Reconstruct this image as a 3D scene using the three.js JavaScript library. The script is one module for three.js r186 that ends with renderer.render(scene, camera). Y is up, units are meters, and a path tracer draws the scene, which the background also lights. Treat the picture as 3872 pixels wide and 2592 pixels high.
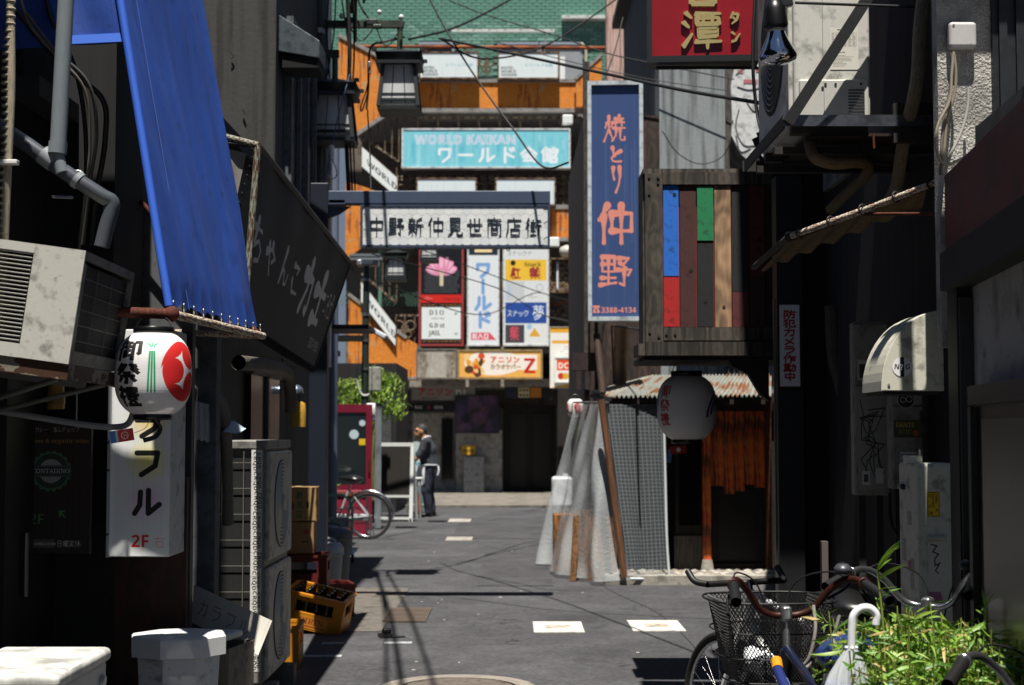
import * as THREE from 'three';
import { mergeGeometries, mergeVertices } from 'three/addons/utils/BufferGeometryUtils.js';
import { RoundedBoxGeometry } from 'three/addons/geometries/RoundedBoxGeometry.js';

// ---------------------------------------------------------------- camera, sky, sun, exposure
const scene = new THREE.Scene();
const camera = new THREE.PerspectiveCamera(25.5, 1024 / 685, 0.1, 400);
camera.position.set(0, 1.55, 0);
camera.rotation.x = 0.05938;
camera.focus = 6.2;
camera.userData.fStop = 4.6;
const renderer = new THREE.WebGLRenderer();
renderer.toneMapping = THREE.LinearToneMapping;
renderer.toneMappingExposure = 1.72;
renderer.shadowMap.enabled = true;
{ // clear summer sky: pale at the horizon, blue overhead
  const W = 64, H = 32, d = new Float32Array(W * H * 4);
  for (let j = 0; j < H; j++) for (let i = 0; i < W; i++) {
    const e = Math.max(0, Math.sin(((j + 0.5) / H - 0.5) * Math.PI)), k = Math.pow(e, 0.55), o = (j * W + i) * 4;
    d[o] = 0.62 + (0.16 - 0.62) * k; d[o + 1] = 0.72 + (0.30 - 0.72) * k; d[o + 2] = 0.84 + (0.62 - 0.84) * k; d[o + 3] = 1;
  }
  const t = new THREE.DataTexture(d, W, H, THREE.RGBAFormat, THREE.FloatType);
  t.mapping = THREE.EquirectangularReflectionMapping; t.magFilter = THREE.LinearFilter; t.needsUpdate = true;
  scene.background = t; scene.environment = t; scene.backgroundIntensity = 0.2; scene.environmentIntensity = 0.2;
}
const sun = new THREE.DirectionalLight(new THREE.Color(1, 0.95, 0.87), 4.8);
sun.position.set(-0.6, 37.8, 13 - 15); sun.target.position.set(0, 0, -15);
sun.castShadow = true; sun.shadow.mapSize.set(4096, 4096); sun.shadow.radius = 1;
Object.assign(sun.shadow.camera, { left: -22, right: 22, top: 30, bottom: -30, near: 1, far: 80 });
scene.add(sun, sun.target);

// ---------------------------------------------------------------- helpers
let seed = 7;
const rnd = (a = 0, b = 1) => { seed = (seed * 1664525 + 1013904223) >>> 0; return a + (b - a) * seed / 4294967296; };
const V = (a) => new THREE.Vector3(a[0], a[1], a[2]);
const PI = Math.PI;
const add = (a, b) => [a[0] + b[0], a[1] + b[1], a[2] + b[2]];
const mix = (a, b, t) => [a[0] + (b[0] - a[0]) * t, a[1] + (b[1] - a[1]) * t, a[2] + (b[2] - a[2]) * t];
const used = {};
const numbered = (n) => { used[n] = (used[n] ?? -1) + 1; return used[n] ? n + '_' + String(used[n]).padStart(3, '0') : n; };
// uv in metres from the dominant direction of each face
function metres(g) {
  g = g.index ? g.toNonIndexed() : g;
  const p = g.attributes.position, n = p.count, uv = new Float32Array(n * 2), a = new THREE.Vector3(), b = new THREE.Vector3(), c = new THREE.Vector3();
  for (let i = 0; i < n; i += 3) {
    a.fromBufferAttribute(p, i); b.fromBufferAttribute(p, i + 1).sub(a); c.fromBufferAttribute(p, i + 2).sub(a); b.cross(c);
    const x = Math.abs(b.x), y = Math.abs(b.y), z = Math.abs(b.z);
    for (let k = i; k < i + 3; k++) {
      const X = p.getX(k), Y = p.getY(k), Z = p.getZ(k);
      if (x >= y && x >= z) { uv[k * 2] = Z; uv[k * 2 + 1] = Y; } else if (y >= z) { uv[k * 2] = X; uv[k * 2 + 1] = Z; } else { uv[k * 2] = X; uv[k * 2 + 1] = Y; }
    }
  }
  g.setAttribute('uv', new THREE.BufferAttribute(uv, 2));
  return g;
}
const clean = (g) => { for (const k of Object.keys(g.attributes)) if (!['position', 'normal', 'uv'].includes(k)) g.deleteAttribute(k); return g.index ? g.toNonIndexed() : g; };
const merge = (l) => mergeGeometries(l.map(clean));
const put = (g, x = 0, y = 0, z = 0, rx = 0, ry = 0, rz = 0) => g.applyMatrix4(new THREE.Matrix4().compose(new THREE.Vector3(x, y, z), new THREE.Quaternion().setFromEuler(new THREE.Euler(rx, ry, rz)), new THREE.Vector3(1, 1, 1)));
const bx = (w, h, d, ...at) => put(metres(new THREE.BoxGeometry(w, h, d)), ...at);
const rb = (w, h, d, r = 0.01, ...at) => put(metres(new RoundedBoxGeometry(w, h, d, 2, Math.min(r, w / 2.1, h / 2.1, d / 2.1))), ...at);
const cyl = (r1, r2, h, s, ...at) => put(new THREE.CylinderGeometry(r1, r2, h, s), ...at);
const sph = (r, ...at) => put(new THREE.SphereGeometry(r, 20, 14), ...at);
const tor = (R, r, s, arc, ...at) => put(new THREE.TorusGeometry(R, r, 8, s, arc), ...at);
const lathe = (pts, s = 24, ...at) => put(new THREE.LatheGeometry(pts.map((q) => new THREE.Vector2(q[0], q[1])), s), ...at);
const tube = (pts, r, n = 0, s = 6, closed = false) => clean(new THREE.TubeGeometry(new THREE.CatmullRomCurve3(pts.map(V), closed, 'centripetal'), n || pts.length * 6, r, s, closed));
function align(g, p, q) { // geometry along +y, from p to q
  const a = V(p), b = V(q), d = b.clone().sub(a), m = new THREE.Matrix4().compose(a.add(b).multiplyScalar(0.5), new THREE.Quaternion().setFromUnitVectors(new THREE.Vector3(0, 1, 0), d.clone().normalize()), new THREE.Vector3(1, 1, 1));
  return g.applyMatrix4(m);
}
const len = (p, q) => V(p).distanceTo(V(q));
const rod = (p, q, r, s = 8, r2 = r) => align(new THREE.CylinderGeometry(r2, r, len(p, q), s), p, q);
const bar = (p, q, w, h) => align(metres(new THREE.BoxGeometry(w, len(p, q), h)), p, q);
const ext = (pts, depth, bevel = 0, ...at) => { // outline in x,y, extruded along z
  const s = new THREE.Shape(pts.map((q) => new THREE.Vector2(q[0], q[1])));
  return put(metres(new THREE.ExtrudeGeometry(s, { depth, bevelEnabled: bevel > 0, bevelSize: bevel, bevelThickness: bevel, bevelSegments: 2, curveSegments: 12 })), ...at);
};
function patch(a, b, c, d, nu, nv, fn) { // a-b bottom, d-c top; fn moves a point along the normal
  const g = new THREE.PlaneGeometry(1, 1, nu, nv), p = g.attributes.position, uv = g.attributes.uv;
  const n = V(b).sub(V(a)).cross(V(d).sub(V(a))).normalize();
  for (let i = 0; i < p.count; i++) {
    const u = uv.getX(i), v = uv.getY(i), q = mix(mix(a, b, u), mix(d, c, u), v), k = fn ? fn(u, v) : 0;
    p.setXYZ(i, q[0] + n.x * k, q[1] + n.y * k, q[2] + n.z * k);
  }
  g.computeVertexNormals();
  return g;
}
function thing(name, label, category, at = [0, 0, 0], turn = 0, group) {
  const o = new THREE.Group(); o.name = numbered(name); o.position.set(...at); o.rotation.y = turn;
  o.userData = { label, category }; if (group) o.userData.group = group;
  scene.add(o); return o;
}
function part(name, g, m, parent, at, rot) {
  if (Array.isArray(g)) g = merge(g);
  const o = new THREE.Mesh(g, m); o.name = name; o.castShadow = o.receiveShadow = true;
  if (at) o.position.set(...at); if (rot) o.rotation.set(...rot);
  parent.add(o); return o;
}
const each = (name, list, m, parent) => list.map((g) => part(name, g, m, parent));
function solo(name, label, category, g, m, group) { const o = part(numbered(name), g, m, scene); o.userData = { label, category }; if (group) o.userData.group = group; return o; }
function ground(name, g, m) { const o = part(numbered(name), g, m, scene); o.userData = { kind: 'structure' }; return o; }
function copyOf(o, label, at, turn) { const c = o.clone(); c.name = numbered(o.name.replace(/_\d{3}$/, '')); c.userData = { ...o.userData }; if (label) c.userData.label = label; if (at) c.position.set(...at); if (turn !== undefined) c.rotation.y = turn; scene.add(c); return c; }

// ---------------------------------------------------------------- procedural textures
function lattice(n, s) { const a = new Float32Array(n * n); let q = s * 7919 + 13; for (let i = 0; i < a.length; i++) { q = (q * 1664525 + 1013904223) >>> 0; a[i] = q / 4294967296; } return a; }
function fbm(N, cells, oct, s, ax = 1, ay = 1) { // tileable value noise, 0..1
  const out = new Float32Array(N * N); let amp = 1, tot = 0;
  for (let o = 0; o < oct; o++) {
    const nx = Math.max(1, Math.round(cells * ax * 2 ** o)), ny = Math.max(1, Math.round(cells * ay * 2 ** o)), L = lattice(Math.max(nx, ny), s + o * 31), w = Math.max(nx, ny);
    for (let y = 0; y < N; y++) { const fy = y / N * ny, iy = Math.floor(fy), ty = fy - iy, sy = ty * ty * (3 - 2 * ty);
      for (let x = 0; x < N; x++) { const fx = x / N * nx, ix = Math.floor(fx), tx = fx - ix, sx = tx * tx * (3 - 2 * tx);
        const a = L[iy % ny * w + ix % nx], b = L[iy % ny * w + (ix + 1) % nx], c = L[(iy + 1) % ny * w + ix % nx], d = L[(iy + 1) % ny * w + (ix + 1) % nx];
        out[y * N + x] += amp * ((a + (b - a) * sx) * (1 - sy) + (c + (d - c) * sx) * sy); } }
    tot += amp; amp *= 0.5;
  }
  for (let i = 0; i < out.length; i++) out[i] /= tot;
  return out;
}
function texOf(N, fn, srgb = true) {
  const d = new Uint8Array(N * N * 4);
  for (let i = 0; i < N * N; i++) { const c = fn(i, i % N, Math.floor(i / N)); for (let k = 0; k < 3; k++) d[i * 4 + k] = Math.max(0, Math.min(255, (Array.isArray(c) ? c[k] : c) * 255)); d[i * 4 + 3] = 255; }
  const t = new THREE.DataTexture(d, N, N); t.wrapS = t.wrapT = THREE.RepeatWrapping; t.magFilter = t.minFilter = THREE.LinearFilter; if (srgb) t.colorSpace = THREE.SRGBColorSpace; t.needsUpdate = true; return t;
}
const cl = (x, a = 0, b = 1) => Math.max(a, Math.min(b, x));
const ss = (x, a, b) => { const t = cl((x - a) / (b - a)); return t * t * (3 - 2 * t); };
const nFine = fbm(512, 96, 3, 1), nMid = fbm(512, 12, 5, 2), nBig = fbm(512, 4, 6, 3), nStreak = fbm(512, 48, 4, 4, 1, 0.06), nGrain = fbm(512, 40, 4, 5, 1, 0.05), nWarp = fbm(512, 5, 3, 6, 1, 0.4), nBlob = fbm(512, 24, 3, 8);
const at512 = (a, x, y) => a[((y | 0) & 511) * 512 + ((x | 0) & 511)];
const T = {
  grime: texOf(512, (i) => 0.74 + 0.26 * ss(nMid[i] * 0.6 + nBig[i] * 0.4, 0.25, 0.55) - 0.10 * (nFine[i] - 0.5) - 0.12 * ss(nBlob[i], 0.66, 0.8)),
  stain: texOf(512, (i) => 0.95 - 0.22 * ss(nBig[i] * 0.55 + nMid[i] * 0.45, 0.52, 0.66) * (0.5 + nFine[i]) - 0.05 * (nFine[i] - 0.5) - 0.10 * ss(nBlob[i], 0.72, 0.8)),
  cloth: texOf(512, (i) => 0.88 + 0.09 * (nStreak[i] - 0.5) + 0.26 * (nBig[i] - 0.5) - 0.06 * (nFine[i] - 0.5) - 0.10 * ss(nBlob[i], 0.68, 0.8)),
  plain: texOf(512, (i) => 0.93 + 0.10 * (nBig[i] - 0.5) - 0.06 * (nFine[i] - 0.5)),
  streak: texOf(512, (i) => 0.66 + 0.34 * ss(nStreak[i] * 0.75 + nBig[i] * 0.25, 0.25, 0.6) - 0.08 * (nFine[i] - 0.5)),
  wood: texOf(512, (i, x, y) => { const g = at512(nGrain, x + 50 * nWarp[i], y), r = Math.sin((x / 512 * 5 + nWarp[i] * 5 + nBig[i] * 1.5) * PI * 2); return 0.66 + 0.5 * (g - 0.5) + 0.10 * r + 0.2 * (nBig[i] - 0.3); }),
  burnt: texOf(512, (i, x, y) => { const g = ss(at512(nGrain, x + 20 * nWarp[i], y) * 0.5 + nBig[i] * 0.5, 0.36, 0.62), f = ss(nMid[i], 0.3, 0.6); return [0.20 + 0.66 * g, 0.09 + 0.36 * g * (0.75 + 0.25 * f), 0.04 + 0.12 * g]; }),
  rust: texOf(512, (i) => { const k = ss(nMid[i] * 0.7 + nBlob[i] * 0.3, 0.42, 0.58), f = nFine[i]; return [0.30 + 0.30 * k + 0.1 * f, 0.13 + 0.17 * k + 0.06 * f, 0.06 + 0.06 * k]; }),
  flake: texOf(512, (i) => { const k = ss(nMid[i] * 0.6 + nBlob[i] * 0.4, 0.47, 0.53); const f = nFine[i] * 0.2; return k > 0.5 ? [0.72 + f, 0.70 + f, 0.64 + f] : [0.34 + f, 0.19 + f * 0.6, 0.10]; }),
  roof: texOf(512, (i) => { const k = ss(nBig[i] * 0.6 + nStreak[i] * 0.5, 0.53, 0.66), f = nFine[i] * 0.14; return [0.50 + f - 0.06 * k, 0.51 + f - 0.24 * k, 0.48 + f - 0.32 * k]; }),
  asphalt: texOf(512, (i) => 0.78 + 0.9 * (nFine[i] - 0.5) + 0.20 * (nBig[i] - 0.5) - 0.2 * ss(nBlob[i], 0.74, 0.8)),
  dirt: texOf(512, (i) => 0.82 + 0.36 * (nBig[i] - 0.5) + 0.16 * (nMid[i] - 0.5)),
  orange: texOf(512, (i) => { const k = nFine[i] - 0.5, s = ss(nStreak[i] * 0.5 + nBig[i] * 0.5, 0.30, 0.46), c = ss(nBlob[i] * 0.4 + nMid[i] * 0.6, 0.62, 0.66); return [0.83 + 0.2 * k - 0.28 * (1 - s) - 0.1 * c, 0.50 + 0.16 * k - 0.24 * (1 - s) + 0.06 * c, 0.16 + 0.10 * k - 0.06 * (1 - s) + 0.22 * c]; }),
};
const BUMP = { fine: texOf(512, (i) => nFine[i] * 0.6 + nMid[i] * 0.4, false), stucco: texOf(512, (i) => ss(nBlob[i], 0.3, 0.75), false), wood: texOf(512, (i, x, y) => at512(nGrain, x + 50 * nWarp[i], y), false), weave: texOf(64, (i, x, y) => 0.5 + 0.25 * Math.sin(x / 64 * PI * 32) + 0.25 * Math.sin(y / 64 * PI * 32), false) };
const sized = {};
function tx(t, size, angle = 0) { const k = t.uuid + size + angle; if (!sized[k]) { const c = t.clone(); c.repeat.set(1 / size, 1 / size); c.rotation = angle; c.needsUpdate = true; sized[k] = c; } return sized[k]; }
const mats = {};
// mt(colour, { t: texture, s: size in metres, r: roughness, m: metalness, b: bump, bs: bump height, d: double sided })
function mt(c, o = {}) {
  const k = c + JSON.stringify(o); if (mats[k]) return mats[k];
  const p = { color: c, roughness: o.r ?? 0.75, metalness: o.m ?? 0 };
  if (o.t) p.map = tx(T[o.t], o.s ?? 1, o.a ?? 0);
  if (o.b) { p.bumpMap = tx(BUMP[o.b], o.s2 ?? o.s ?? 1, o.a ?? 0); p.bumpScale = o.bs ?? 0.003; }
  if (o.d) p.side = THREE.DoubleSide;
  if (o.tr) { p.transmission = o.tr; p.thickness = 0; }
  if (o.op !== undefined) { p.transparent = true; p.opacity = o.op; }
  if (o.cc) { p.clearcoat = o.cc; p.clearcoatRoughness = 0.15; }
  if (o.f) p.flatShading = true;
  return mats[k] = new THREE.MeshPhysicalMaterial(p);
}
function canvas(w, h, draw, o = {}) { // material with a printed picture, uv 0..1
  const c = document.createElement('canvas'); c.width = w; c.height = h; const g = c.getContext('2d'); draw(g, w, h);
  const t = new THREE.CanvasTexture(c); t.colorSpace = THREE.SRGBColorSpace; t.magFilter = THREE.LinearFilter; t.anisotropy = 8;
  return new THREE.MeshPhysicalMaterial({ map: t, roughness: o.r ?? 0.5, side: o.d ? THREE.DoubleSide : THREE.FrontSide, ...(o.x ?? {}) });
}
const plane = (w, h, ...at) => put(new THREE.PlaneGeometry(w, h), ...at);
// weather marks on a print: faint vertical run marks and specks with a grain of their own
function weather(g, w, h, k = 0.12, c = '60,50,40') { for (let i = 0; i < w / 7; i++) { const x = rnd(0, w), y = rnd(-h * 0.2, h * 0.6), l = rnd(0.1, 0.7) * h; g.fillStyle = `rgba(${c},${rnd(0, k)})`; g.fillRect(x, y, rnd(1, w / 90 + 1), l); } for (let i = 0; i < w * h / 900; i++) { g.fillStyle = `rgba(${c},${rnd(0, k * 1.5)})`; g.fillRect(rnd(0, w), rnd(0, h), rnd(1, 2.6), rnd(1, 2.6)); } }

// ---------------------------------------------------------------- brush-stroke letters: each stroke is a row of points xxyy on a 100 by 100 field
const GLYPH = {
  '中': '5004 5098/1524 1562/1524 8524 8562/1562 8562', '野': '1008 4608 4650 1050 1008/1029 4629/2808 2885/0868 4868/0488 5082/5812 8812 7230/6226 8040/5445 9545 8660/7445 7490 6284',
  '新': '2604 2614/0814 4614/1420 2034/4020 3434/0438 5038/0656 4856/2738 2796/2660 0684/2860 4678/8606 5818/5818 5660 5094/5842 9642/7842 7898', '仲': '2804 0640/1830 1898/4024 4068/4024 9424 9468/4068 9468/6604 6698',
  '見': '2206 2264/2206 7806 7864/2225 7825/2244 7844/2264 7864/3866 3082 0896/6266 6288 7095 9493 9480', '世': '0438 9638/2412 2490 9090/5008 5066/7808 7866/5066 7866',
  '商': '5002 5012/0812 9212/3218 3830/6818 6230/1234 1298/1234 8834 8894 8096/4040 3050/6040 7250/3260 3284/3260 6860 6884/3284 6884', '店': '5002 5014/1214 9414/1414 1460 0496/5424 5460/5440 8840/3262 3294/3262 8262 8294/3292 8292',
  '街': '2204 0828/2230 0454/1644 1698/4812 4844/3426 6226/3244 6444/4852 4890/3464 6264/3092 6690/7216 9616/6840 9840/8440 8490 7690', '御': '2004 0626/2228 0652/1442 1498/3606 2824/3216 6016/2834 6234/4616 4674/4652 6052/3448 3478/2880 6272/6814 6898/6814 9214 9264 8470',
  '祭': '3004 0840/2414 4614 3040 0856/2024 3032/1436 2644/6008 9040/6616 8616/8616 7030 9454/3450 6650/1864 8264/5064 5094 4090/3070 1890/6870 8490', '禮': '2004 2814/0820 3620 0658/2244 2298/2650 3658/5408 5436/7208 7236/4416 4436/4416 8216 8236/4426 8226/4436 8236/4046 9246/5054 5070/5054 7854 7870/5070 7870/5074 5486/7874 7286/3690 9690',
  '焼': '1830 1046/4228 3644/2606 2650 0496/2656 4690/5414 9014/7204 7226/5028 9428/6020 5640/8020 8440/4848 9648/6050 5676 4094/7650 7686 8492 9690 9680', 'と': '3008 3642 4458/8228 4050 2470 3286 6090 8488', 'り': '2808 2630 3450/6806 7240 6270 4496',
  '防': '1008 1098/1008 3808 2636 3850 3466 1866/6604 6618/4422 9622/6022 5460 4096/5848 8848 8490 7288', '犯': '3606 0832/1410 3050 3090 1896/3444 0670/5014 8614 8650 7252/5014 5086 6092 9492 9476', 'カ': '1228 8628 8080 7092 5888/4604 4250 1494',
  'メ': '7808 5460 1492/2034 8082', 'ラ': '2210 7810/1236 8636 7466 3094', '作': '2804 0640/1830 1898/5006 3440/4626 9626/5826 5898/5848 9048/5870 9070', '動': '4604 1212/0420 5220/2812 2888/1230 4830 4860 1260 1230/1245 4845/0674 5274/0490 5484/6228 9428 9080 8094 7490/7806 7650 5696',
  '会': '5004 0444/5004 9644/2846 7246/1462 8662/4262 2288 8084/6872 8494', '館': '2602 0432/2602 4826/2626 2636/1440 4440 4468 1440/1454 4454/1440 1492 4480/3470 5094/7204 7216/5016 5032/5016 9616 9632/6034 6098/6034 8834 8858 6058/6070 9070 9096 6096',
  'ワ': '1814 1846/1814 8414 7860 4094', 'ー': '0850 9250', 'ル': '2814 2660 0890/5608 5690 9458', 'ド': '3404 3498/3438 8464/6410 7228/8004 8820', 'ち': '1624 7824/4404 2664 6048 8466 7090 3896', 'ゃ': '0850 6034 8652 6066/5824 6440/2830 4896', 'ん': '4604 0896 3456 5060 5690 7888 9460', 'こ': '2418 7418 6034/2060 3088 8486',
  '力': '1028 8628 8080 7292 5888/4604 4250 0896', '士': '5004 5092/0636 9436/1692 8492', '二': '1824 8224/0682 9482', '子': '1810 8010 5234/5234 5490 3892/0450 9650', '紅': '3204 1030 3434/4218 0850 4446/2450 2498/1064 0484/3862 4680/5216 9216/7216 7290/4690 9690',
  '葉': '0414 9614/3002 3024/7002 7024/3828 3846/6228 6246/1030 1056 9056/3846 6246/0436 9636/0468 9668/5056 5098/4468 0896/5668 9496', '夢': '0410 9610/3002 3018/7002 7018/1426 1444/1426 8626 8644/1444 8644/3826 3844/6226 6244/0652 0664/0652 9452 9464/4862 1484/4466 7866 5088 1898/4274 5684',
  'ス': '1812 7812 5650 1492/5256 8690', 'ナ': '0634 9434/5204 5048 1896', 'ッ': '1438 2260/4232 4854/8632 8066 3894', 'ク': '3806 0850/3218 8418 7260 2296', 'ア': '1010 8810 7434 5846/5030 4670 2094', 'ニ': '2024 8024/0680 9480', 'ソ': '1814 3244/8212 7460 3094', 'ン': '1216 4236/1090 4484 9030',
  'オ': '0632 9432/6404 6492 4888/6034 0680', 'ケ': '3206 0854/2832 9432/6632 5876 3096', 'バ': '3024 0880/5624 9282/7006 7820/8402 9216', 'タ': '3806 0852/3220 8420 7262 2296/2842 6466', 'フ': '1414 8614 7860 3092',
  '淡': '1006 2420/0430 1844/0492 2660/4416 4232/8012 7026/6004 6030 3446/6234 9046/4460 4074/8456 7270/6048 6074 3296/6276 9696', '路': '0808 3808 3834 0834 0808/2434 2484/2456 4056/1048 1088/0490 4482/6204 4844/5616 8416 4656/5624 9656/5462 5496/5462 8862 8896 5494 8894',
  '島': '4802 4412/2012 2062/2012 7812 7838/2025 7825/2038 7838/2051 9451/2062 9062 8494 7692/1470 1494 6894/3866 3894/6272 6294', 'レ': '2408 2488 8844', 'ム': '4608 1884 8476/6460 9092', 'チ': '7806 1618/0642 9442/5218 5056 2296', 'ョ': '2436 7636 7690/3062 7662/2290 7690', 'プ': '1016 7216 6662 2694/8404 9214 8224 7614 8404',
  '日': '2406 7606 7694 2494 2406/2450 7650', '曜': '0812 3612 3684 0884 0812/0848 3648/4408 6408 6430/4820 6420/4632 6628/7008 9208 9230/7420 9220/7032 9428/5236 4454/5048 5098/6636 6650/5050 9450/7050 7094/5064 9064/5078 9078/5094 9694', '定': '5002 5014/0814 0830/0814 9214 9230/2438 7838/5038 5090/5062 8262/2856 2478 0496/2070 4890 9692', '休': '2804 0640/1830 1898/4028 9628/6604 6698/6432 3880/6832 9680',
  '右': '0426 9626/4404 3250 0480/3450 3494 8694 8650 3450', '古': '5002 5044/0420 9620/2044 8044 8094 2094 2044', '潭': '1006 2420/0430 1844/0492 2660/3410 9610/5410 5430/7610 7630/3820 3836 9236 9220/3820 9220/4444 8644 8668 4444/4444 4468 8668/4456 8656/3480 9880/6468 6498', '炭': '5002 5026/1608 1626 8426 8408/1036 9236/2836 0880/3052 2466/8050 7262/5644 5270 2496/5466 9096',
  'お': '0626 5626/3004 3084 1486 1666 5850 8460 8086 5692/7012 9026', '入': '3608 5020 0892/5024 9490', '口': '2014 8014 8090 2090 2014', '大': '0634 9434/5204 5048 0896/5240 9496',
};
const strokes = (ch) => (GLYPH[ch] ?? '').split('/').filter(Boolean).map((s) => s.split(' ').map((q) => [+q.slice(0, 2) / 100, +q.slice(2, 4) / 100]));
// draw letters: (x, y) is the top left corner of the first one
function write(g, text, x, y, w, h, o = {}) {
  const dx = o.vertical ? 0 : (o.step ?? w * 1.08), dy = o.vertical ? (o.step ?? h * 1.08) : 0, lw = (o.weight ?? 0.11) * Math.min(w, h);
  g.save(); g.strokeStyle = g.fillStyle = o.color ?? '#111'; g.lineCap = o.cap ?? 'round'; g.lineJoin = 'round';
  [...text].forEach((ch, i) => {
    const ox = x + dx * i, oy = y + dy * i, turn = o.vertical && ch === 'ー';
    for (let s of strokes(ch)) {
      if (turn) s = s.map((q) => [q[1], q[0]]);
      const p = s.map((q) => [ox + q[0] * w, oy + q[1] * h]);
      if (!o.brush) { g.lineWidth = lw; g.beginPath(); p.forEach((q, k) => (k ? g.lineTo(...q) : g.moveTo(...q))); g.stroke(); continue; }
      let L = 0; const seg = []; for (let k = 1; k < p.length; k++) { const l = Math.hypot(p[k][0] - p[k - 1][0], p[k][1] - p[k - 1][1]); seg.push(l); L += l; }
      let run = 0;
      for (let k = 1; k < p.length; k++) { const n = Math.max(2, Math.ceil(seg[k - 1] / lw * 5)); for (let j = 0; j <= n; j++) { const t = (run + seg[k - 1] * j / n) / L, r = lw * (0.62 - 0.40 * t + 0.22 * Math.pow(Math.abs(2 * t - 1), 3)) * (1 + 0.12 * Math.sin(t * 9 + i)); g.beginPath(); g.arc(p[k - 1][0] + (p[k][0] - p[k - 1][0]) * j / n, p[k - 1][1] + (p[k][1] - p[k - 1][1]) * j / n, Math.max(r, lw * 0.2), 0, 7); g.fill(); } run += seg[k - 1]; }
    }
  });
  g.restore();
}
// letters as solid strokes in metres, origin at the top left, thickness along z
function solidLetter(ch, w, h, lw, dep) {
  const out = [];
  for (const s of strokes(ch)) for (let k = 1; k < s.length; k++) {
    const a = [s[k - 1][0] * w, -s[k - 1][1] * h], b = [s[k][0] * w, -s[k][1] * h], l = Math.hypot(b[0] - a[0], b[1] - a[1]), an = Math.atan2(b[1] - a[1], b[0] - a[0]);
    const t0 = lw * 0.62, t1 = lw * (k === s.length - 1 ? 0.34 : 0.55);
    out.push(put(ext([[-lw * 0.35, -t0 * 0.6], [0, -t0], [l, -t1], [l + lw * 0.3, 0], [l, t1], [0, t0]], dep * rnd(0.9, 1.1), 0), a[0], a[1], rnd(0, 0.0015), 0, 0, an));
  }
  return out;
}
const latin = (g, s, x, y, px, color = '#111', font = 'sans-serif', bold = true, align = 'left') => { g.fillStyle = color; g.font = (bold ? 'bold ' : '') + px + 'px ' + font; g.textAlign = align; g.textBaseline = 'alphabetic'; g.fillText(s, x, y); };
const fillAll = (g, w, h, c) => { g.fillStyle = c; g.fillRect(0, 0, w, h); };

// a closed surface round a distance field (naive surface nets)
function surface(f, lo, hi, cell) {
  const n = [0, 1, 2].map((k) => Math.ceil((hi[k] - lo[k]) / cell) + 1), [nx, ny, nz] = n, F = new Float32Array(nx * ny * nz), id = (x, y, z) => x + nx * (y + ny * z);
  for (let z = 0; z < nz; z++) for (let y = 0; y < ny; y++) for (let x = 0; x < nx; x++) F[id(x, y, z)] = f(lo[0] + x * cell, lo[1] + y * cell, lo[2] + z * cell);
  const vi = new Int32Array(nx * ny * nz).fill(-1), pos = [], idx = [];
  for (let z = 0; z < nz - 1; z++) for (let y = 0; y < ny - 1; y++) for (let x = 0; x < nx - 1; x++) {
    let c = 0, px = 0, py = 0, pz = 0;
    const v = []; for (let k = 0; k < 8; k++) v.push(F[id(x + (k & 1), y + (k >> 1 & 1), z + (k >> 2))]);
    if (v.every((q) => q < 0) || v.every((q) => q >= 0)) continue;
    for (let a = 0; a < 8; a++) for (const b of [a | 1, a | 2, a | 4]) if (b !== a && (v[a] < 0) !== (v[b] < 0)) { const t = v[a] / (v[a] - v[b]); px += (a & 1) + t * ((b & 1) - (a & 1)); py += (a >> 1 & 1) + t * ((b >> 1 & 1) - (a >> 1 & 1)); pz += (a >> 2) + t * ((b >> 2) - (a >> 2)); c++; }
    vi[id(x, y, z)] = pos.length / 3; pos.push(lo[0] + (x + px / c) * cell, lo[1] + (y + py / c) * cell, lo[2] + (z + pz / c) * cell);
  }
  const quad = (a, b, c, d, flip) => { if (a < 0 || b < 0 || c < 0 || d < 0) return; flip ? idx.push(a, c, b, a, d, c) : idx.push(a, b, c, a, c, d); };
  for (let z = 1; z < nz - 1; z++) for (let y = 1; y < ny - 1; y++) for (let x = 1; x < nx - 1; x++) {
    const i = F[id(x, y, z)] < 0;
    if (i !== F[id(x + 1, y, z)] < 0) quad(vi[id(x, y - 1, z - 1)], vi[id(x, y, z - 1)], vi[id(x, y, z)], vi[id(x, y - 1, z)], !i);
    if (i !== F[id(x, y + 1, z)] < 0) quad(vi[id(x - 1, y, z - 1)], vi[id(x - 1, y, z)], vi[id(x, y, z)], vi[id(x, y, z - 1)], !i);
    if (i !== F[id(x, y, z + 1)] < 0) quad(vi[id(x - 1, y - 1, z)], vi[id(x, y - 1, z)], vi[id(x, y, z)], vi[id(x - 1, y, z)], !i);
  }
  const g = new THREE.BufferGeometry(); g.setAttribute('position', new THREE.Float32BufferAttribute(pos, 3)); g.setIndex(idx); g.computeVertexNormals();
  g.setAttribute('uv', new THREE.Float32BufferAttribute(new Float32Array(pos.length / 3 * 2), 2));
  return g;
}
const capsule = (a, b, ra, rb_) => (x, y, z) => { const bxx = b[0] - a[0], by = b[1] - a[1], bz = b[2] - a[2], t = cl(((x - a[0]) * bxx + (y - a[1]) * by + (z - a[2]) * bz) / (bxx * bxx + by * by + bz * bz + 1e-9)); return Math.hypot(x - a[0] - bxx * t, y - a[1] - by * t, z - a[2] - bz * t) - (ra + (rb_ - ra) * t); };
const blob = (c, r) => (x, y, z) => { const k = Math.hypot((x - c[0]) / r[0], (y - c[1]) / r[1], (z - c[2]) / r[2]); return (k - 1) * Math.min(...r); };
const smin = (a, b, k) => { const h = Math.max(k - Math.abs(a - b), 0) / k; return Math.min(a, b) - h * h * k * 0.25; };
const union = (l, k) => (x, y, z) => { let d = 9; for (const f of l) d = smin(d, f(x, y, z), k); return d; };

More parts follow.
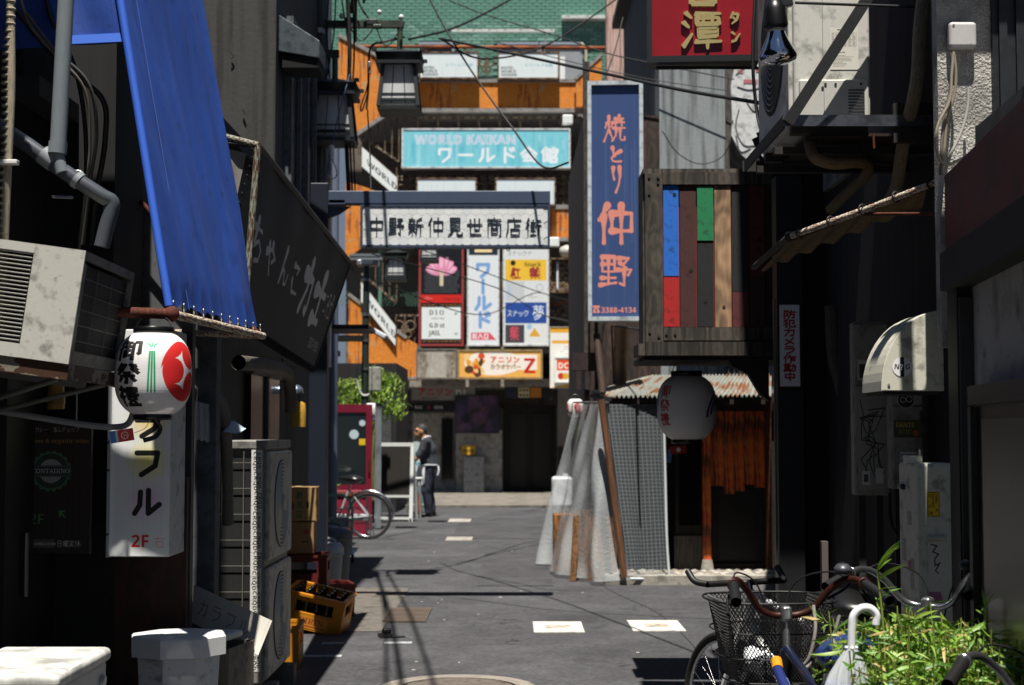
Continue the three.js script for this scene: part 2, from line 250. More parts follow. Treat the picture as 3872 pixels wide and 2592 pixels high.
// ---------------------------------------------------------------- the setting: ground
const roadTex = (() => { const N = 1024; const t = texOf(N, (i, x, y) => { const j = ((y >> 1) & 511) * 512 + ((x >> 1) & 511), g = at512(nFine, x, y) - 0.5, crack = Math.abs(nBig[j] - 0.47) < 0.0035 && nMid[j] > 0.5 ? 0.22 : 0; let q = (x * 7349 + y * 9151 + x * y * 31) >>> 0; q = (q * 1664525 + 1013904223) >>> 0; const sp = (q >>> 8) / 16777216; return 0.80 + 0.42 * (nBig[j] - 0.5) + 0.30 * (nMid[j] - 0.5) - 0.16 * ss(nBig[(j * 7 + 9000) & 262143], 0.6, 0.66) * 0 - 0.12 * ss(nMid[j], 0.62, 0.7) + 0.36 * g + 0.12 * (sp - 0.5) + (sp > 0.994 ? 0.15 : 0) - crack; }); return t; })();
const asphalt = new THREE.MeshPhysicalMaterial({ color: 0x565659, roughness: 0.88, map: tx(roadTex, 4.3), bumpMap: tx(BUMP.fine, 0.35), bumpScale: 0.004 });
const asphaltDark = new THREE.MeshPhysicalMaterial({ color: 0x505052, roughness: 0.9, map: tx(roadTex, 3.1), bumpMap: tx(BUMP.fine, 0.3), bumpScale: 0.004 });
const concrete = mt(0x8f8b82, { t: 'grime', s: 1.7, r: 0.9, b: 'fine', bs: 0.003 });
ground('ground', metres(new THREE.PlaneGeometry(260, 260).rotateX(-PI / 2)), asphalt);
const sheet = (x0, x1, z0, z1, y) => bx(x1 - x0, 0.003, z1 - z0, (x0 + x1) / 2, y, (z0 + z1) / 2);
ground('pavement', bx(9, 0.05, 7.2, -0.2, 0.025, -35.0), mt(0x746e65, { t: 'grime', s: 2.4, r: 0.92, b: 'fine', bs: 0.003 }));
ground('asphalt_repair', sheet(-0.9, 0.9, -27.5, -22.2, 0.004), asphaltDark);
ground('asphalt_repair', sheet(-0.35, 0.42, -19.6, -15.4, 0.004), asphaltDark);
ground('gutter', sheet(-1.72, -1.02, -15.2, -11.9, 0.004), mt(0x645f58, { t: 'grime', s: 0.9, r: 0.95, b: 'fine', bs: 0.004 }));
ground('kerb', [bx(2.2, 0.09, 0.14, 2.05, 0.045, -15.62)], mt(0xa09c92, { t: 'grime', s: 0.6, r: 0.9 }));
{ const tar = mt(0x2e2e30, { r: 0.7 }), line = (pts) => { const g = tube(pts.map((q) => [q[0], 0.0, q[1]]), 0.007, 60, 6); g.scale(1, 0.12, 1); g.translate(0, 0.003, 0); ground('tar_seam', g, tar); }; line([[0.9, -15.6], [1.02, -14.6], [1.22, -13.4], [1.3, -12.3], [1.32, -9]]); line([[-1.2, -14.9], [-0.4, -14.2], [0.3, -13.4], [1.2, -12.9], [1.9, -12.6]]); }
{ // pebble-set apron in front of the old shop
  const a = ground('stone_apron', bx(2.2, 0.06, 0.85, 2.05, 0.03, -16.11), mt(0x6b665e, { t: 'grime', s: 0.5, r: 0.95 }));
  const gs = [0, 1, 2].map((k) => { const g = new THREE.IcosahedronGeometry(0.05, 1), p = g.attributes.position; for (let i = 0; i < p.count; i++) { const n = 1 + 0.16 * Math.sin(p.getX(i) * 90 + k * 2) * Math.cos(p.getZ(i) * 70 + k); p.setXYZ(i, p.getX(i) * n * 1.15, p.getY(i) * 0.5 * n, p.getZ(i) * n); } return g; });
  const ms = [0x9a948a, 0x83796c, 0x75706a, 0xa8a49a].map((c) => mt(c, { r: 0.85 }));
  for (let r = 0; r < 8; r++) for (let c = 0; c < 19; c++) part('stone', gs[(r + c * 2) % 3], ms[(r * 3 + c * 5 + (rnd() * 4 | 0)) % 4], a, [1.02 + c * 0.113 + (r % 2) * 0.05 + rnd(-0.015, 0.015), 0.062, -16.46 + r * 0.096 + rnd(-0.012, 0.012)], [0, rnd(0, 6), 0]);
}
// ---------------------------------------------------------------- buildings along the alley
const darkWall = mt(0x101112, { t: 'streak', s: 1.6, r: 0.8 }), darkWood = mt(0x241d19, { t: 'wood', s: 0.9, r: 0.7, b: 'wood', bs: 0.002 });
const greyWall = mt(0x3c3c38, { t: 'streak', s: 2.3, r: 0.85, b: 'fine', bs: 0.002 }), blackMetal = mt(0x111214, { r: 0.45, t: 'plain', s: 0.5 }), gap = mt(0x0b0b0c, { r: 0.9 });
{ // left, beside the camera
  const b = thing('shop_building', 'black walled shop building behind the tilted air conditioner and the tavern board', 'building');
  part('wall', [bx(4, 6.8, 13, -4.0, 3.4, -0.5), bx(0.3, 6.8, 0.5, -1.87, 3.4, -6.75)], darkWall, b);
  part('wall_panel', bx(0.03, 0.95, 0.75, -1.985, 3.45, -6.4), mt(0x2b2c2d, { t: 'grime', s: 0.6, r: 0.8 }), b);
  part('ledge', bx(0.12, 0.08, 1.0, -1.94, 2.93, -6.45), mt(0x2b2d30, { r: 0.6 }), b);
  part('eave', bx(1.3, 0.1, 3.3, -2.36, 4.35, -4.25), mt(0x2a2826, { t: 'grime', s: 1, r: 0.9 }), b);  // invented overhang above the view, keeps the tavern board in shade
  const door = part('door', bx(0.05, 2.0, 0.9, -1.975, 1.0, -6.3), mt(0x171513, { t: 'wood', s: 1, r: 0.6 }), b); part('handle', rod([-1.93, 0.9, -6.05], [-1.93, 1.15, -6.05], 0.012), mt(0x777777, { m: 1, r: 0.4 }), door);
  part('orange_door', bx(0.42, 1.35, 0.05, -1.62, 0.68, -6.62), mt(0x4a2413, { t: 'wood', s: 0.8, r: 0.6 }), b);
  part('post', bx(0.05, 2.4, 0.06, -1.43, 1.2, -6.68), mt(0x1d1e22, { r: 0.5 }), b);
}
{
  const b = thing('shop_building', 'low dark tavern building behind the black awning', 'building');
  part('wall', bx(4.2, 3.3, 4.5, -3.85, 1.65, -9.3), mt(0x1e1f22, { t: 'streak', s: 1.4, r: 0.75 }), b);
  part('roof', bx(4.3, 0.08, 4.6, -3.83, 3.34, -9.3), mt(0x33312e, { t: 'grime', s: 1, r: 0.9 }), b);
  const win = part('window', bx(0.05, 0.9, 1.2, -1.73, 1.5, -10.5), mt(0x0f1214, { r: 0.15 }), b); part('frame', [bx(0.06, 0.05, 1.25, -1.715, 1.96, -10.5), bx(0.06, 0.05, 1.25, -1.715, 1.04, -10.5), bx(0.06, 0.9, 0.05, -1.715, 1.5, -10.5)], mt(0x3a3a3a, { r: 0.5 }), win);
  for (let i = 0; i < 12; i++) part('board', bx(0.025, 1.95, 0.14, -1.738, 0.98, -7.2 - i * 0.155 + rnd(-0.003, 0.003)), mt(i % 3 ? 0x1c1a18 : 0x24211d, { t: 'wood', s: 0.8, r: 0.75 }), b);
  part('side_wall', bx(0.36, 2.6, 0.1, -1.56, 1.3, -7.12), mt(0x54565a, { t: 'grime', s: 0.8, r: 0.8 }), b);
}
{
  const b = thing('grey_building', 'tall grey plaster building with a metal vent hood above the black awning', 'building');
  part('wall', bx(4.2, 8.4, 2.9, -4.06, 4.2, -13.85), greyWall, b);
  for (const [z, y, h] of [[-13.15, 4.25, 1.7], [-14.2, 4.3, 1.5]]) { const w = part('window', bx(0.06, h, 0.52, -1.955, y, z), mt(0x0e1012, { r: 0.2 }), b); part('frame', [bx(0.1, 0.06, 0.62, -1.93, y + h / 2, z), bx(0.1, 0.06, 0.62, -1.93, y - h / 2, z), bx(0.08, h, 0.05, -1.93, y, z - 0.28), bx(0.08, h, 0.05, -1.93, y, z + 0.28)], mt(0x5c6266, { r: 0.6, t: 'grime', s: 0.4 }), w); }
  part('vent_hood', [ext([[0, 0], [0.34, -0.22], [0.34, -0.36], [0, -0.30]], 0.42, 0.004)], mt(0x6b7377, { r: 0.4, m: 0.7, t: 'grime', s: 0.5 }), b, [-1.96, 5.05, -12.95]);
  part('vent_mouth', bx(0.30, 0.1, 0.38, -1.78, 4.66, -12.74), gap, b);
  part('eave', [bx(0.35, 0.05, 3.1, -1.86, 8.1, -13.9)], mt(0x2c3033, { r: 0.7 }), b);
  part('downpipe', rod([-1.92, 0, -15.25], [-1.92, 8, -15.25], 0.04, 10), mt(0x3e4a4c, { r: 0.5 }), b);
  part('crack', [tube([[-2.326, 4.692, -12.37], [-2.308, 4.662, -12.37], [-2.329, 4.64, -12.37]], 0.006), tube([[-2.402, 4.07, -12.37], [-2.377, 4.034, -12.37], [-2.391, 4.005, -12.37]], 0.005), tube([[-2.223, 4.216, -12.37], [-2.205, 4.172, -12.37]], 0.008)], mt(0x1b1b1a), b);
}
{
  const b = thing('pale_building', 'pale building whose white wall rises behind the hanging lamps', 'building');
  part('wall', bx(4, 7.2, 3.3, -4.3, 3.6, -17.4), mt(0xb9b9b4, { t: 'streak', s: 2.1, r: 0.85 }), b);
  for (let i = 0; i < 3; i++) { const w = part('window', bx(0.05, 1.0, 0.62, -2.285, 3.1 + i * 1.5, -17.2), mt(0x1a2026, { r: 0.15 }), b); part('frame', [bx(0.08, 0.05, 0.7, -2.27, 3.62 + i * 1.5, -17.2), bx(0.08, 0.05, 0.7, -2.27, 2.58 + i * 1.5, -17.2)], mt(0x8b9094, { r: 0.5 }), w); }
  part('downpipe', [rod([-2.22, 0, -16.2], [-2.22, 7, -16.2], 0.055, 10)], mt(0x7e828a, { r: 0.5 }), b);
  part('downpipe', [rod([-2.2, 0, -18.6], [-2.2, 5.5, -18.6], 0.06, 10)], mt(0x6a7286, { r: 0.5 }), b);
  part('canopy', [bx(0.7, 0.05, 0.9, -1.98, 2.75, -17.6)], mt(0x16181b, { r: 0.5 }), b);
}
{
  const b = thing('restaurant_building', 'low restaurant building with a dark front behind the crimson door', 'building');
  part('wall', bx(4, 3.0, 9.6, -5.4, 1.5, -24.0), mt(0x2b2a2b, { t: 'streak', s: 1.6, r: 0.8 }), b);
  part('rear_wall', bx(4, 2.9, 3.2, -4.25, 1.45, -31.1), mt(0x1d1c1d, { t: 'streak', s: 1.6, r: 0.8 }), b); part('rear_door', bx(0.5, 1.9, 0.05, -2.6, 0.95, -29.48), mt(0x46484a, { t: 'grime', s: 0.8 }), b);
  part('roof', bx(4.2, 0.1, 9.8, -5.38, 3.05, -24.0), mt(0x4a4744, { t: 'grime', s: 1, r: 0.9 }), b);
  for (let i = 0; i < 3; i++) { const w = part('window', bx(0.05, 1.2, 1.1, -3.39, 1.5, -22.2 - i * 2.4), mt(0x121619, { r: 0.12 }), b); part('frame', [bx(0.08, 0.06, 1.2, -3.38, 2.12, -22.2 - i * 2.4), bx(0.08, 0.06, 1.2, -3.38, 0.88, -22.2 - i * 2.4)], mt(0x555a5d, { r: 0.5 }), w); }
  part('wall_panel', bx(0.05, 2.0, 1.0, -3.38, 1.0, -20.3), mt(0x8d9094, { t: 'grime', s: 1, r: 0.7 }), b);
}
{ // right
  const b = thing('corner_building', 'near building with white stucco pier, red fascia and frosted glass door', 'building');
  const dir = Math.atan2(0.114, 1), face = (s, h, t, y, off, m, name, par = b) => part(name, bx(t, h, s[1] - s[0]), m, par, [1.525 - 0.1133 * ((s[0] + s[1]) / 2) + t / 2 - off, y, -5.2 + (s[0] + s[1]) / 2], [0, -dir, 0]);
  face([0, 4.5], 2.4, 0.2, 1.2, -0.03, mt(0xb9b7b2, { t: 'grime', s: 1.2, r: 0.85, b: 'fine', bs: 0.002 }), 'wall');
  face([0.0, 3.5], 0.27, 0.06, 2.30, 0.03, mt(0x6a1518, { t: 'grime', s: 1.1, r: 0.55 }), 'fascia');
  face([0.0, 3.5], 0.13, 0.12, 2.10, 0.05, mt(0x19191b, { t: 'grime', s: 0.8, r: 0.7 }), 'beam');
  face([-0.02, 0.16], 2.05, 0.12, 1.02, 0.02, mt(0x18181a, { t: 'wood', s: 0.7, r: 0.6 }), 'post');
  face([0.16, 0.18], 2.0, 0.1, 1.0, 0.015, mt(0x3d3d40, { r: 0.6 }), 'trim');
  const d = face([0.42, 1.5], 1.75, 0.05, 0.82, 0.02, mt(0x0e0e10, { r: 0.4 }), 'door');
  const frost = texOf(128, (i, x, y) => { const c = Math.hypot(((x + (y >> 4 & 1) * 8) % 16) - 8, (y % 16) - 8); return c < 5 ? 1 : 0.1; }, false);
  const glass = new THREE.MeshPhysicalMaterial({ color: 0x20201d, roughness: 0.3 });
  part('pane', bx(0.012, 1.5, 0.85), glass, d, [-0.03, 0.02, 0.06]);
  each('frame', [bx(0.03, 0.06, 1.08, -0.03, 0.845, 0), bx(0.03, 1.68, 0.05, -0.03, -0.03, -0.52)], mt(0x222224, { r: 0.5 }), d);
  part('upper_wall', bx(1.6, 6.6, 0.06, 2.31, 5.15, -5.335), mt(0xb4b1aa, { t: 'grime', s: 1.3, r: 0.9, b: 'stucco', s2: 0.16, bs: 0.004 }), b);
  { const g = []; for (let i = 0; i < 16; i++) g.push(bx(0.028, 3.2, 0.03, 1.735 + i * 0.06, 4.1, -5.285)); part('corrugated_siding', [...g, bx(1.0, 3.2, 0.015, 2.2, 4.1, -5.291)], mt(0x272a2e, { r: 0.5, m: 0.3, t: 'grime', s: 0.6 }), b); }
  for (const z of [-4.1, -4.77, -5.09]) part('added_shade_slat', bx(0.9, 0.035, 0.115, 1.79, 3.7, z), mt(0x6a5f52, { t: 'wood', s: 0.7, r: 0.85 }), b);  // slats added out of view, spaced to break the sun on hood and stucco
  each('added_shade_joist', [bx(0.05, 0.09, 1.25, 1.42, 3.63, -4.6), bx(0.05, 0.09, 1.25, 2.1, 3.63, -4.6)], mt(0x46494d, { r: 0.5, m: 0.4 }), b);  // bearers of the added shading slats, also out of view
  part('steel_beam', bar([1.539, 2.478, -4.95], [1.568, 2.54, -4.3], 0.02, 0.16), mt(0x46494d, { r: 0.45, m: 0.4, t: 'grime', s: 0.5 }), b);
}
{
  const b = thing('tenement_building', 'tall dark tenement wall behind the metal platform and meter cabinets', 'building');
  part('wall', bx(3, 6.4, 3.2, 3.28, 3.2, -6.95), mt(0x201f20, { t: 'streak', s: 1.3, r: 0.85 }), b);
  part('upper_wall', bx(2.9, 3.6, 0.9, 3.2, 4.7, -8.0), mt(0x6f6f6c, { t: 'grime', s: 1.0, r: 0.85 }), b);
  part('eave', bx(1.7, 0.12, 2.1, 2.15, 6.5, -7.62), mt(0x3b3834, { t: 'grime', s: 1, r: 0.8 }), b);  // unseen roof edge added to cast shade over the right-hand planks
  part('steel_column', bx(0.10, 3.2, 0.10, 1.72, 4.0, -5.9), mt(0x1a1c20, { r: 0.5 }), b);
}
{
  const b = thing('bar_building', 'dark red-brown bar building behind the painted plank sign', 'building');
  part('wall', ext([[1.52, 8.65], [4.72, 8.65], [4.72, 15.6], [2.78, 15.6]], 4.2, 0, 0, 0, 0, -PI / 2, 0, 0), mt(0x1d0f0d, { t: 'wood', s: 1.2, r: 0.7 }), b);
  part('post', bx(0.143, 3.0, 0.14, 1.564, 1.5, -8.57), mt(0x1b1c1f, { t: 'grime', s: 0.6, r: 0.5 }), b);
  part('steel_edge', [bx(0.012, 2.3, 0.02, 1.477, 1.15, -8.5)], mt(0x77746c, { r: 0.35, m: 0.8 }), b);
  part('drain_pipe', tube([[1.764, 2.246, -8.3], [1.777, 1.957, -8.3], [1.822, 1.765, -8.3], [1.834, 1.526, -8.3]], 0.045, 30, 10), mt(0x4a453d, { t: 'grime', s: 0.3, r: 0.8 }), b);
  part('pvc_trim', [bx(0.035, 0.9, 0.05, 1.725, 0.5, -8.42)], mt(0x5b5450, { r: 0.7 }), b);
}
{
  const b = thing('grey_house', 'blue-grey plaster house behind the corrugated eave of the old shop', 'building');
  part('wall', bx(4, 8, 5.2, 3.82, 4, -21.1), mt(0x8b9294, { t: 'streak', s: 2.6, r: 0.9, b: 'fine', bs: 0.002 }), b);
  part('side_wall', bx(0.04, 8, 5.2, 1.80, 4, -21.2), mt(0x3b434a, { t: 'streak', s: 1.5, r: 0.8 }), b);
  part('wood_cladding', bx(0.28, 5, 0.05, 2.772, 4.2, -18.46), mt(0x6d6763, { t: 'wood', s: 0.8, r: 0.8, b: 'wood', bs: 0.004 }), b);
  part('ledge', bx(0.5, 0.1, 0.12, 1.72, 4.55, -18.6), mt(0x9a9c98, { t: 'grime', s: 0.5 }), b);
  part('roof', bx(4.4, 0.1, 5.6, 3.8, 8.05, -21.1), mt(0x444444), b);
  { const g = []; for (let i = 0; i < 22; i++) g.push(cyl(0.035, 0.035, 0.6, 8, 2.02 + i * 0.07, 3.72, -18.2, PI / 2 - 0.35, 0, 0)); part('tin_awning', g, mt(0xffffff, { t: 'roof', s: 0.5, r: 0.6, m: 0.1 }), b); }
}
{
  const b = thing('brown_house', 'brown board clad house behind the blue vertical sign', 'building');
  part('wall', bx(0.92, 5.4, 5, 1.33, 2.7, -20.72), mt(0x4a3830, { t: 'wood', s: 1.0, r: 0.8 }), b);
  for (let i = 0; i < 7; i++) part('plank', bx(0.118, 5.3, 0.025, 0.94 + i * 0.126, 2.66, -18.2 - (i % 2) * 0.006), mt([0x4d3b35, 0x3d302c, 0x574138][i % 3], { t: 'wood', s: 0.9, r: 0.8, b: 'wood', bs: 0.003 }), b);
  part('gable_board', bx(0.07, 3.6, 0.12, 0.852, 4.0, -17.2), mt(0x57504b, { t: 'wood', s: 0.7, r: 0.85, b: 'wood', bs: 0.004 }), b);
  part('cloth', patch([1.173, 2.108, -17.6], [1.326, 2.057, -17.6], [1.37, 2.76, -17.6], [1.191, 2.78, -17.6], 8, 6, (u, v) => 0.02 * Math.sin(u * 9 + v)), mt(0xa08366, { t: 'grime', s: 0.6, r: 0.9, d: 1 }), b);
}
// ---------------------------------------------------------------- the building that closes the alley
{
  const b = thing('hotel_building', 'orange and green tiled hotel building with stacked balconies closing the alley', 'building');
  const Z = 37.5, K = Z / 3465, X = (p) => (p - 1171) * K, Y = (p) => 1.55 + (990 - p) * K * (1 - (990 - p) * 0.0000007), box = (x0, x1, y0, y1, z, d) => bx(X(x1) - X(x0), Y(y0) - Y(y1), d, (X(x0) + X(x1)) / 2, (Y(y0) + Y(y1)) / 2, z);
  const orange = mt(0xffffff, { t: 'orange', s: 2.2, r: 0.8, b: 'fine', bs: 0.003 }), trim = mt(0x8d8a86, { t: 'grime', s: 0.8, r: 0.85 }), rusty = mt(0xffffff, { t: 'rust', s: 0.5, r: 0.85 }), ironPaint = mt(0x9b958a, { t: 'flake', s: 0.6, r: 0.8 });
  
  const shape = (pts, d, z, bev = 0) => ext(pts.map((q) => [X(q[0]), Y(q[1])]), d, bev, 0, 0, z);
  // storeys
  part('core_wall', bx(9, 9.2, 1.2, 0, 6.8, -Z - 4.0), mt(0x6e6359, { t: 'grime', s: 2, r: 0.95 }), b);
  for (const y of [248, 476, 793]) part('floor_slab', bx(8.2, 0.16, 3.6, 0, Y(y) - 0.06, -Z - 1.9), trim, b);
  part('column', box(1388, 1428, -120, 1135, -Z + 0.2, 0.45), mt(0xc9a79b, { t: 'streak', s: 1.5, r: 0.8 }), b);
  // green glazed brick front of the top storey: bricks in view are parts
  const gw = part('brick_wall', box(700, 1470, -140, 180, -Z - 1.5, 0.3), mt(0x55796c, { t: 'plain', s: 1, r: 0.8 }), b);
  const bg = new THREE.BoxGeometry(0.205, 0.068, 0.022), bm = [0x6c9c8b, 0x7aa697, 0x61917f, 0x86b0a2, 0x6f998c].map((c) => mt(c, { r: 0.32, t: 'plain', s: 0.7 })), more = [];
  const windows = [[950, 1033, 56, 180], [1138, 1342, 56, 180], [1428, 1450, 18, 48]];
  for (let r = 0, n = 0; r < 46; r++) for (let c = 0; c < 40; c++) {
    const x = X(700) + c * 0.226 + (r % 2) * 0.113 + 0.1, y = Y(180) + r * 0.083 + 0.04, px = x / K + 1171, py = 990 - (y - 1.55) / K;
    if (px > 1466 || windows.some((w) => px > w[0] - 10 && px < w[1] + 10 && py > w[2] - 4 && py < w[3] + 4)) continue;
    if (px > 880 && px < 1385 && py > 6 && py < 176 && n < 290) { n++; part('brick', bg, bm[rnd() * 5 | 0], gw, [x, y, -Z - 1.345 + rnd(-0.002, 0.003)]); }
    else more.push(put(bg.clone(), x, y, -Z - 1.345 + rnd(-0.002, 0.003)));
  }
  part('brick_field', merge(more.map((g) => metres(g))), bm[0], gw).userData.kind = 'stuff';
  const alu = mt(0xb9c2cc, { r: 0.35, m: 0.6 });
  const pane = (x0, x1, y0, y1, c, z = -Z - 1.32) => { const w = part('window', box(x0, x1, y0, y1, z, 0.05), mt(c, { r: 0.08, t: 'plain', s: 2 }), b); part('frame', [box(x0 - 5, x0 + 1, y0 - 4, y1, z + 0.04, 0.07), box(x1 - 1, x1 + 5, y0 - 4, y1, z + 0.04, 0.07), box(x0 - 5, x1 + 5, y0 - 5, y0 + 1, z + 0.05, 0.07)], alu, w); return w; };
  pane(952, 1028, 60, 180, 0x394653); pane(1142, 1232, 60, 180, 0x7d8ea6); pane(1240, 1335, 60, 180, 0xa3a8ae); pane(1430, 1448, 22, 44, 0xc8cdd2);
  part('curtain', box(1286, 1298, 90, 180, -Z - 1.27, 0.02), mt(0xe4e6e6, { r: 0.9 }), b);
  part('cornice', box(1290, 1400, -6, 2, -Z - 1.2, 0.3), mt(0xcfd3cf, { t: 'grime', s: 0.5 }), b);
  part('light_bar', box(1028, 1272, 33, 40, -Z - 0.9, 0.1), mt(0xd6d9d4, { r: 0.4, t: 'grime', s: 0.4 }), b);
  part('light_bar_hanger', [box(1067, 1069, 38, 172, -Z - 0.9, 0.03), box(1248, 1250, 38, 172, -Z - 0.9, 0.03)], mt(0x8c8d86, { r: 0.6 }), b);
  const cable = part('vent_pipe', tube([[X(1336), Y(58), -Z - 1.2], [X(1346), Y(72), -Z - 1.2], [X(1348), Y(110), -Z - 1.2], [X(1342), Y(172), -Z - 1.2]], 0.04, 24, 8), mt(0xb8ae9c, { r: 0.7 }), b);
  // orange parapets; the flanks belong to the stair flights and stand a little forward
  part('parapet', shape([[955, 182], [1318, 184], [1318, 246], [955, 246]], 0.16, -Z), orange, b);
  part('parapet_coping', [box(950, 1322, 176, 184, -Z + 0.08, 0.24), box(945, 1340, 244, 253, -Z + 0.08, 0.22)], trim, b);
  part('stair_parapet', shape([[774, 82], [956, 180], [956, 248], [890, 262], [800, 322], [774, 322]], 0.16, -Z + 0.3), orange, b);
  part('stair_coping', [bar([X(774), Y(80), -Z + 0.38], [X(957), Y(178), -Z + 0.38], 0.09, 0.24), bar([X(800), Y(322), -Z + 0.38], [X(892), Y(258), -Z + 0.38], 0.09, 0.24)], trim, b);
  part('stair_parapet', shape([[1318, 182], [1376, 126], [1376, 246], [1318, 246]], 0.16, -Z + 0.3), orange, b);
  part('stair_coping', bar([X(1316), Y(182), -Z + 0.38], [X(1378), Y(124), -Z + 0.38], 0.07, 0.22), trim, b);
  part('parapet', shape([[955, 478], [1345, 476], [1345, 546], [955, 546]], 0.16, -Z), orange, b);
  part('parapet_coping', [box(945, 1350, 468, 478, -Z + 0.08, 0.22), box(945, 1345, 544, 552, -Z + 0.08, 0.22)], trim, b);
  part('stair_parapet', shape([[792, 418], [838, 432], [956, 478], [956, 530], [860, 545], [792, 600]], 0.16, -Z + 0.3), orange, b);
  part('stair_parapet', shape([[800, 680], [838, 705], [930, 776], [956, 790], [956, 872], [800, 872]], 0.16, -Z + 0.3), orange, b);
  part('stair_coping', bar([X(800), Y(676), -Z + 0.38], [X(932), Y(776), -Z + 0.38], 0.08, 0.22), trim, b);
  part('stair_soffit', [bar([X(840), Y(866), -Z + 0.5], [X(956), Y(868), -Z + 0.5], 0.06, 0.2)], trim, b);
  // rails
  part('rusty_rail', [rod([X(800), Y(88), -Z - 0.3], [X(1392), Y(92), -Z - 0.3], 0.045), ...[970, 1060, 1140, 1245].map((p) => rod([X(p), Y(90), -Z - 0.3], [X(p), Y(172), -Z - 0.3], 0.022, 6))], rusty, b);
  const rails = (y0, y1, x0, x1, n, z = -Z) => { const g = [bar([X(x0), Y(y0), z], [X(x1), Y(y0), z], 0.05, 0.05), bar([X(x0), Y(y1), z], [X(x1), Y(y1), z], 0.05, 0.05)]; for (let i = 0; i <= n; i++) { const p = x0 + (x1 - x0) * i / n; g.push(rod([X(p), Y(y0), z], [X(p), Y(y1), z], 0.022, 6)); } part('railing', g, ironPaint, b); };
  rails(262, 400, 905, 1332, 9); rails(560, 712, 958, 1335, 8); rails(408, 470, 905, 1335, 10, -Z + 0.05); rails(722, 792, 905, 1335, 10, -Z + 0.05);
  const slope = (x0, y0, x1, y1, h, n) => { const g = [bar([X(x0), Y(y0), -Z + 0.3], [X(x1), Y(y1), -Z + 0.3], 0.055, 0.05)]; for (let i = 0; i <= n; i++) { const t = i / n, x = x0 + (x1 - x0) * t, y = y0 + (y1 - y0) * t; g.push(rod([X(x), Y(y), -Z + 0.3], [X(x), Y(y - h * t), -Z + 0.3], 0.02, 6)); } part('stair_railing', g, ironPaint, b); };
  slope(815, 305, 912, 370, 105, 6); slope(828, 628, 908, 695, 110, 5);
  part('stair_railing', [bar([X(812), Y(306), -Z + 0.3], [X(892), Y(262), -Z + 0.3], 0.05, 0.05), bar([X(1308), Y(398), -Z + 0.3], [X(1345), Y(366), -Z + 0.3], 0.06, 0.05), bar([X(1262), Y(700), -Z + 0.2], [X(1300), Y(690), -Z + 0.2], 0.05, 0.05), bar([X(1300), Y(690), -Z + 0.2], [X(1340), Y(662), -Z + 0.2], 0.05, 0.05)], mt(0xffffff, { t: 'rust', s: 0.4, r: 0.85 }), b);
  const scroll = (px, py, s = 1) => { const g = [], c = (x, y, r) => g.push(tor(r * s, 0.022, 16, PI * 2, X(px) + x * s, Y(py) + y * s, -Z + 0.12)); c(-0.14, 0.06, 0.12); c(0.14, 0.06, 0.12); c(-0.08, -0.16, 0.08); c(0.08, -0.16, 0.08); c(0, 0.0, 0.07); g.push(rod([X(px), Y(py) - 0.42 * s, -Z + 0.12], [X(px), Y(py) + 0.36 * s, -Z + 0.12], 0.022, 6), rod([X(px) - 0.12 * s, Y(py) - 0.3 * s, -Z + 0.12], [X(px) + 0.12 * s, Y(py) - 0.3 * s, -Z + 0.12], 0.02, 6)); part('iron_scroll', g, mt(0xa79f90, { t: 'flake', s: 0.5, r: 0.8 }), b); };
  scroll(929, 438); scroll(1109, 432, 0.9); scroll(1289, 432); scroll(926, 752); scroll(1112, 140, 0.7);
  // chain-link behind the second storey
  { const g = []; for (let i = 0; i < 26; i++) for (const s of [-1, 1]) { const p0 = 840 + i * 8; g.push(bar([X(p0), Y(600), -Z - 0.05], [X(p0 + s * 70), Y(700), -Z - 0.05], 0.012, 0.012)); } part('chain_link_mesh', g, mt(0x46705f, { r: 0.6 }), b).userData.kind = 'stuff'; part('mesh_post', [rod([X(868), Y(560), -Z], [X(868), Y(700), -Z], 0.05, 8)], mt(0x5f8a78, { r: 0.6 }), b); }
  // ground floor: recessed entrance
  part('entrance_soffit', bx(8.2, 0.2, 3.6, 0.1, 2.78, -Z - 1.9), mt(0x918b83, { t: 'grime', s: 1, r: 0.9 }), b);
  part('entrance_back', bx(9, 2.9, 0.2, 0, 1.45, -Z - 3.6), mt(0x918a80, { t: 'grime', s: 1.5, r: 0.95 }), b);
  const whiteWall = mt(0xa8a6a0, { t: 'grime', s: 1.4, r: 0.85 });
  part('side_wall', [box(1040, 1148, 985, 1133, -Z - 1.0, 0.2), box(935, 1040, 944, 1133, -Z - 1.6, 0.2)], whiteWall, b);
  part('pier', box(1276, 1345, 880, 1135, -Z - 0.2, 0.3), mt(0x2a211b, { t: 'wood', s: 1, r: 0.8 }), b);
  const dr = part('door', box(1150, 1276, 925, 1134, -Z - 1.6, 0.12), mt(0x141110, { t: 'wood', s: 0.8, r: 0.5 }), b);
  part('door_panel', [box(1168, 1205, 945, 1120, -Z - 1.52, 0.04), box(1222, 1262, 945, 1120, -Z - 1.52, 0.04)], mt(0x1a1514, { r: 0.45 }), dr);
  part('glass_door', box(1004, 1030, 958, 1100, -Z - 1.46, 0.06), mt(0x101214, { r: 0.15 }), b);
  part('shutter_box', box(1060, 1106, 1046, 1132, -Z - 0.6, 0.4), mt(0x8e9092, { t: 'grime', s: 0.6, r: 0.5 }), b);
  part('lintel_sign', [box(938, 1090, 882, 920, -Z - 0.75, 0.12)], mt(0x6d6a68, { r: 0.8 }), b);
  // small fixed fittings
  part('floodlight', [rb(0.26, 0.24, 0.2, 0.03, X(1299), Y(272), -Z + 0.2), rb(0.28, 0.24, 0.2, 0.03, X(1266), Y(556), -Z + 0.25), rb(0.26, 0.26, 0.2, 0.03, X(1312), Y(568), -Z + 0.25), rb(0.24, 0.26, 0.2, 0.03, X(913), Y(572 + 22), -Z + 0.4)], mt(0xdfe2e0, { r: 0.4 }), b);
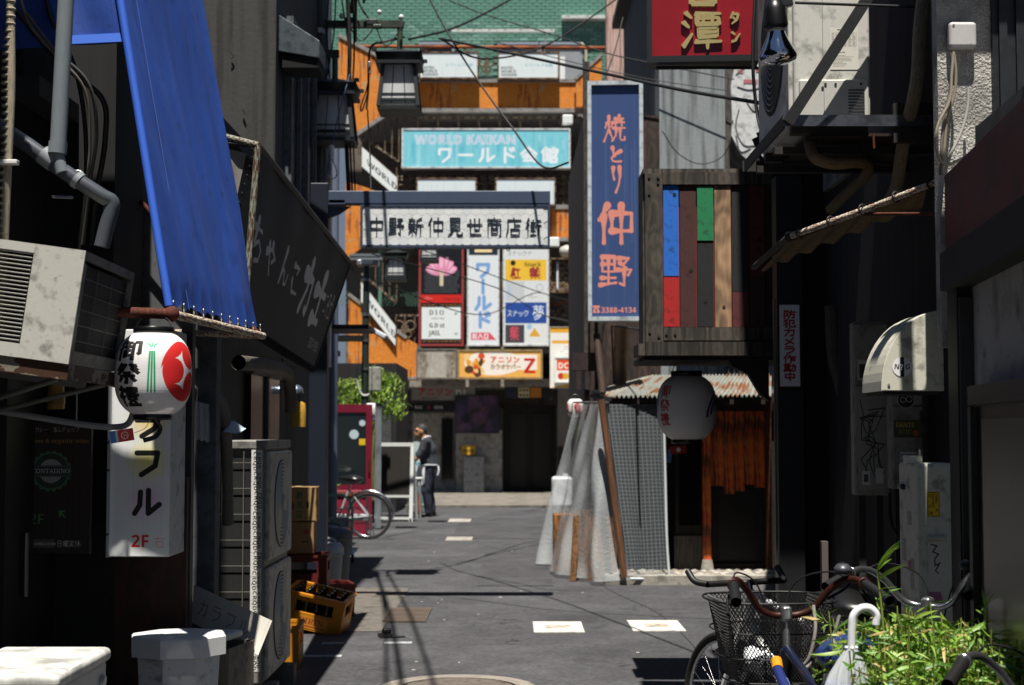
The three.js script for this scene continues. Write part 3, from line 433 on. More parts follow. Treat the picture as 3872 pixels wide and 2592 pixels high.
  part('dome_lamp', lathe([[0, -0.16], [0.14, -0.14], [0.2, -0.02], [0.18, 0.1], [0.05, 0.16], [0, 0.16]], 20, X(1297), Y(578), -Z + 0.3), mt(0xb9b6ac, { r: 0.25 }), b);
}
const EZ = 37.2, EK = EZ / 3465;
// a light box sign on the end building: frame, printed face
function boxSign(name, label, x0, x1, y0, y1, Z, depth, frame, draw, res = 256, roll = 0, frameW = 0.04) {
  const K = Z / 3465, w = (x1 - x0) * K, h = (y1 - y0) * K, o = thing(name, label, 'sign', [((x0 + x1) / 2 - 1171) * K, 1.55 + (990 - (y0 + y1) / 2) * K, -Z]);
  o.rotation.z = roll;
  part('case', rb(w, h, depth, 0.012, 0, 0, -depth / 2 - 0.004), frame, o);
  const W = Math.round(res * Math.max(1, w / h)), H = Math.round(W * h / w), iw = w - 2 * frameW, ih = h - 2 * frameW;
  part('face', plane(iw, ih, 0, 0, 0.004), canvas(W, H, draw, { r: 0.35 }), o);
  part('frame', [bx(w, frameW, 0.03, 0, h / 2 - frameW / 2, 0.003), bx(w, frameW, 0.03, 0, -h / 2 + frameW / 2, 0.003), bx(frameW, h - 2 * frameW, 0.03, w / 2 - frameW / 2, 0, 0.003), bx(frameW, h - 2 * frameW, 0.03, -w / 2 + frameW / 2, 0, 0.003)], frame, o);
  return o;
}
const whiteFrame = mt(0xd8dada, { t: 'grime', s: 0.7, r: 0.5 }), rustFrame = mt(0x8d7a62, { t: 'flake', s: 0.7, r: 0.8 }), darkFrame = mt(0x2d2f31, { r: 0.6 });
boxSign('hall_sign', 'wide pale turquoise light box lettered for the hall, hung on the balcony rail', 916, 1306, 288, 381, 37.1, 0.3, whiteFrame, (g, w, h) => {
  fillAll(g, w, h, '#7fcfdd'); for (let i = 0; i < 90; i++) { g.fillStyle = `rgba(${rnd() < 0.5 ? '190,232,240' : '60,170,196'},${rnd(0.05, 0.3)})`; g.fillRect(rnd(0, w), rnd(0, h * 0.5), rnd(4, 30), rnd(0.2, 1) * h); }
  latin(g, 'WORLD KAIKAN', w * 0.07, h * 0.38, h * 0.34, '#b9c8e2'); g.strokeStyle = '#e8f1f6'; g.lineWidth = 3; g.font = `bold ${h * 0.34}px sans-serif`; g.strokeText('WORLD KAIKAN', w * 0.07, h * 0.38);
  write(g, 'ワールド会館', w * 0.2, h * 0.47, h * 0.42, h * 0.42, { color: '#eaf3f7', weight: 0.17, step: w * 0.127 }); weather(g, w, h, 0.1, '70,120,140');
}, 260);
for (const [x0, x1, y0, y1, l] of [[955, 1094, 108, 172, 'white hotel light box beside the dark window under the rusty rail'], [1137, 1281, 108, 173, 'white hotel light box below the pale curtained window']])
  boxSign('hotel_sign', l, x0, x1, y0, y1, 37.1, 0.25, rustFrame, (g, w, h) => { fillAll(g, w, h, '#dfe9ea'); write(g, 'ホテルワールド会館', w * 0.3, h * 0.42, h * 0.14, h * 0.14, { color: '#9fc4cc', weight: 0.14 }); ['HOTEL', 'WORLD', 'KAIKAN'].forEach((s, i) => latin(g, s, w * 0.03 + (i ? 4 : 0), h * (0.66 + i * 0.14), h * 0.16, '#26302f')); weather(g, w, h, 0.08); }, 256);
for (const [x0, x1, l] of [[950, 1090, 'blank white light box above the gate sign, beside the scrolled ironwork'], [1132, 1272, 'blank white light box above the gate sign, under the turquoise sign']])
  boxSign('blank_sign', l, x0, x1, 403, 468, 37.1, 0.22, rustFrame, (g, w, h) => { fillAll(g, w, h, '#dbe6ea'); write(g, 'ワールド会館', w * 0.25, h * 0.45, h * 0.16, h * 0.16, { color: '#b5d3da' }); weather(g, w, h, 0.08); }, 256);
function slantSign(l, x0, y0, x1, y1, hh) { const K = 36.95 / 3465, o = thing('stair_sign', l, 'sign', [((x0 + x1) / 2 - 1171) * K, 1.55 + (990 - (y0 + y1) / 2) * K, -36.95]), w = Math.abs(x1 - x0) * K, h = hh * 1.25 * K; const sh = (q) => q.applyMatrix4(new THREE.Matrix4().set(1, 0, 0, 0, -(y1 - y0) / (x1 - x0), 1, 0, 0, 0, 0, 1, 0, 0, 0, 0, 1));
  part('case', sh(bx(w, h, 0.12, 0, 0, -0.065)), rustFrame, o); part('face', sh(plane(w - 0.05, h - 0.05, 0, 0, 0.003)), canvas(512, Math.round(512 * h / w), (g, W, H) => { fillAll(g, W, H, '#e6ebe9'); latin(g, 'WORLD KAIKAN', W * 0.14, H * 0.68, H * 0.42, '#1b1f22'); weather(g, W, H, 0.14); }, { r: 0.4 }), o); }
slantSign('slanted white stair sign, upper one, beside the turquoise sign', 822, 352, 908, 428, 40); slantSign('slanted white stair sign, lower one, behind the lamp post', 822, 664, 906, 772, 40);
slantSign('slanted white stair sign end behind the edge of the blue vertical sign', 1312, 440, 1345, 398, 38);
boxSign('lotus_sign', 'tall black sign with a pink flower above white bar names', 957, 1060, 560, 792, 36.9, 0.2, mt(0x9a3a3a, { r: 0.5 }), (g, w, h) => {
  fillAll(g, w, h, '#17191d'); const P = [[0, 0, -1.25], [0, 0, 1.25], [0, 0, -0.8], [0, 0, 0.8], [0, 0, -0.4], [0, 0, 0.4], [0, 0, 0]];
  for (const [x, y, a] of P) { g.save(); g.translate(w * 0.5, h * 0.27); g.rotate(a); g.fillStyle = '#e58fb4'; g.beginPath(); g.ellipse(0, -h * 0.085, w * 0.10, h * 0.095, 0, 0, 7); g.fill(); g.fillStyle = '#f5bcd2'; g.beginPath(); g.ellipse(0, -h * 0.11, w * 0.05, h * 0.055, 0, 0, 7); g.fill(); g.restore(); }
  for (let i = 0; i < 11; i++) { g.fillStyle = '#9aa0a6'; for (let x = w * (0.08 + 0.02 * (i % 3)); x < w * 0.9;) { const l = rnd(6, 22); g.fillRect(x, h * (0.24 + i * 0.022), l, 2.2); x += l + rnd(3, 6); } }
  g.fillStyle = '#d8c8a8'; g.fillRect(w * 0.46, h * 0.24, w * 0.09, h * 0.16);
  g.fillStyle = '#cf2b22'; g.fillRect(0, h * 0.49, w, h * 0.085); latin(g, "VOWZ BAR", w * 0.55, h * 0.55, h * 0.032, '#5a1010', 'serif'); write(g, 'バー', w * 0.08, h * 0.51, w * 0.1, h * 0.04, { color: '#f0b8b0' });
  g.fillStyle = '#e6ecea'; g.fillRect(w * 0.02, h * 0.62, w * 0.96, h * 0.33);
  for (const y of [0.598, 0.972]) for (let i = 0; i < 18; i++) { g.fillStyle = i % 2 ? '#e5b43a' : '#c4642a'; g.beginPath(); g.arc(w * (0.04 + i * 0.054), h * y, w * 0.012, 0, 7); g.fill(); }
  latin(g, 'D I O', w * 0.2, h * 0.70, h * 0.066, '#10262a', 'serif'); latin(g, '2F', w * 0.82, h * 0.70, h * 0.035, '#10262a'); latin(g, 'music Bar', w * 0.26, h * 0.745, h * 0.03, '#555', 'serif', false);
  latin(g, 'G.D st', w * 0.2, h * 0.83, h * 0.06, '#16302c'); latin(g, 'JAIL', w * 0.2, h * 0.91, h * 0.066, '#16302c'); latin(g, '1F', w * 0.82, h * 0.91, h * 0.035, '#16302c'); weather(g, w, h, 0.08);
}, 300, 0, 0.05);
boxSign('entrance_sign', 'tall white sign with pale blue letters and a red entrance arrow', 1068, 1142, 560, 792, 36.9, 0.2, whiteFrame, (g, w, h) => {
  fillAll(g, w, h, '#e3e9ec'); g.fillStyle = '#23303c'; g.fillRect(0, 0, w, h * 0.085); g.fillStyle = '#f0d9a8'; g.fillRect(w * 0.2, 0, w * 0.6, h * 0.055);
  write(g, 'ワールド', w * 0.2, h * 0.16, w * 0.58, h * 0.155, { vertical: true, step: h * 0.17, color: '#7ea6d8', weight: 0.24 });
  g.fillStyle = '#d8586a'; g.beginPath(); g.moveTo(w * 0.08, h * 0.88); g.lineTo(w * 0.72, h * 0.88); g.lineTo(w * 0.95, h * 0.955); g.lineTo(w * 0.08, h * 0.955); g.fill(); write(g, 'お入口', w * 0.12, h * 0.888, w * 0.18, h * 0.058, { color: '#fff', weight: 0.16 }); weather(g, w, h, 0.08);
}, 240);
boxSign('tenant_sign', 'tall sign of stacked bar name plates, yellow and blue', 1150, 1256, 560, 792, 36.9, 0.2, whiteFrame, (g, w, h) => {
  fillAll(g, w, h, '#dde1e2'); write(g, 'スナックナイト', w * 0.06, h * 0.04, w * 0.11, h * 0.05, { color: '#555c60', weight: 0.08 });
  g.fillStyle = '#efc23e'; g.fillRect(w * 0.02, h * 0.13, w * 0.96, h * 0.215); latin(g, 'Snack', w * 0.46, h * 0.2, h * 0.06, '#3a3a10', 'serif'); write(g, '紅葉', w * 0.14, h * 0.215, w * 0.24, h * 0.115, { color: '#9a2a34', brush: 1, weight: 0.13, step: w * 0.46 }); g.fillStyle = '#2a2415'; g.beginPath(); g.arc(w * 0.2, h * 0.165, w * 0.06, 0, 7); g.fill();
  g.fillStyle = '#c9cdd1'; g.fillRect(w * 0.02, h * 0.355, w * 0.44, h * 0.2); g.fillStyle = '#a7cbe8'; g.fillRect(w * 0.08, h * 0.4, w * 0.05, h * 0.12); g.strokeStyle = '#8e9499'; g.lineWidth = 3; g.beginPath(); g.arc(w * 0.82, h * 0.42, w * 0.08, 0, 7); g.stroke(); write(g, 'バー', w * 0.56, h * 0.49, w * 0.1, h * 0.05, { color: '#888' });
  g.fillStyle = '#2c4f9e'; g.fillRect(w * 0.02, h * 0.57, w * 0.96, h * 0.215); write(g, 'スナック', w * 0.06, h * 0.65, w * 0.12, h * 0.065, { color: '#e8eef6', weight: 0.12 }); write(g, '夢', w * 0.66, h * 0.60, w * 0.26, h * 0.15, { color: '#e8eef6', weight: 0.09 });
  g.fillStyle = '#45464a'; g.fillRect(w * 0.02, h * 0.8, w * 0.44, h * 0.185); write(g, '葉', w * 0.14, h * 0.82, w * 0.2, h * 0.14, { color: '#d05060', brush: 1, weight: 0.14 });
  g.fillStyle = '#e3e6e4'; g.fillRect(w * 0.5, h * 0.8, w * 0.48, h * 0.185); g.fillStyle = '#e2a93c'; g.beginPath(); g.moveTo(w * 0.7, h * 0.83); g.lineTo(w * 0.84, h * 0.92); g.lineTo(w * 0.57, h * 0.92); g.fill(); g.fillStyle = '#9cc4de'; g.beginPath(); g.arc(w * 0.58, h * 0.82, w * 0.06, 0, 7); g.fill(); weather(g, w, h, 0.08);
}, 300);
boxSign('faded_sign', 'scorched faded light box with bare grey face beside the orange karaoke sign', 951, 1045, 798, 868, 36.9, 0.3, mt(0x6e6a62, { t: 'grime', s: 0.5 }), (g, w, h) => { fillAll(g, w, h, '#a9a498'); for (let i = 0; i < 500; i++) { const e = rnd() < 0.5; g.fillStyle = `rgba(${e ? '70,52,34' : '205,200,190'},${rnd(0.02, 0.16)})`; g.beginPath(); g.ellipse(e ? (rnd() < 0.5 ? rnd(0, w * 0.25) : rnd(w * 0.75, w)) : w * rnd(0.25, 0.75), rnd(0, h), rnd(4, 20), rnd(6, 26), 0, 0, 7); g.fill(); } weather(g, w, h, 0.3); }, 256);
boxSign('karaoke_sign', 'orange and white karaoke bar light box over the entrance', 1046, 1241, 800, 868, 36.9, 0.3, mt(0x9d8456, { t: 'grime', s: 0.5 }), (g, w, h) => {
  fillAll(g, w, h, '#f0b45a'); g.fillStyle = '#f8efe2'; g.beginPath(); g.ellipse(w * 0.42, h * 0.45, w * 0.36, h * 0.48, 0, 0, 7); g.fill(); g.fillRect(w * 0.6, h * 0.12, w * 0.36, h * 0.6);
  for (let i = 0; i < 16; i++) { g.fillStyle = ['#e9a23a', '#d9572a', '#f4d089', '#5a3b2a'][i % 4]; g.beginPath(); g.ellipse(w * (0.08 + 0.2 * rnd()), h * rnd(0.15, 0.9), w * rnd(0.02, 0.06), h * rnd(0.08, 0.26), rnd(-0.8, 0.8), 0, 7); g.fill(); }
  write(g, 'アニソン', w * 0.38, h * 0.2, w * 0.08, h * 0.25, { color: '#d2452a', weight: 0.18, step: w * 0.095 }); write(g, 'カラオケバー', w * 0.38, h * 0.5, w * 0.058, h * 0.2, { color: '#8a5a20', weight: 0.17, step: w * 0.064 }); latin(g, 'Z', w * 0.79, h * 0.85, h * 0.82, '#c8281c', 'sans-serif'); weather(g, w, h, 0.06);
}, 256, 0, 0.05);
boxSign('card_poster', 'long white and yellow menu banner hung beside the entrance', 1258, 1330, 748, 888, 36.5, 0.06, mt(0xdedcd2, { r: 0.5 }), (g, w, h) => { fillAll(g, w, h, '#eceae2'); g.fillStyle = '#e8a92e'; g.fillRect(0, 0, w, h * 0.09); g.fillRect(w * 0.05, h * 0.22, w * 0.9, h * 0.05); g.beginPath(); g.moveTo(0, h); g.lineTo(w, h * 0.9); g.lineTo(w, h); g.fill(); for (let i = 0; i < 14; i++) { g.fillStyle = ['#d98a92', '#8fb4c8', '#a9a9a0'][i % 3]; g.fillRect(w * rnd(0.08, 0.6), h * (0.32 + i * 0.04), w * rnd(0.1, 0.3), 4); } }, 220, 0, 0.01);
boxSign('card_sign', 'small white square sign with orange letters and two overlapping discs', 1268, 1309, 818, 876, 36.3, 0.12, mt(0xd9d9d4, { r: 0.5 }), (g, w, h) => { fillAll(g, w, h, '#f1f1ea'); g.fillStyle = '#e8542a'; g.fillRect(w * 0.1, h * 0.06, w * 0.8, h * 0.46); latin(g, 'DC', w * 0.5, h * 0.44, h * 0.36, '#f7f4ea', 'sans-serif', true, 'center'); g.fillStyle = '#cc3a22'; g.beginPath(); g.arc(w * 0.36, h * 0.76, w * 0.2, 0, 7); g.fill(); g.fillStyle = 'rgba(226,160,32,0.85)'; g.beginPath(); g.arc(w * 0.64, h * 0.76, w * 0.2, 0, 7); g.fill(); }, 128, 0, 0.02);
{ // open light box with bare tubes
  const K = 36.9 / 3465, o = thing('open_light_box', 'open sign box showing two bare fluorescent tubes', 'sign', [(1289 - 1171) * K, 1.55 + (990 - 629) * K, -36.9]);
  part('case', [bx(0.66, 0.82, 0.03, 0, 0, -0.2), bx(0.03, 0.82, 0.2, -0.32, 0, -0.1), bx(0.03, 0.82, 0.2, 0.32, 0, -0.1), bx(0.66, 0.03, 0.2, 0, 0.41, -0.1), bx(0.66, 0.03, 0.2, 0, -0.41, -0.1)], mt(0x9b8d78, { t: 'flake', s: 0.5, r: 0.7 }), o);
  for (const x of [-0.14, 0.16]) { const t = part('tube_lamp', cyl(0.028, 0.028, 0.66, 10, x, 0, -0.12), mt(0xdfe3e6, { r: 0.2 }), o); part('end_cap', [cyl(0.04, 0.04, 0.05, 10, x, 0.32, -0.12), cyl(0.04, 0.04, 0.05, 10, x, -0.32, -0.12)], mt(0x9a9a9a, { r: 0.4 }), t); }
}
boxSign('shop_sign', 'grey lintel sign with faded red letters in the dark entrance', 940, 1088, 884, 918, 38.05, 0.05, mt(0x55514d, { r: 0.8 }), (g, w, h) => { fillAll(g, w, h, '#8b8680'); write(g, 'アニソン', w * 0.1, h * 0.12, w * 0.12, h * 0.52, { color: '#a83b34', weight: 0.2, step: w * 0.14 }); latin(g, 'DJ', w * 0.68, h * 0.78, h * 0.75, '#d8d6d0'); latin(g, 'BAR & CAFE', w * 0.16, h * 0.9, h * 0.2, '#3d3a38'); }, 128, 0, 0.01);
boxSign('bar_sign', 'black strip sign with pale letters under the grey lintel sign', 936, 1050, 923, 941, 38.05, 0.05, mt(0x131315, { r: 0.6 }), (g, w, h) => { fillAll(g, w, h, '#17171a'); latin(g, 'RAI', w * 0.1, h * 0.75, h * 0.6, '#b9b5b0'); latin(g, 'Z', w * 0.36, h * 0.78, h * 0.7, '#a33'); latin(g, 'EEN', w * 0.5, h * 0.75, h * 0.6, '#b9b5b0'); }, 128, 0, 0.008);
boxSign('dark_poster', 'dark purple poster panel on the entrance wall', 1040, 1142, 905, 992, 38.0, 0.05, mt(0x1c1a20, { r: 0.6 }), (g, w, h) => { fillAll(g, w, h, '#211d27'); for (let i = 0; i < 60; i++) { g.fillStyle = `rgba(${[90, 60, 110, 140][i % 4]},${[60, 80, 70, 90][i % 4]},${[100, 110, 130, 96][i % 4]},0.25)`; g.beginPath(); g.ellipse(rnd(0, w), rnd(0, h), rnd(4, 26), rnd(4, 30), rnd(0, 3), 0, 7); g.fill(); } }, 128, 0, 0.01);
boxSign('notice_sign', 'row of coloured notice plates high in the dark entrance', 1155, 1262, 884, 914, 37.7, 0.05, mt(0x25221f, { r: 0.7 }), (g, w, h) => { fillAll(g, w, h, '#1c1e22'); g.fillStyle = '#c9bf98'; g.fillRect(w * 0.28, h * 0.1, w * 0.24, h * 0.8); g.fillStyle = '#c47a22'; g.fillRect(w * 0.54, h * 0.1, w * 0.24, h * 0.8); g.fillStyle = '#262b3c'; g.fillRect(w * 0.03, h * 0.1, w * 0.22, h * 0.8); for (let i = 0; i < 6; i++) { g.fillStyle = '#2a2621'; g.fillRect(w * (0.31 + (i % 3) * 0.07), h * (0.2 + (i > 2) * 0.4), w * 0.04, h * 0.2); } }, 128, 0, 0.01);
boxSign('yellow_notice', 'small yellow notice board on the entrance wall above the white shutter box', 1055, 1089, 1019, 1042, 38.1, 0.04, mt(0x8a6a1c, { r: 0.6 }), (g, w, h) => { fillAll(g, w, h, '#c79a2a'); g.fillStyle = '#5a4212'; for (let i = 0; i < 6; i++) g.fillRect(w * (0.12 + i * 0.13), h * 0.4, w * 0.08, h * 0.3); }, 64, 0, 0.01);
// ---------------------------------------------------------------- left side of the alley
const steel = mt(0x9a9b9c, { m: 0.9, r: 0.35 }), pvc = mt(0x7d858a, { t: 'plain', s: 0.3, r: 0.4 }), pvcDark = mt(0x4a4f55, { t: 'plain', s: 0.3, r: 0.35 }), cream = mt(0xb9ad94, { t: 'grime', s: 0.25, r: 0.8, b: 'fine', bs: 0.002 }), black = mt(0x0f1011, { r: 0.5 }), rust = mt(0x9a8272, { t: 'rust', s: 0.3, r: 0.85 }), flake = mt(0xffffff, { t: 'flake', s: 0.25, r: 0.8 }), cable = mt(0x141414, { r: 0.6 }), greyCable = mt(0x6a6459, { r: 0.7 });
const acWhite = mt(0xc9c8bf, { t: 'grime', s: 0.55, r: 0.45 });
{ // blue awning
  const o = thing('awning', 'steep blue canvas awning laced to a peeling pipe above the festival lantern', 'awning');
  const A = [-1.274, 2.019, -5.6], A1 = [-1.512, 3.406, -5.6], B = [-1.164, 2.031, -7], B1 = [-1.511, 3.87, -7];
  const blue = mt(0x305cc0, { t: 'cloth', s: 1, r: 0.55, b: 'weave', s2: 0.02, bs: 0.0006, d: 1 });
  const wave = (u, v) => 0.004 * Math.sin(u * 41 + v * 9) * Math.sin(v * 7 + u * 3) + 0.016 * Math.max(0, Math.sin(u * 9 - v * 6 + 1)) * (1 - v) * u + 0.006 * Math.sin(u * 17 + v * 2) * (0.4 + 0.6 * (1 - v)) + 0.012 * Math.sin(v * 4 + u * 5) - 0.012 * Math.pow(Math.abs(Math.sin(u * PI * 10)), 0.7) * Math.max(0, 1 - v * 14);
  const sheetG = patch(A, B, B1, A1, 60, 60, wave); { const p = sheetG.attributes.position, q = sheetG.attributes.uv; for (let i = 0; i < p.count; i++) { const u = q.getX(i), v = q.getY(i), e = Math.pow(u, 6); p.setZ(i, p.getZ(i) + e * (0.018 * Math.sin(v * 14) + 0.05 * Math.sin(v * PI))); p.setY(i, p.getY(i) + Math.pow(1 - v, 12) * 0.012 * Math.cos(u * PI * 22)); } sheetG.computeVertexNormals(); }
  const c = part('canvas', sheetG, blue, o);
  part('edge_roll', tube([A, mix(A, A1, 0.3), mix(A, A1, 0.6), A1], 0.016, 30, 8), mt(0x3a68d2, { r: 0.5 }), c);
  part('seam', [tube([mix(A, B, 0.16), mix(mix(A, B, 0.16), mix(A1, B1, 0.13), 0.5), mix(A1, B1, 0.13)].map((p) => add(p, [0.012, 0, 0.004])), 0.0014, 30, 5)], mt(0x456ab8, { r: 0.6 }), c);
  const S = [[-1.448, 3.014, -5.62], [-1.724, 3.011, -5.66], [-2.088, 3.026, -5.8]];
  part('side_panel', [patch(S[1], S[0], [-1.511, 3.412, -5.62], [-1.847, 3.426, -5.66], 10, 8, (u, v) => 0.006 * Math.sin(u * 8 + v * 3)), patch(S[2], S[1], [-1.847, 3.426, -5.66], [-2.2, 3.472, -5.8], 8, 8)], blue, o);
  part('hem', [bar(add(S[0], [0, 0.02, 0.006]), add(S[1], [0, 0.02, 0.006]), 0.035, 0.006)], mt(0x3f6bcf, { r: 0.5 }), o);
  const P0 = add(A, [0.01, -0.03, 0]), P1 = add(B, [0.01, -0.035, 0]);
  part('pipe', [rod(P0, P1, 0.017, 12), rod(mix(P0, P1, 1), add(P1, [-0.45, 0.02, 0]), 0.015, 10)], flake, o);
  part('pipe', [rod([-1.452, 1.99, -5.52], P0, 0.02, 12), sph(0.03, ...P0), rod(P0, add(P0, [-0.5, 0.0, 0]), 0.012)], rust, o);
  const back = [-1.72, 2.62, -6.95]; each('strut', [rod(mix(P0, P1, 0.95), back, 0.012), rod(P0, add(P0, [-0.6, -0.01, -0.05]), 0.012)], rust, o);
  const tie = new THREE.TorusGeometry(0.022, 0.0022, 5, 14);
  for (let i = 0; i <= 10; i++) { const p = mix(P0, P1, (i + 0.15) / 10.6); const t = part('lacing', tie, mt(0x8a857a, { r: 0.8 }), o, add(p, [0.0, 0.012, 0]), [0, PI / 2 + 0.3, 0.2]); part('grommet', new THREE.TorusGeometry(0.009, 0.0035, 6, 12), steel, t, [0, 0.03, 0.0], [0, 0, 0]); }
}
function festivalLantern(name, label, at, s, paint, group) { // paper globe with ribs, two black rims, wire handle
  const o = thing(name, label, 'lantern', at, 0, group);
  const pr = [], n = 60; for (let i = 0; i <= n; i++) { const y = -1 + 2 * i / n, r = Math.pow(Math.max(0, 1 - Math.pow(Math.abs(y) * 0.93, 2.7)), 0.42) * 0.99, rib = 0.008 * Math.abs(Math.sin(i * PI / 2)); pr.push([s * (r * 1.0 - rib), s * y * 1.06]); }
  part('paper_globe', lathe(pr, 48), paint, o, undefined, [0, o.userData.turn ?? 0, 0]);
  const rim = mt(0x0d0d0e, { r: 0.3 }); part('rim', lathe([[s * 0.40, 0], [s * 0.52, 0], [s * 0.53, s * 0.17], [s * 0.42, s * 0.17], [s * 0.40, 0]], 36, 0, s * 1.04, 0), rim, o); part('rim', lathe([[s * 0.36, 0], [s * 0.5, 0], [s * 0.5, s * 0.16], [s * 0.36, s * 0.16], [s * 0.36, 0]], 36, 0, -s * 1.2, 0), rim, o);
  part('handle', tube([[-s * 0.46, s * 1.14, 0], [-s * 0.42, s * 1.35, 0], [-s * 0.2, s * 1.52, 0], [0, s * 1.56, 0], [s * 0.2, s * 1.52, 0], [s * 0.42, s * 1.35, 0], [s * 0.46, s * 1.14, 0]], 0.0035, 30, 6), mt(0x777777, { m: 0.8, r: 0.4 }), o);
  return o;
}
const paper = (draw, w = 1024, h = 512, o = {}) => canvas(w, h, draw, { r: 0.6, d: 1, x: { transmission: 0.12, thickness: 0, ...o } });
// three-comma crest: arcs that swirl round the middle
function tomoe(g, cx, cy, R, c) { g.save(); g.translate(cx, cy); for (let i = 0; i < 3; i++) { g.save(); g.rotate(i * PI * 2 / 3 + 0.5); g.fillStyle = c; g.beginPath(); g.arc(0, -R * 0.52, R * 0.40, 0, 7); g.fill(); g.beginPath(); g.moveTo(-R * 0.40, -R * 0.52); g.bezierCurveTo(-R * 0.44, -R * 0.1, -R * 0.9, R * 0.02, -R * 0.86, R * 0.42); g.bezierCurveTo(-R * 1.12, -R * 0.05, -R * 0.85, -R * 0.85, -R * 0.05, -R * 0.92); g.fill(); g.restore(); } g.restore(); }
{
  const draw = (g, w, h) => { fillAll(g, w, h, '#eceaea'); for (let i = 0; i < 60; i++) { g.fillStyle = `rgba(190,186,190,${rnd(0, 0.12)})`; g.fillRect(rnd(0, w), 0, rnd(2, 12), h); } for (let i = 0; i < 60; i++) { g.fillStyle = 'rgba(150,146,150,0.35)'; g.fillRect(0, i * h / 60, w, 1.3); }
    for (const ox of [0, 512]) { // letters and crest repeat on both halves
      write(g, '御祭禮', ox + 2, h * 0.10, 138, h * 0.262, { vertical: true, step: h * 0.275, weight: 0.15, color: '#0c0b0d', cap: 'butt' });
      g.strokeStyle = '#1b9a63'; for (let k = 0; k < 3; k++) { g.lineWidth = 8; g.beginPath(); g.moveTo(ox + 176 + k * 9, h * 0.24); g.lineTo(ox + 168 + k * 15, h * 0.74); g.stroke(); } for (let k = 0; k < 5; k++) { g.fillStyle = '#3fb07f'; g.beginPath(); g.ellipse(ox + 168 + k * 9, h * (0.16 + 0.02 * (k % 2)), 4, h * 0.03, -0.7 + k * 0.35, 0, 7); g.fill(); }
      g.save(); g.translate(ox + 352, h * 0.47); g.scale(1.05, 1.55); tomoe(g, 0, 0, 128, '#d31d1a'); g.restore(); } };
  const c = [-1.323, 1.766, -5.58], o = festivalLantern('festival_lantern', 'white paper festival lantern with black letters and red swirl crest, hanging in the sun', c, 0.142, paper(draw));
  o.children[0].rotation.y = 2.2;
  const tag = part('paper_tag', new THREE.BoxGeometry(0.085, 0.045, 0.002), canvas(128, 64, (g, w, h) => { fillAll(g, w, h, '#d8322c'); g.fillStyle = '#3f7fc0'; g.fillRect(0, 0, 30, h); g.fillStyle = '#b8cfe6'; g.fillRect(30, 0, 14, h); g.fillStyle = '#f4eee8'; g.beginPath(); g.arc(80, 32, 20, 0, 7); g.fill(); tomoe(g, 80, 32, 17, '#d8322c'); }, { d: 1 }), o, [-0.105, -0.228, 0.03], [0, 0.2, 0.16]);
  part('tag_string', tube([[-0.01, -0.17, 0.0], [-0.02, -0.2, 0.03], [-0.06, -0.218, 0.03]], 0.0012, 10, 5), mt(0xb8b8b8), tag.parent);
  part('bulb_holder', [tube([[0.0, -0.165, 0], [0.03, -0.2, 0.01], [0.02, -0.23, 0.03], [-0.02, -0.245, 0.05]], 0.009, 16, 8)], black, o);
}
{ // white vertical sign
  const Z = 6.3, w = 0.255, h = 0.945, o = thing('vertical_sign', 'white box sign with black letters, hanging behind the sunlit lantern', 'sign', [-1.544, 1.508, -6.3]);
  part('case', rb(w, h, 0.28, 0.008, 0, 0, -0.143), mt(0xc6c8c8, { t: 'stain', s: 0.6, r: 0.5 }), o);
  part('face', plane(w - 0.004, h - 0.01, 0, 0, 0.001), canvas(280, 1040, (g, W, H) => { fillAll(g, W, H, '#e3e6e6'); for (const [y, c] of [[0.25, '205,220,240'], [0.40, '235,200,120'], [0.58, '240,226,130'], [0.76, '232,190,226']]) { const q = g.createRadialGradient(W * 0.62, H * y, 5, W * 0.62, H * y, 110); q.addColorStop(0, `rgba(${c},0.9)`); q.addColorStop(1, `rgba(${c},0)`); g.fillStyle = q; g.fillRect(0, 0, W, H); }
    write(g, 'カラフル', 108, 190, 132, 128, { vertical: true, step: 180, weight: 0.19, color: '#0f1010' }); latin(g, '2F', 104, 1000, 78, '#d3261c'); write(g, '右', 206, 946, 54, 58, { color: '#f0a89c', weight: 0.07 }); weather(g, W, H, 0.07); }), o);
  part('edge_trim', [bx(0.012, h, 0.02, -w / 2 + 0.001, 0, 0.003)], mt(0xb6b9bb, { r: 0.4, m: 0.5 }), o);
  part('screw', [-0.32, 0, 0.12, 0.4].map((t) => cyl(0.006, 0.006, 0.008, 8, -w / 2 + 0.001, -h * t, 0.016, PI / 2, 0, 0)), mt(0x444444, { r: 0.5 }), o);
  part('bracket', [bx(0.3, 0.03, 0.03, -w / 2 - 0.12, h / 2 - 0.1, -0.2), bx(0.3, 0.03, 0.03, -w / 2 - 0.12, -h / 2 + 0.12, -0.2)], black, o);
}
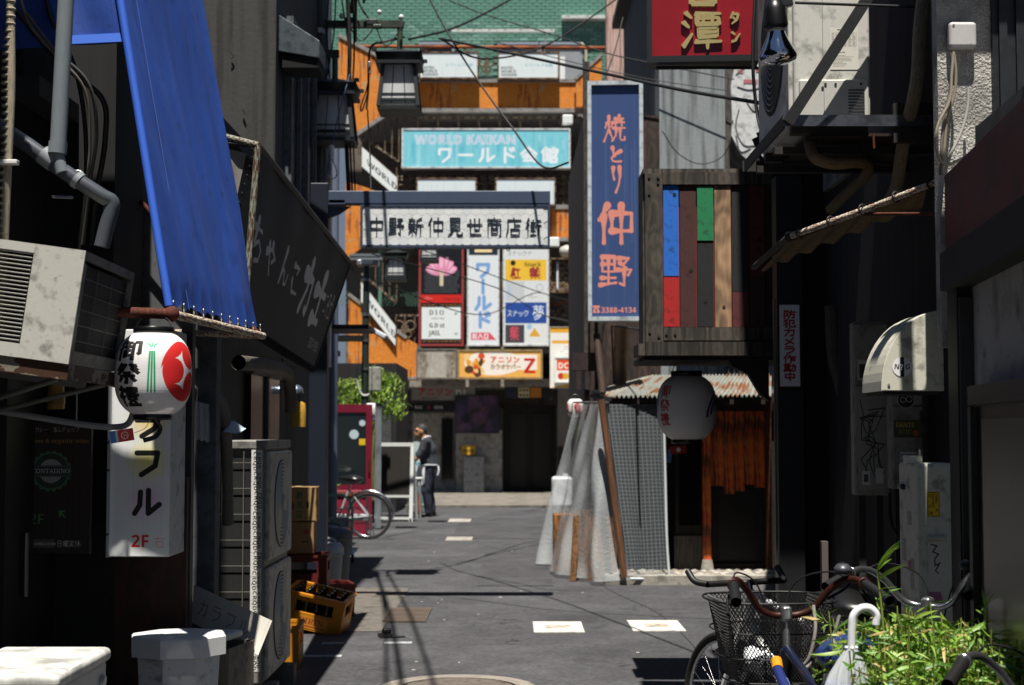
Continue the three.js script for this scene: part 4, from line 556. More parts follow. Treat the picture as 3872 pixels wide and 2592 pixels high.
{ // tavern board
  const Z = 6.2, w = 0.333, h = 0.537, o = thing('tavern_board', 'dark brown tavern board with round green seal and arrow, in deep shade', 'sign', [-1.886, 1.324, -6.2]);
  part('board', rb(w, h, 0.03, 0.005, 0, 0, -0.017), mt(0x2a1d15, { t: 'wood', s: 0.6, r: 0.6 }), o);
  part('face', plane(w - 0.006, h - 0.006, 0, 0, 0.0005), canvas(512, 826, (g, W, H) => { fillAll(g, W, H, '#2b1e16'); for (let i = 0; i < 120; i++) { g.fillStyle = `rgba(10,6,4,${rnd(0, 0.3)})`; g.fillRect(rnd(0, W), 0, rnd(1, 5), H); }
    write(g, '淡路島カレー&ラムチョップ', 70, 26, 27, 34, { color: '#a8a8a0', weight: 0.1, step: 28.6 }); latin(g, '&', 275, 58, 34, '#a8a8a0', 'sans-serif', false); latin(g, 'craft beer & organic wine', 26, 128, 37, '#a5702e', 'serif');
    g.save(); g.translate(262, 306); g.fillStyle = '#3f6b48'; g.beginPath(); for (let k = 0; k <= 72; k++) { const a = k / 72 * PI * 2, r = 126 + 8 * Math.cos(a * 18); k ? g.lineTo(Math.cos(a) * r, Math.sin(a) * r) : g.moveTo(r, 0); } g.fill(); g.fillStyle = '#24342a'; g.beginPath(); g.arc(0, 0, 110, 0, 7); g.fill(); g.fillStyle = '#8d938f'; g.beginPath(); g.arc(0, 0, 76, 0, 7); g.fill(); g.fillStyle = '#24302c'; g.fillRect(-128, -36, 256, 72); g.strokeStyle = '#7d8a80'; g.lineWidth = 3; g.strokeRect(-122, -31, 244, 62); latin(g, 'CONTADINO', 0, 14, 40, '#c9cdc8', 'serif', false, 'center'); g.restore();
    latin(g, '2F', 132, 640, 86, '#4b8b4c', 'sans-serif', false); g.strokeStyle = '#4b8b4c'; g.lineWidth = 9; g.beginPath(); g.moveTo(356, 600); g.lineTo(324, 562); g.moveTo(356, 560); g.lineTo(322, 560); g.lineTo(324, 598); g.stroke(); g.fillStyle = '#54504b'; g.fillRect(84, 736, 210, 54); latin(g, '18:30~2:00(Lo1:30)', 92, 774, 24, '#bdb9b3'); write(g, '日曜定休', 306, 744, 36, 40, { color: '#bdb9b3', weight: 0.1 }); }), o);
  part('hanger', [rod([-0.1, h / 2, -0.01], [-0.1, h / 2 + 0.28, -0.01], 0.004, 5), rod([0.1, h / 2, -0.01], [0.1, h / 2 + 0.28, -0.01], 0.004, 5)], steel, o);
}
{ // tilted air conditioner with louvred end
  const Z = 4.9, w = 0.40, h = 0.373, o = thing('air_conditioner', 'old tilted outdoor air conditioner with stained louvred end, hung on the dark wall', 'air conditioner', [-1.412, 1.956, -4.9]); o.rotation.z = -0.135; o.rotation.y = 0.02;
  part('casing', [rb(w, h, 0.02, 0.006, -w / 2, 0, -0.69), bx(w - 0.02, 0.012, 0.68, -w / 2, h / 2 - 0.006, -0.345), bx(w - 0.02, 0.012, 0.68, -w / 2, -h / 2 + 0.006, -0.345), bx(0.012, h - 0.03, 0.68, -w + 0.006, 0, -0.345)], mt(0x8e8c86, { t: 'grime', s: 0.4, r: 0.6 }), o);
  part('end_panel', [bx(0.165, h, 0.012, -0.083, 0, -0.006), bx(w - 0.165, 0.03, 0.012, -(w + 0.165) / 2, h / 2 - 0.015, -0.006), bx(w - 0.165, 0.045, 0.012, -(w + 0.165) / 2, -h / 2 + 0.022, -0.006)], mt(0xc6c4bb, { t: 'stain', s: 0.45, r: 0.5 }), o);
  const lg = bx(w - 0.175, 0.0042, 0.012); for (let i = 0; i < 22; i++) part('louvre', lg, mt(0xb3b1a8, { t: 'plain', s: 0.3, r: 0.5 }), o, [-(w + 0.165) / 2, -h / 2 + 0.055 + i * 0.0136, -0.008], [0.35, 0, 0]);
  part('side_frame', [bx(0.014, 0.028, 0.68, -0.007, h / 2 - 0.014, -0.35), bx(0.014, 0.045, 0.68, -0.007, -h / 2 + 0.022, -0.35), bx(0.014, h - 0.08, 0.03, -0.007, 0, -0.025), bx(0.014, h - 0.08, 0.03, -0.007, 0, -0.675)], mt(0x6f6c65, { t: 'grime', s: 0.3, r: 0.6 }), o);
  part('coil', [bx(0.01, h - 0.08, 0.62, -0.024, 0, -0.35)], mt(0x2a2927, { t: 'streak', s: 0.1, r: 0.8 }), o);
  for (let i = 0; i < 5; i++) part('guard_wire', bx(0.003, 0.003, 0.62, -0.012, -h / 2 + 0.08 + i * 0.052, -0.35), mt(0x55524c, { r: 0.6 }), o);
  for (let i = 0; i < 2; i++) part('guard_wire', bx(0.003, h - 0.08, 0.003, -0.011, 0, -0.24 - i * 0.2), mt(0x55524c, { r: 0.6 }), o);
  part('drain_pan', bx(w, 0.05, 0.7, -w / 2, -h / 2 - 0.027, -0.36), mt(0x8b8780, { t: 'flake', s: 0.8, r: 0.7 }), o);
  part('bracket', [rod([-0.05, -h / 2 - 0.05, -0.1], [-0.55, -h / 2 - 0.25, -0.4], 0.01), rod([-0.02, -h / 2 - 0.05, -0.6], [-0.55, -h / 2 - 0.25, -0.7], 0.01), bx(0.6, 0.025, 0.03, -0.4, -h / 2 - 0.064, -0.62)], mt(0x7a7a78, { m: 0.6, r: 0.5 }), o);
  part('drain_pipe', tube([[-0.08, -h / 2 - 0.04, -0.7], [0.02, -h / 2 - 0.05, -0.7], [0.06, -h / 2 - 0.06, -0.7], [0.07, -h / 2 - 0.1, -0.7], [0.06, -h / 2 - 0.18, -0.7], [0.02, -h / 2 - 0.2, -0.7], [-0.5, -h / 2 - 0.2, -0.72]], 0.012, 50, 10), mt(0x8c8f92, { r: 0.45 }), o);
}
solo('vent_pipe', 'grey plastic vent pipe rising past the blue awning', 'pipe', [rod([-1.554, 3.102, -5.2], [-1.575, 2.525, -5.2], 0.028, 18), rod([-1.574, 2.556, -5.2], [-1.577, 2.515, -5.2], 0.032, 18), rod([-1.577, 2.515, -5.2], [-1.56, 2.449, -5.2], 0.022, 14)], pvc);
{ const o = thing('drain_pipe', 'dark grey drain pipe sloping down to an elbow below the vent pipe', 'pipe'); part('pipe', tube([[-1.837, 2.648, -5.2], [-1.687, 2.55, -5.21], [-1.551, 2.452, -5.22], [-1.426, 2.371, -5.24], [-1.398, 2.354, -5.25], [-1.402, 2.319, -5.25], [-1.419, 2.25, -5.25], [-1.431, 2.196, -5.25]], 0.027, 90, 14), pvcDark, o); each('collar', [rod([-1.633, 2.517, -5.215], [-1.594, 2.487, -5.218], 0.034, 16), rod([-1.519, 2.433, -5.225], [-1.504, 2.421, -5.226], 0.031, 16)], mt(0x83888c, { r: 0.35 }), o); part('clamp', [rod([-1.595, 2.368, -5.22], [-1.58, 2.393, -5.4], 0.005, 6), tor(0.03, 0.004, 14, PI * 2, ...[-1.516, 2.431, -5.23])], steel, o); }
{ const o = thing('duct_hose', 'cream corrugated hose hanging down the edge of the black wall', 'hose'); const g = []; for (let i = 0; i < 46; i++) { const p = mix([-1.684, 3.043, -5], [-1.696, 1.882, -5], i / 46); g.push(tor(0.013, 0.005, 10, PI * 2, p[0] + 0.004 * Math.sin(i * 0.4), p[1], p[2], PI / 2, 0, 0)); } part('hose', tube([[-1.684, 3.043, -5], [-1.675, 2.702, -5], [-1.682, 2.407, -5], [-1.696, 1.882, -5]], 0.0145, 40, 10), cream, o); part('ridges', g, cream, o).userData.kind = 'stuff'; part('clip', rb(0.06, 0.016, 0.03, 0.004, ...[-1.669, 2.445, -4.98]), mt(0xd2d2cc, { r: 0.5 }), o); }
[[[-1.824, 3.176, -5.5], [-1.792, 3.061, -5.56], [-1.711, 2.961, -5.62], [-1.627, 2.858, -5.68], [-1.616, 2.652, -5.74], [-1.654, 2.408, -5.8], [-1.685, 2.263, -5.86]], [[-1.8, 3.102, -5.53], [-1.718, 2.986, -5.59], [-1.602, 2.868, -5.65], [-1.583, 2.697, -5.71], [-1.622, 2.505, -5.77], [-1.663, 2.276, -5.83]], [[-1.892, 3.177, -5.56], [-1.778, 3.027, -5.62], [-1.661, 2.908, -5.68], [-1.568, 2.821, -5.74], [-1.574, 2.681, -5.8], [-1.628, 2.434, -5.86], [-1.66, 2.287, -5.92]], [[-1.755, 3.202, -5.59], [-1.739, 3.102, -5.65], [-1.679, 2.966, -5.71], [-1.652, 2.794, -5.77], [-1.654, 2.549, -5.83], [-1.694, 2.284, -5.89]]].forEach((p, i) => solo('wall_cable', ['thin pale cable looping behind the vent pipe', 'grey cable beside the pale cable loop', 'thick black cable looping lowest behind the vent pipe', 'black cable hanging straight behind the vent pipe'][i], 'cable', tube(p, [0.006, 0.007, 0.011, 0.009][i], 50, 7), [greyCable, mt(0x44423e), cable, cable][i]));
{ // hanging spotlight and leaflets deep in the passage
  const o = thing('spot_lamp', 'unlit yellowish cylinder spotlight under the tilted air conditioner', 'lamp', [-1.807, 1.697, -6]); part('shade', lathe([[0.0, 0.06], [0.03, 0.06], [0.034, -0.05], [0.03, -0.055], [0.026, -0.04], [0, -0.04]], 20), mt(0x8a6a2a, { r: 0.5 }), o); part('collar', cyl(0.036, 0.036, 0.03, 20, 0, -0.02, 0), mt(0x6f5520, { r: 0.5 }), o); part('stem', rod([0, 0.06, 0], [0, 0.17, -0.02], 0.006), black, o);
}
for (let i = 0; i < 4; i++) solo('hanging_leaflet', ['first curled clear sleeve hanging beside the lantern sign', 'second curled clear sleeve in the row beside the lantern sign', 'third curled clear sleeve in the row beside the lantern sign', 'fourth curled clear sleeve, nearest the insulated hose'][i], 'leaflet', patch(...[[-1.48, 1.52, -7], [-1.46, 1.524, -7], [-1.464, 1.695, -7], [-1.484, 1.699, -7]].map((q) => add(q, [i * 0.0222, -i * 0.005, 0])), 4, 8, (u, v) => 0.012 * Math.sin(u * 3 + i) + 0.01 * v), mt([0xbfc4c8, 0xa9aeb2, 0xb5b9bd, 0x9fa5aa][i], { r: 0.2, d: 1, op: 0.75 }), 'leaflets hanging by the lantern sign');
{ const o = thing('insulated_hose', 'grey taped hose bending down behind the tall double fan unit', 'hose'); part('hose', tube([[-1.508, 1.753, -7.05], [-1.456, 1.737, -7.2], [-1.421, 1.688, -7.4], [-1.418, 1.572, -7.5], [-1.429, 1.441, -7.6], [-1.439, 1.087, -7.7]], 0.03, 60, 10), mt(0x6a665f, { t: 'grime', s: 0.2, r: 0.8 }), o); part('hose', tube([[-1.411, 1.91, -7.8], [-1.418, 1.932, -8.6], [-1.444, 1.937, -9.6], [-1.455, 1.892, -9.9], [-1.462, 1.694, -10]], 0.04, 50, 10), mt(0x57524a, { t: 'grime', s: 0.3, r: 0.8 }), o); }
solo('paper_note', 'folded pale blue paper caught on the hose above the double fan unit', 'paper', patch([-1.44, 1.529, -7.45], [-1.344, 1.561, -7.45], [-1.321, 1.582, -7.5], [-1.396, 1.604, -7.5], 6, 4, (u) => 0.02 * Math.sin(u * 5)), mt(0xaebccb, { r: 0.7, d: 1 }));
{ // tall double fan unit with sticker tape
  const w = 0.345, h = 1.345, L = 0.92, o = thing('double_fan_unit', 'tall double fan outdoor unit with a strip of sticker tape down its corner', 'air conditioner', [-1.75, 0.13, -8.6]);
  const body = mt(0x85837c, { t: 'stain', s: 0.6, r: 0.5 }), panel = mt(0xb3b1a8, { t: 'stain', s: 0.5, r: 0.45 });
  part('casing', [rb(w, h, L - 0.03, 0.01, w / 2, h / 2, -L / 2 - 0.015)], body, o);
  part('top_cover', rb(w + 0.03, 0.05, L + 0.02, 0.008, w / 2, h + 0.005, -L / 2), mt(0x8a8882, { t: 'grime', s: 0.4, r: 0.5 }), o);
  part('coil', bx(w - 0.1, h - 0.1, 0.01, w / 2 - 0.015, h / 2 - 0.02, 0.0), mt(0x1c1d1e, { t: 'streak', s: 0.08, r: 0.7, a: PI / 2 }), o);
  part('corner_post', [rb(0.05, h - 0.04, 0.03, 0.006, 0.02, h / 2 - 0.01, 0.008), rb(0.055, h - 0.04, 0.04, 0.012, w - 0.035, h / 2 - 0.01, 0.008)], body, o);
  for (let i = 0; i < 9; i++) part('guard_wire', bx(w - 0.09, 0.0035, 0.0035, w / 2 - 0.01, 0.09 + i * 0.145, 0.02), mt(0x77756f, { r: 0.5 }), o);
  for (const x of [0.1, 0.235]) part('guard_wire', bx(0.0035, h - 0.06, 0.0035, x, h / 2, 0.024), mt(0x77756f, { r: 0.5 }), o);
  const tape = canvas(96, 1400, (g, W, H) => { g.clearRect(0, 0, W, H); fillAll(g, W, H, '#deddd6'); for (let i = 0; i < 11; i++) { g.save(); g.translate(18 + (i % 3) * 5, 10 + i * 126); g.rotate(PI / 2); latin(g, 'CRQD', 0, 0, 46, '#16181a'); g.translate(0, -38); latin(g, 'CRQD', 8, 0, 38, '#16181a'); g.restore(); } for (let i = 0; i < 9; i++) { g.fillStyle = '#b5b2a8'; g.fillRect(0, 50 + i * 150, W, 4); } });
  part('sticker_tape', plane(0.062, 1.24, w - 0.035, h / 2 + 0.03, 0.0295), tape, o);
  for (const y of [0.34, 1.0]) {
    const f = part('fan_panel', [rb(0.035, 0.62, L - 0.05, 0.02, w + 0.012, y, -L / 2 - 0.01)], panel, o);
    const g = []; for (let k = 0; k < 10; k++) g.push(tor(0.05 + k * 0.022, 0.004, 28, PI * 2, w + 0.036, y, -L / 2, 0, PI / 2, 0)); for (let k = 0; k < 8; k++) { const a = k * PI / 8; g.push(bar([w + 0.034, y - Math.sin(a) * 0.25, -L / 2 - Math.cos(a) * 0.25], [w + 0.034, y + Math.sin(a) * 0.25, -L / 2 + Math.cos(a) * 0.25], 0.005, 0.005)); }
    part('fan_guard', g, mt(0xbdbbb4, { r: 0.4 }), f); part('fan_hub', cyl(0.055, 0.05, 0.02, 24, w + 0.045, y, -L / 2, 0, 0, PI / 2), panel, f); part('fan_well', cyl(0.26, 0.26, 0.004, 32, w + 0.0315, y, -L / 2, 0, 0, PI / 2), mt(0x45454a, { r: 0.7 }), f);
  }
  each('foot', [bx(w + 0.1, 0.13, 0.12, w / 2 + 0.02, -0.065, -0.12), bx(w + 0.1, 0.13, 0.12, w / 2 + 0.02, -0.065, -L + 0.1)], concrete, o);
}
{ // white waste bin with lid
  const o = thing('waste_bin', 'white waste bin with broad lid rim, striped by sunlight', 'bin', [-1.341, 0, -6.15], 0.25);
  const hex = (r, y) => { const p = []; for (let i = 0; i < 8; i++) { const a = i * PI / 4 + PI / 8; p.push([Math.cos(a) * r, y, Math.sin(a) * r * 0.9]); } return p; };
  const loft = (rings) => { const pos = [], n = 8; for (let k = 1; k < rings.length; k++) for (let i = 0; i < n; i++) { const a = rings[k - 1][i], b = rings[k - 1][(i + 1) % n], c = rings[k][(i + 1) % n], d = rings[k][i]; pos.push(...a, ...c, ...b, ...a, ...d, ...c); } const t = rings[rings.length - 1]; for (let i = 1; i < n - 1; i++) pos.push(...t[0], ...t[i + 1], ...t[i]); const g = new THREE.BufferGeometry(); g.setAttribute('position', new THREE.Float32BufferAttribute(pos, 3)); g.computeVertexNormals(); return metres(g); };
  part('body', loft([hex(0.135, 0), hex(0.175, 0.69)]), mt(0xd9dcdc, { t: 'stain', s: 0.5, r: 0.5 }), o);
  part('lid', loft([hex(0.176, 0.66), hex(0.198, 0.665), hex(0.198, 0.735), hex(0.19, 0.742), hex(0.10, 0.752)]), mt(0xe2e4e2, { t: 'plain', s: 0.5, r: 0.45 }), o);
}
{ // torn carton behind the bin
  const o = thing('open_carton', 'torn grey carton with handwritten flap behind the white waste bin', 'carton', [-1.338, 0, -6.75], -0.2); const card = mt(0x857d70, { t: 'grime', s: 0.4, r: 0.9, d: 1 });
  part('box', [bx(0.30, 0.62, 0.006, 0, 0.31, 0.15), bx(0.30, 0.62, 0.006, 0, 0.31, -0.15), bx(0.006, 0.62, 0.3, 0.15, 0.31, 0), bx(0.006, 0.62, 0.3, -0.15, 0.31, 0)], card, o);
  part('flap', patch([-0.2, 0.70, -0.19], [0.17, 0.55, -0.16], [0.19, 0.69, -0.28], [-0.2, 0.86, -0.24], 6, 3, (u) => 0.02 * Math.sin(u * 3)), canvas(256, 96, (g, w, h) => { fillAll(g, w, h, '#a29c90'); write(g, 'カラフル', 40, 26, 34, 44, { color: '#55524c', weight: 0.08, step: 44 }); weather(g, w, h, 0.15); }, { d: 1 }), o);
  part('plastic_lid', rb(0.22, 0.03, 0.2, 0.012, 0.02, 0.66, 0.02), mt(0xc9cbc9, { r: 0.4 }), o);
}
{ // low white unit at the corner of the picture
  const o = thing('air_conditioner', 'low white outdoor unit with oval badge beside the alley, sunlit top', 'air conditioner', [-1.28, 0.25, -4.3]); const L = 0.55, w = 0.33, h = 0.6, m = mt(0xd6d6cf, { t: 'plain', s: 0.5, r: 0.4 });
  part('casing', rb(w, h, L, 0.03, -w / 2, h / 2, -L / 2), m, o); part('top_cover', rb(w + 0.02, 0.045, L + 0.02, 0.02, -w / 2, h + 0.0, -L / 2), mt(0xdadad3, { t: 'grime', s: 0.7, r: 0.35 }), o);
  const fg = bx(0.006, 0.36, 0.004); for (let i = 0; i < 26; i++) part('grille_bar', fg, m, o, [0.004, h / 2 - 0.04, -0.05 - i * 0.015]);
  part('grille_well', bx(0.004, 0.37, 0.42, 0.0005, h / 2 - 0.04, -0.235), mt(0xa9a9a4, { r: 0.8 }), o); part('badge', put(new THREE.SphereGeometry(1, 20, 12).scale(0.006, 0.022, 0.034), 0.004, h - 0.075, -L + 0.07), mt(0xc2c4c6, { m: 0.7, r: 0.3 }), o);
  part('screw', [cyl(0.007, 0.007, 0.006, 10, -0.08, h - 0.045, 0.002, PI / 2, 0, 0)], mt(0x4a4a4a, { r: 0.4 }), o); part('stand', [bx(0.05, 0.25, 0.05, -0.04, -0.125, -0.06), bx(0.05, 0.25, 0.05, -0.04, -0.125, -L + 0.06), bx(0.05, 0.25, 0.05, -w + 0.04, -0.125, -0.06), bx(0.05, 0.25, 0.05, -w + 0.04, -0.125, -L + 0.06)], mt(0x555555, { m: 0.5, r: 0.5 }), o);
}
{ // black tavern awning leaning over the alley, facing down
  const o = thing('sign_awning', 'black canvas sign awning with white brush letters leaning over the alley', 'awning'); const a = [-1.334, 2.08, -7.4], b = [-1.59, 2.052, -12.1], c = [-1.302, 2.916, -12.1], d = [-1.253, 2.964, -7.4];
  const m = canvas(1400, 420, (g, w, h) => { fillAll(g, w, h, '#2b2a2b'); for (let i = 0; i < 160; i++) { g.fillStyle = `rgba(${rnd() < 0.5 ? '60,58,58' : '16,15,16'},${rnd(0, 0.2)})`; g.fillRect(rnd(0, w), 0, rnd(1, 6), h); }
    write(g, 'ちゃんこ', 20, h * 0.36, 130, h * 0.26, { color: '#c9c8c6', brush: 1, weight: 0.13, step: 178 }); write(g, '力士', 730, h * 0.28, 200, h * 0.40, { color: '#d3d2d0', brush: 1, weight: 0.2, step: 240 }); write(g, '二子士', 1196, h * 0.34, 46, h * 0.22, { color: '#bdbcba', brush: 1, weight: 0.15, step: 58 }); latin(g, '3387-1955', 1090, h * 0.86, 50, '#8f8e8c'); }, { r: 0.75, d: 1 });
  part('canvas', patch(a, b, c, d, 40, 14, (u, v) => 0.008 * Math.sin(u * 26) * v), m, o);
  part('pipe', [rod(a, b, 0.018), rod(b, c, 0.015), rod(c, d, 0.018)], mt(0x1b1b1c, { r: 0.6 }), o);
  part('frame_pipe', [rod(d, add(a, [0.02, 0.02, 0]), 0.018), rod(d, [-1.43, 3.01, -7.4], 0.018)], mt(0xa9b6b2, { t: 'flake', s: 0.4, r: 0.7 }), o);
  part('end_sheet', patch([-1.511, 2.561, -7.42], [-1.37, 2.67, -7.42], [-1.316, 2.931, -7.42], [-1.44, 2.957, -7.42], 6, 6, (u, v) => 0.01 * Math.sin(u * 5)), mt(0x8b857e, { r: 0.8, d: 1, t: 'plain', s: 0.5 }), o);
  for (let i = 0; i < 7; i++) { const p = mix([-1.348, 2.672, -7.41], [-1.287, 2.94, -7.41], i / 6), q = mix([-1.333, 2.657, -7.41], [-1.254, 2.925, -7.41], i / 6); part('lacing', tube([p, add(mix(p, q, 0.5), [0, 0.02, 0.015]), q], 0.003, 8, 5), cable, o); }
  const g = []; for (let i = 0; i < 60; i++) g.push(tor(0.022, 0.006, 10, PI * 2, ...mix(a, b, i / 60), 0, 0.3, 0)); part('rope_lacing', g, mt(0x121212, { r: 0.8 }), o).userData.kind = 'stuff';
  each('stay', [rod(a, [-1.74, 2.1, -7.4], 0.012), rod(b, [-1.75, 2.1, -11.5], 0.012), rod(c, [-2.0, 3.2, -12.41], 0.012), rod(d, [-1.75, 3.0, -7.4], 0.012)], black, o);
}
{ // yellow beer crate, tilted, with bottles
  const crate = (name, label, at, rot, col, lettering) => { const o = thing(name, label, 'crate', at); o.rotation.set(...rot); const w = 0.45, h = 0.27, d = 0.36, m = mt(col, { t: 'plain', s: 0.4, r: 0.5 }), t = 0.018;
    part('wall', [bx(w, 0.05, t, 0, h - 0.025, d / 2), bx(w, 0.13, t, 0, 0.065, d / 2), bx(0.07, h, t, -w / 2 + 0.035, h / 2, d / 2 + 0.001), bx(0.07, h, t, w / 2 - 0.035, h / 2, d / 2 + 0.001)], m, o);
    part('wall', [bx(w, 0.05, t, 0, h - 0.025, -d / 2), bx(w, 0.13, t, 0, 0.065, -d / 2), bx(0.07, h, t, -w / 2 + 0.035, h / 2, -d / 2 - 0.001), bx(0.07, h, t, w / 2 - 0.035, h / 2, -d / 2 - 0.001)], m, o);
    for (const s of [-1, 1]) part('wall', [bx(t, 0.05, d, s * w / 2, h - 0.025, 0), bx(t, 0.14, d, s * w / 2, 0.07, 0), bx(t, 0.1, 0.08, s * w / 2, 0.18, d / 2 - 0.04), bx(t, 0.1, 0.08, s * w / 2, 0.18, -d / 2 + 0.04)], m, o);
    part('rim', [bx(w + 0.03, 0.02, 0.03, 0, h - 0.004, d / 2 + 0.004), bx(w + 0.03, 0.02, 0.03, 0, h - 0.004, -d / 2 - 0.004), bx(0.03, 0.02, d, w / 2 + 0.004, h - 0.004, 0), bx(0.03, 0.02, d, -w / 2 - 0.004, h - 0.004, 0)], m, o); part('base', bx(w, 0.012, d, 0, 0.006, 0), m, o);
    if (lettering) part('lettering', plane(0.26, 0.095, 0, 0.062, d / 2 + 0.0105), canvas(260, 96, (g, W, H) => { fillAll(g, W, H, '#d8902a'); latin(g, lettering, W / 2, 62, 66, '#9a2d1e', 'serif', true, 'center'); g.fillStyle = '#9a2d1e'; g.fillRect(26, 74, 210, 10); }), o);
    return o; };
  const A = [-1.539, 0.05, -11.95], r = [0.1, -0.12, -0.2];
  const c1 = crate('beer_crate', 'yellow beer crate with red lettering, full of bottles, leaning in the shade', A, r, 0xd98a1c, 'KIRIN'); c1.position.y = 0.045;
  const bot = lathe([[0, 0], [0.034, 0], [0.036, 0.02], [0.036, 0.15], [0.014, 0.215], [0.013, 0.26], [0.016, 0.262], [0.016, 0.275], [0, 0.275]], 12), bm = mt(0x140d08, { r: 0.15 }), m = new THREE.Matrix4();
  c1.updateMatrix(); for (let i = 0; i < 5; i++) for (let k = 0; k < 4; k++) { const o = new THREE.Mesh(bot, bm); o.name = numbered('beer_bottle'); o.userData = { label: 'dark brown beer bottle standing in the lettered yellow crate', category: 'bottle', group: 'bottles in the yellow crate' }; o.castShadow = true; o.position.set(-0.17 + i * 0.085, 0.014, -0.13 + k * 0.086).applyMatrix4(c1.matrix); o.quaternion.copy(c1.quaternion); scene.add(o); }
  crate('beer_crate', 'plain yellow crate standing beside the foot of the double fan unit', [-1.649, 0, -10.25], [0, 0.05, 0], 0xcf8a14);
  crate('bottle_crate', 'dark red crate, lower one, under the fruit cartons', [-1.735, 0, -12.47], [0, 0, 0], 0x5d1c18); crate('bottle_crate', 'dark red crate, upper one, directly below the fruit cartons', [-1.735, 0.285, -12.47], [0, 0.04, 0], 0x641f1a);
  crate('bottle_crate', 'dark red crate leaning by the gate post behind the lettered yellow crate', [-1.607, 0.012, -12.95], [0, 0.3, -0.06], 0x6a2018);
}
{ const carton = (label, at, w, h, d, draw) => { const o = thing('fruit_carton', label, 'carton', at, 0.05); part('box', bx(w, h, d, 0, h / 2, 0), mt(0x9a7a50, { t: 'grime', s: 0.4, r: 0.9 }), o); part('print', plane(w - 0.01, h - 0.01, 0, h / 2, d / 2 + 0.002), canvas(160, Math.round(160 * h / w), draw, { r: 0.9 }), o); part('packing_tape', bx(0.05, 0.002, d, 0, h + 0.002, 0), mt(0xb89a68, { r: 0.4 }), o); };
  carton('fruit carton with green letters and a round fruit print, upper one of the stack', [-1.755, 0.835, -12.45], 0.33, 0.27, 0.3, (g, w, h) => { fillAll(g, w, h, '#a5855a'); g.fillStyle = '#7a4a30'; g.beginPath(); g.arc(52, h * 0.55, 22, 0, 7); g.fill(); write(g, '野見店', 82, 14, 26, h * 0.24, { vertical: true, step: h * 0.29, color: '#3c6a50', weight: 0.12 }); g.fillStyle = '#2a2018'; g.fillRect(122, h * 0.42, 10, 26); });
  carton('plain carton with a small red stamp, lower one of the stack', [-1.765, 0.572, -12.45], 0.31, 0.255, 0.3, (g, w, h) => { fillAll(g, w, h, '#9c7d54'); g.fillStyle = '#a3402c'; g.beginPath(); g.arc(130, h * 0.3, 11, 0, 7); g.fill(); g.fillStyle = '#5c4a34'; g.fillRect(110, h * 0.6, 30, 6); g.fillRect(20, h * 0.5, 40, 8); }); }
{ const bin = (label, at, r, h, col, lid) => { const o = thing('rubbish_bin', label, 'bin', at); const p = [[0, 0.0], [r * 0.8, 0.0], [r, h]]; part('body', lathe([[0, 0.002], [r * 0.82, 0.002], [r * 0.84, 0.02], [r, h], [r * 0.97, h]], 22), mt(col, { t: 'plain', s: 0.5, r: 0.5 }), o); part('rim', tor(r * 1.01, 0.014, 24, PI * 2, 0, h - 0.03, 0, PI / 2, 0, 0), mt(col, { r: 0.5 }), o); const l = part('lid', lathe([[r * 1.05, h - 0.02], [r * 1.06, h + 0.03], [r * 0.8, h + 0.075], [0, h + 0.08]], 22), mt(lid, { t: 'plain', s: 0.4, r: 0.45 }), o); part('handle', tube([[-0.08, h + 0.07, 0], [-0.05, h + 0.11, 0], [0.05, h + 0.11, 0], [0.08, h + 0.07, 0]], 0.01, 12, 6), mt(lid, { r: 0.5 }), l); };
  bin('pale grey rubbish bin with whitish lid beside the gate post', [-1.762, 0, -14.6], 0.14, 0.42, 0x8e949a, 0xb0b8c0); bin('dark grey rubbish bin with domed lid behind the pale bin', [-1.803, 0, -15.3], 0.19, 0.52, 0x4d5258, 0x565b62); }
{ const o = thing('hand_cart', 'folding hand cart with grey side panel and pale blue deck behind the bins', 'cart', [-2.069, 0, -18.0]); part('deck', rb(0.42, 0.03, 0.6, 0.01, 0, 0.14, 0), mt(0x5f9dc0, { r: 0.5 }), o); part('side_panel', bx(0.36, 0.28, 0.02, -0.02, 0.42, 0.2), mt(0x8f9aa0, { t: 'grime', s: 0.4, r: 0.5 }), o); part('label', plane(0.14, 0.06, 0.02, 0.44, 0.212), canvas(64, 28, (g, w, h) => { fillAll(g, w, h, '#4aa0d8'); g.fillStyle = '#cfe6f4'; g.fillRect(8, 8, 34, 8); }), o); part('handle', tube([[0.19, 0.14, 0.22], [0.19, 0.7, 0.22], [0.12, 0.8, 0.22], [-0.12, 0.8, 0.22], [-0.2, 0.7, 0.22], [-0.2, 0.14, 0.22]], 0.014, 40, 8), mt(0x76a08f, { r: 0.4 }), o); for (const [x, z] of [[-0.16, 0.24], [0.16, 0.24], [-0.16, -0.24], [0.16, -0.24]]) part('caster', [cyl(0.05, 0.05, 0.03, 16, x, 0.05, z, 0, 0, PI / 2), bx(0.03, 0.06, 0.03, x, 0.1, z)], mt(0x242424, { r: 0.7 }), o); }
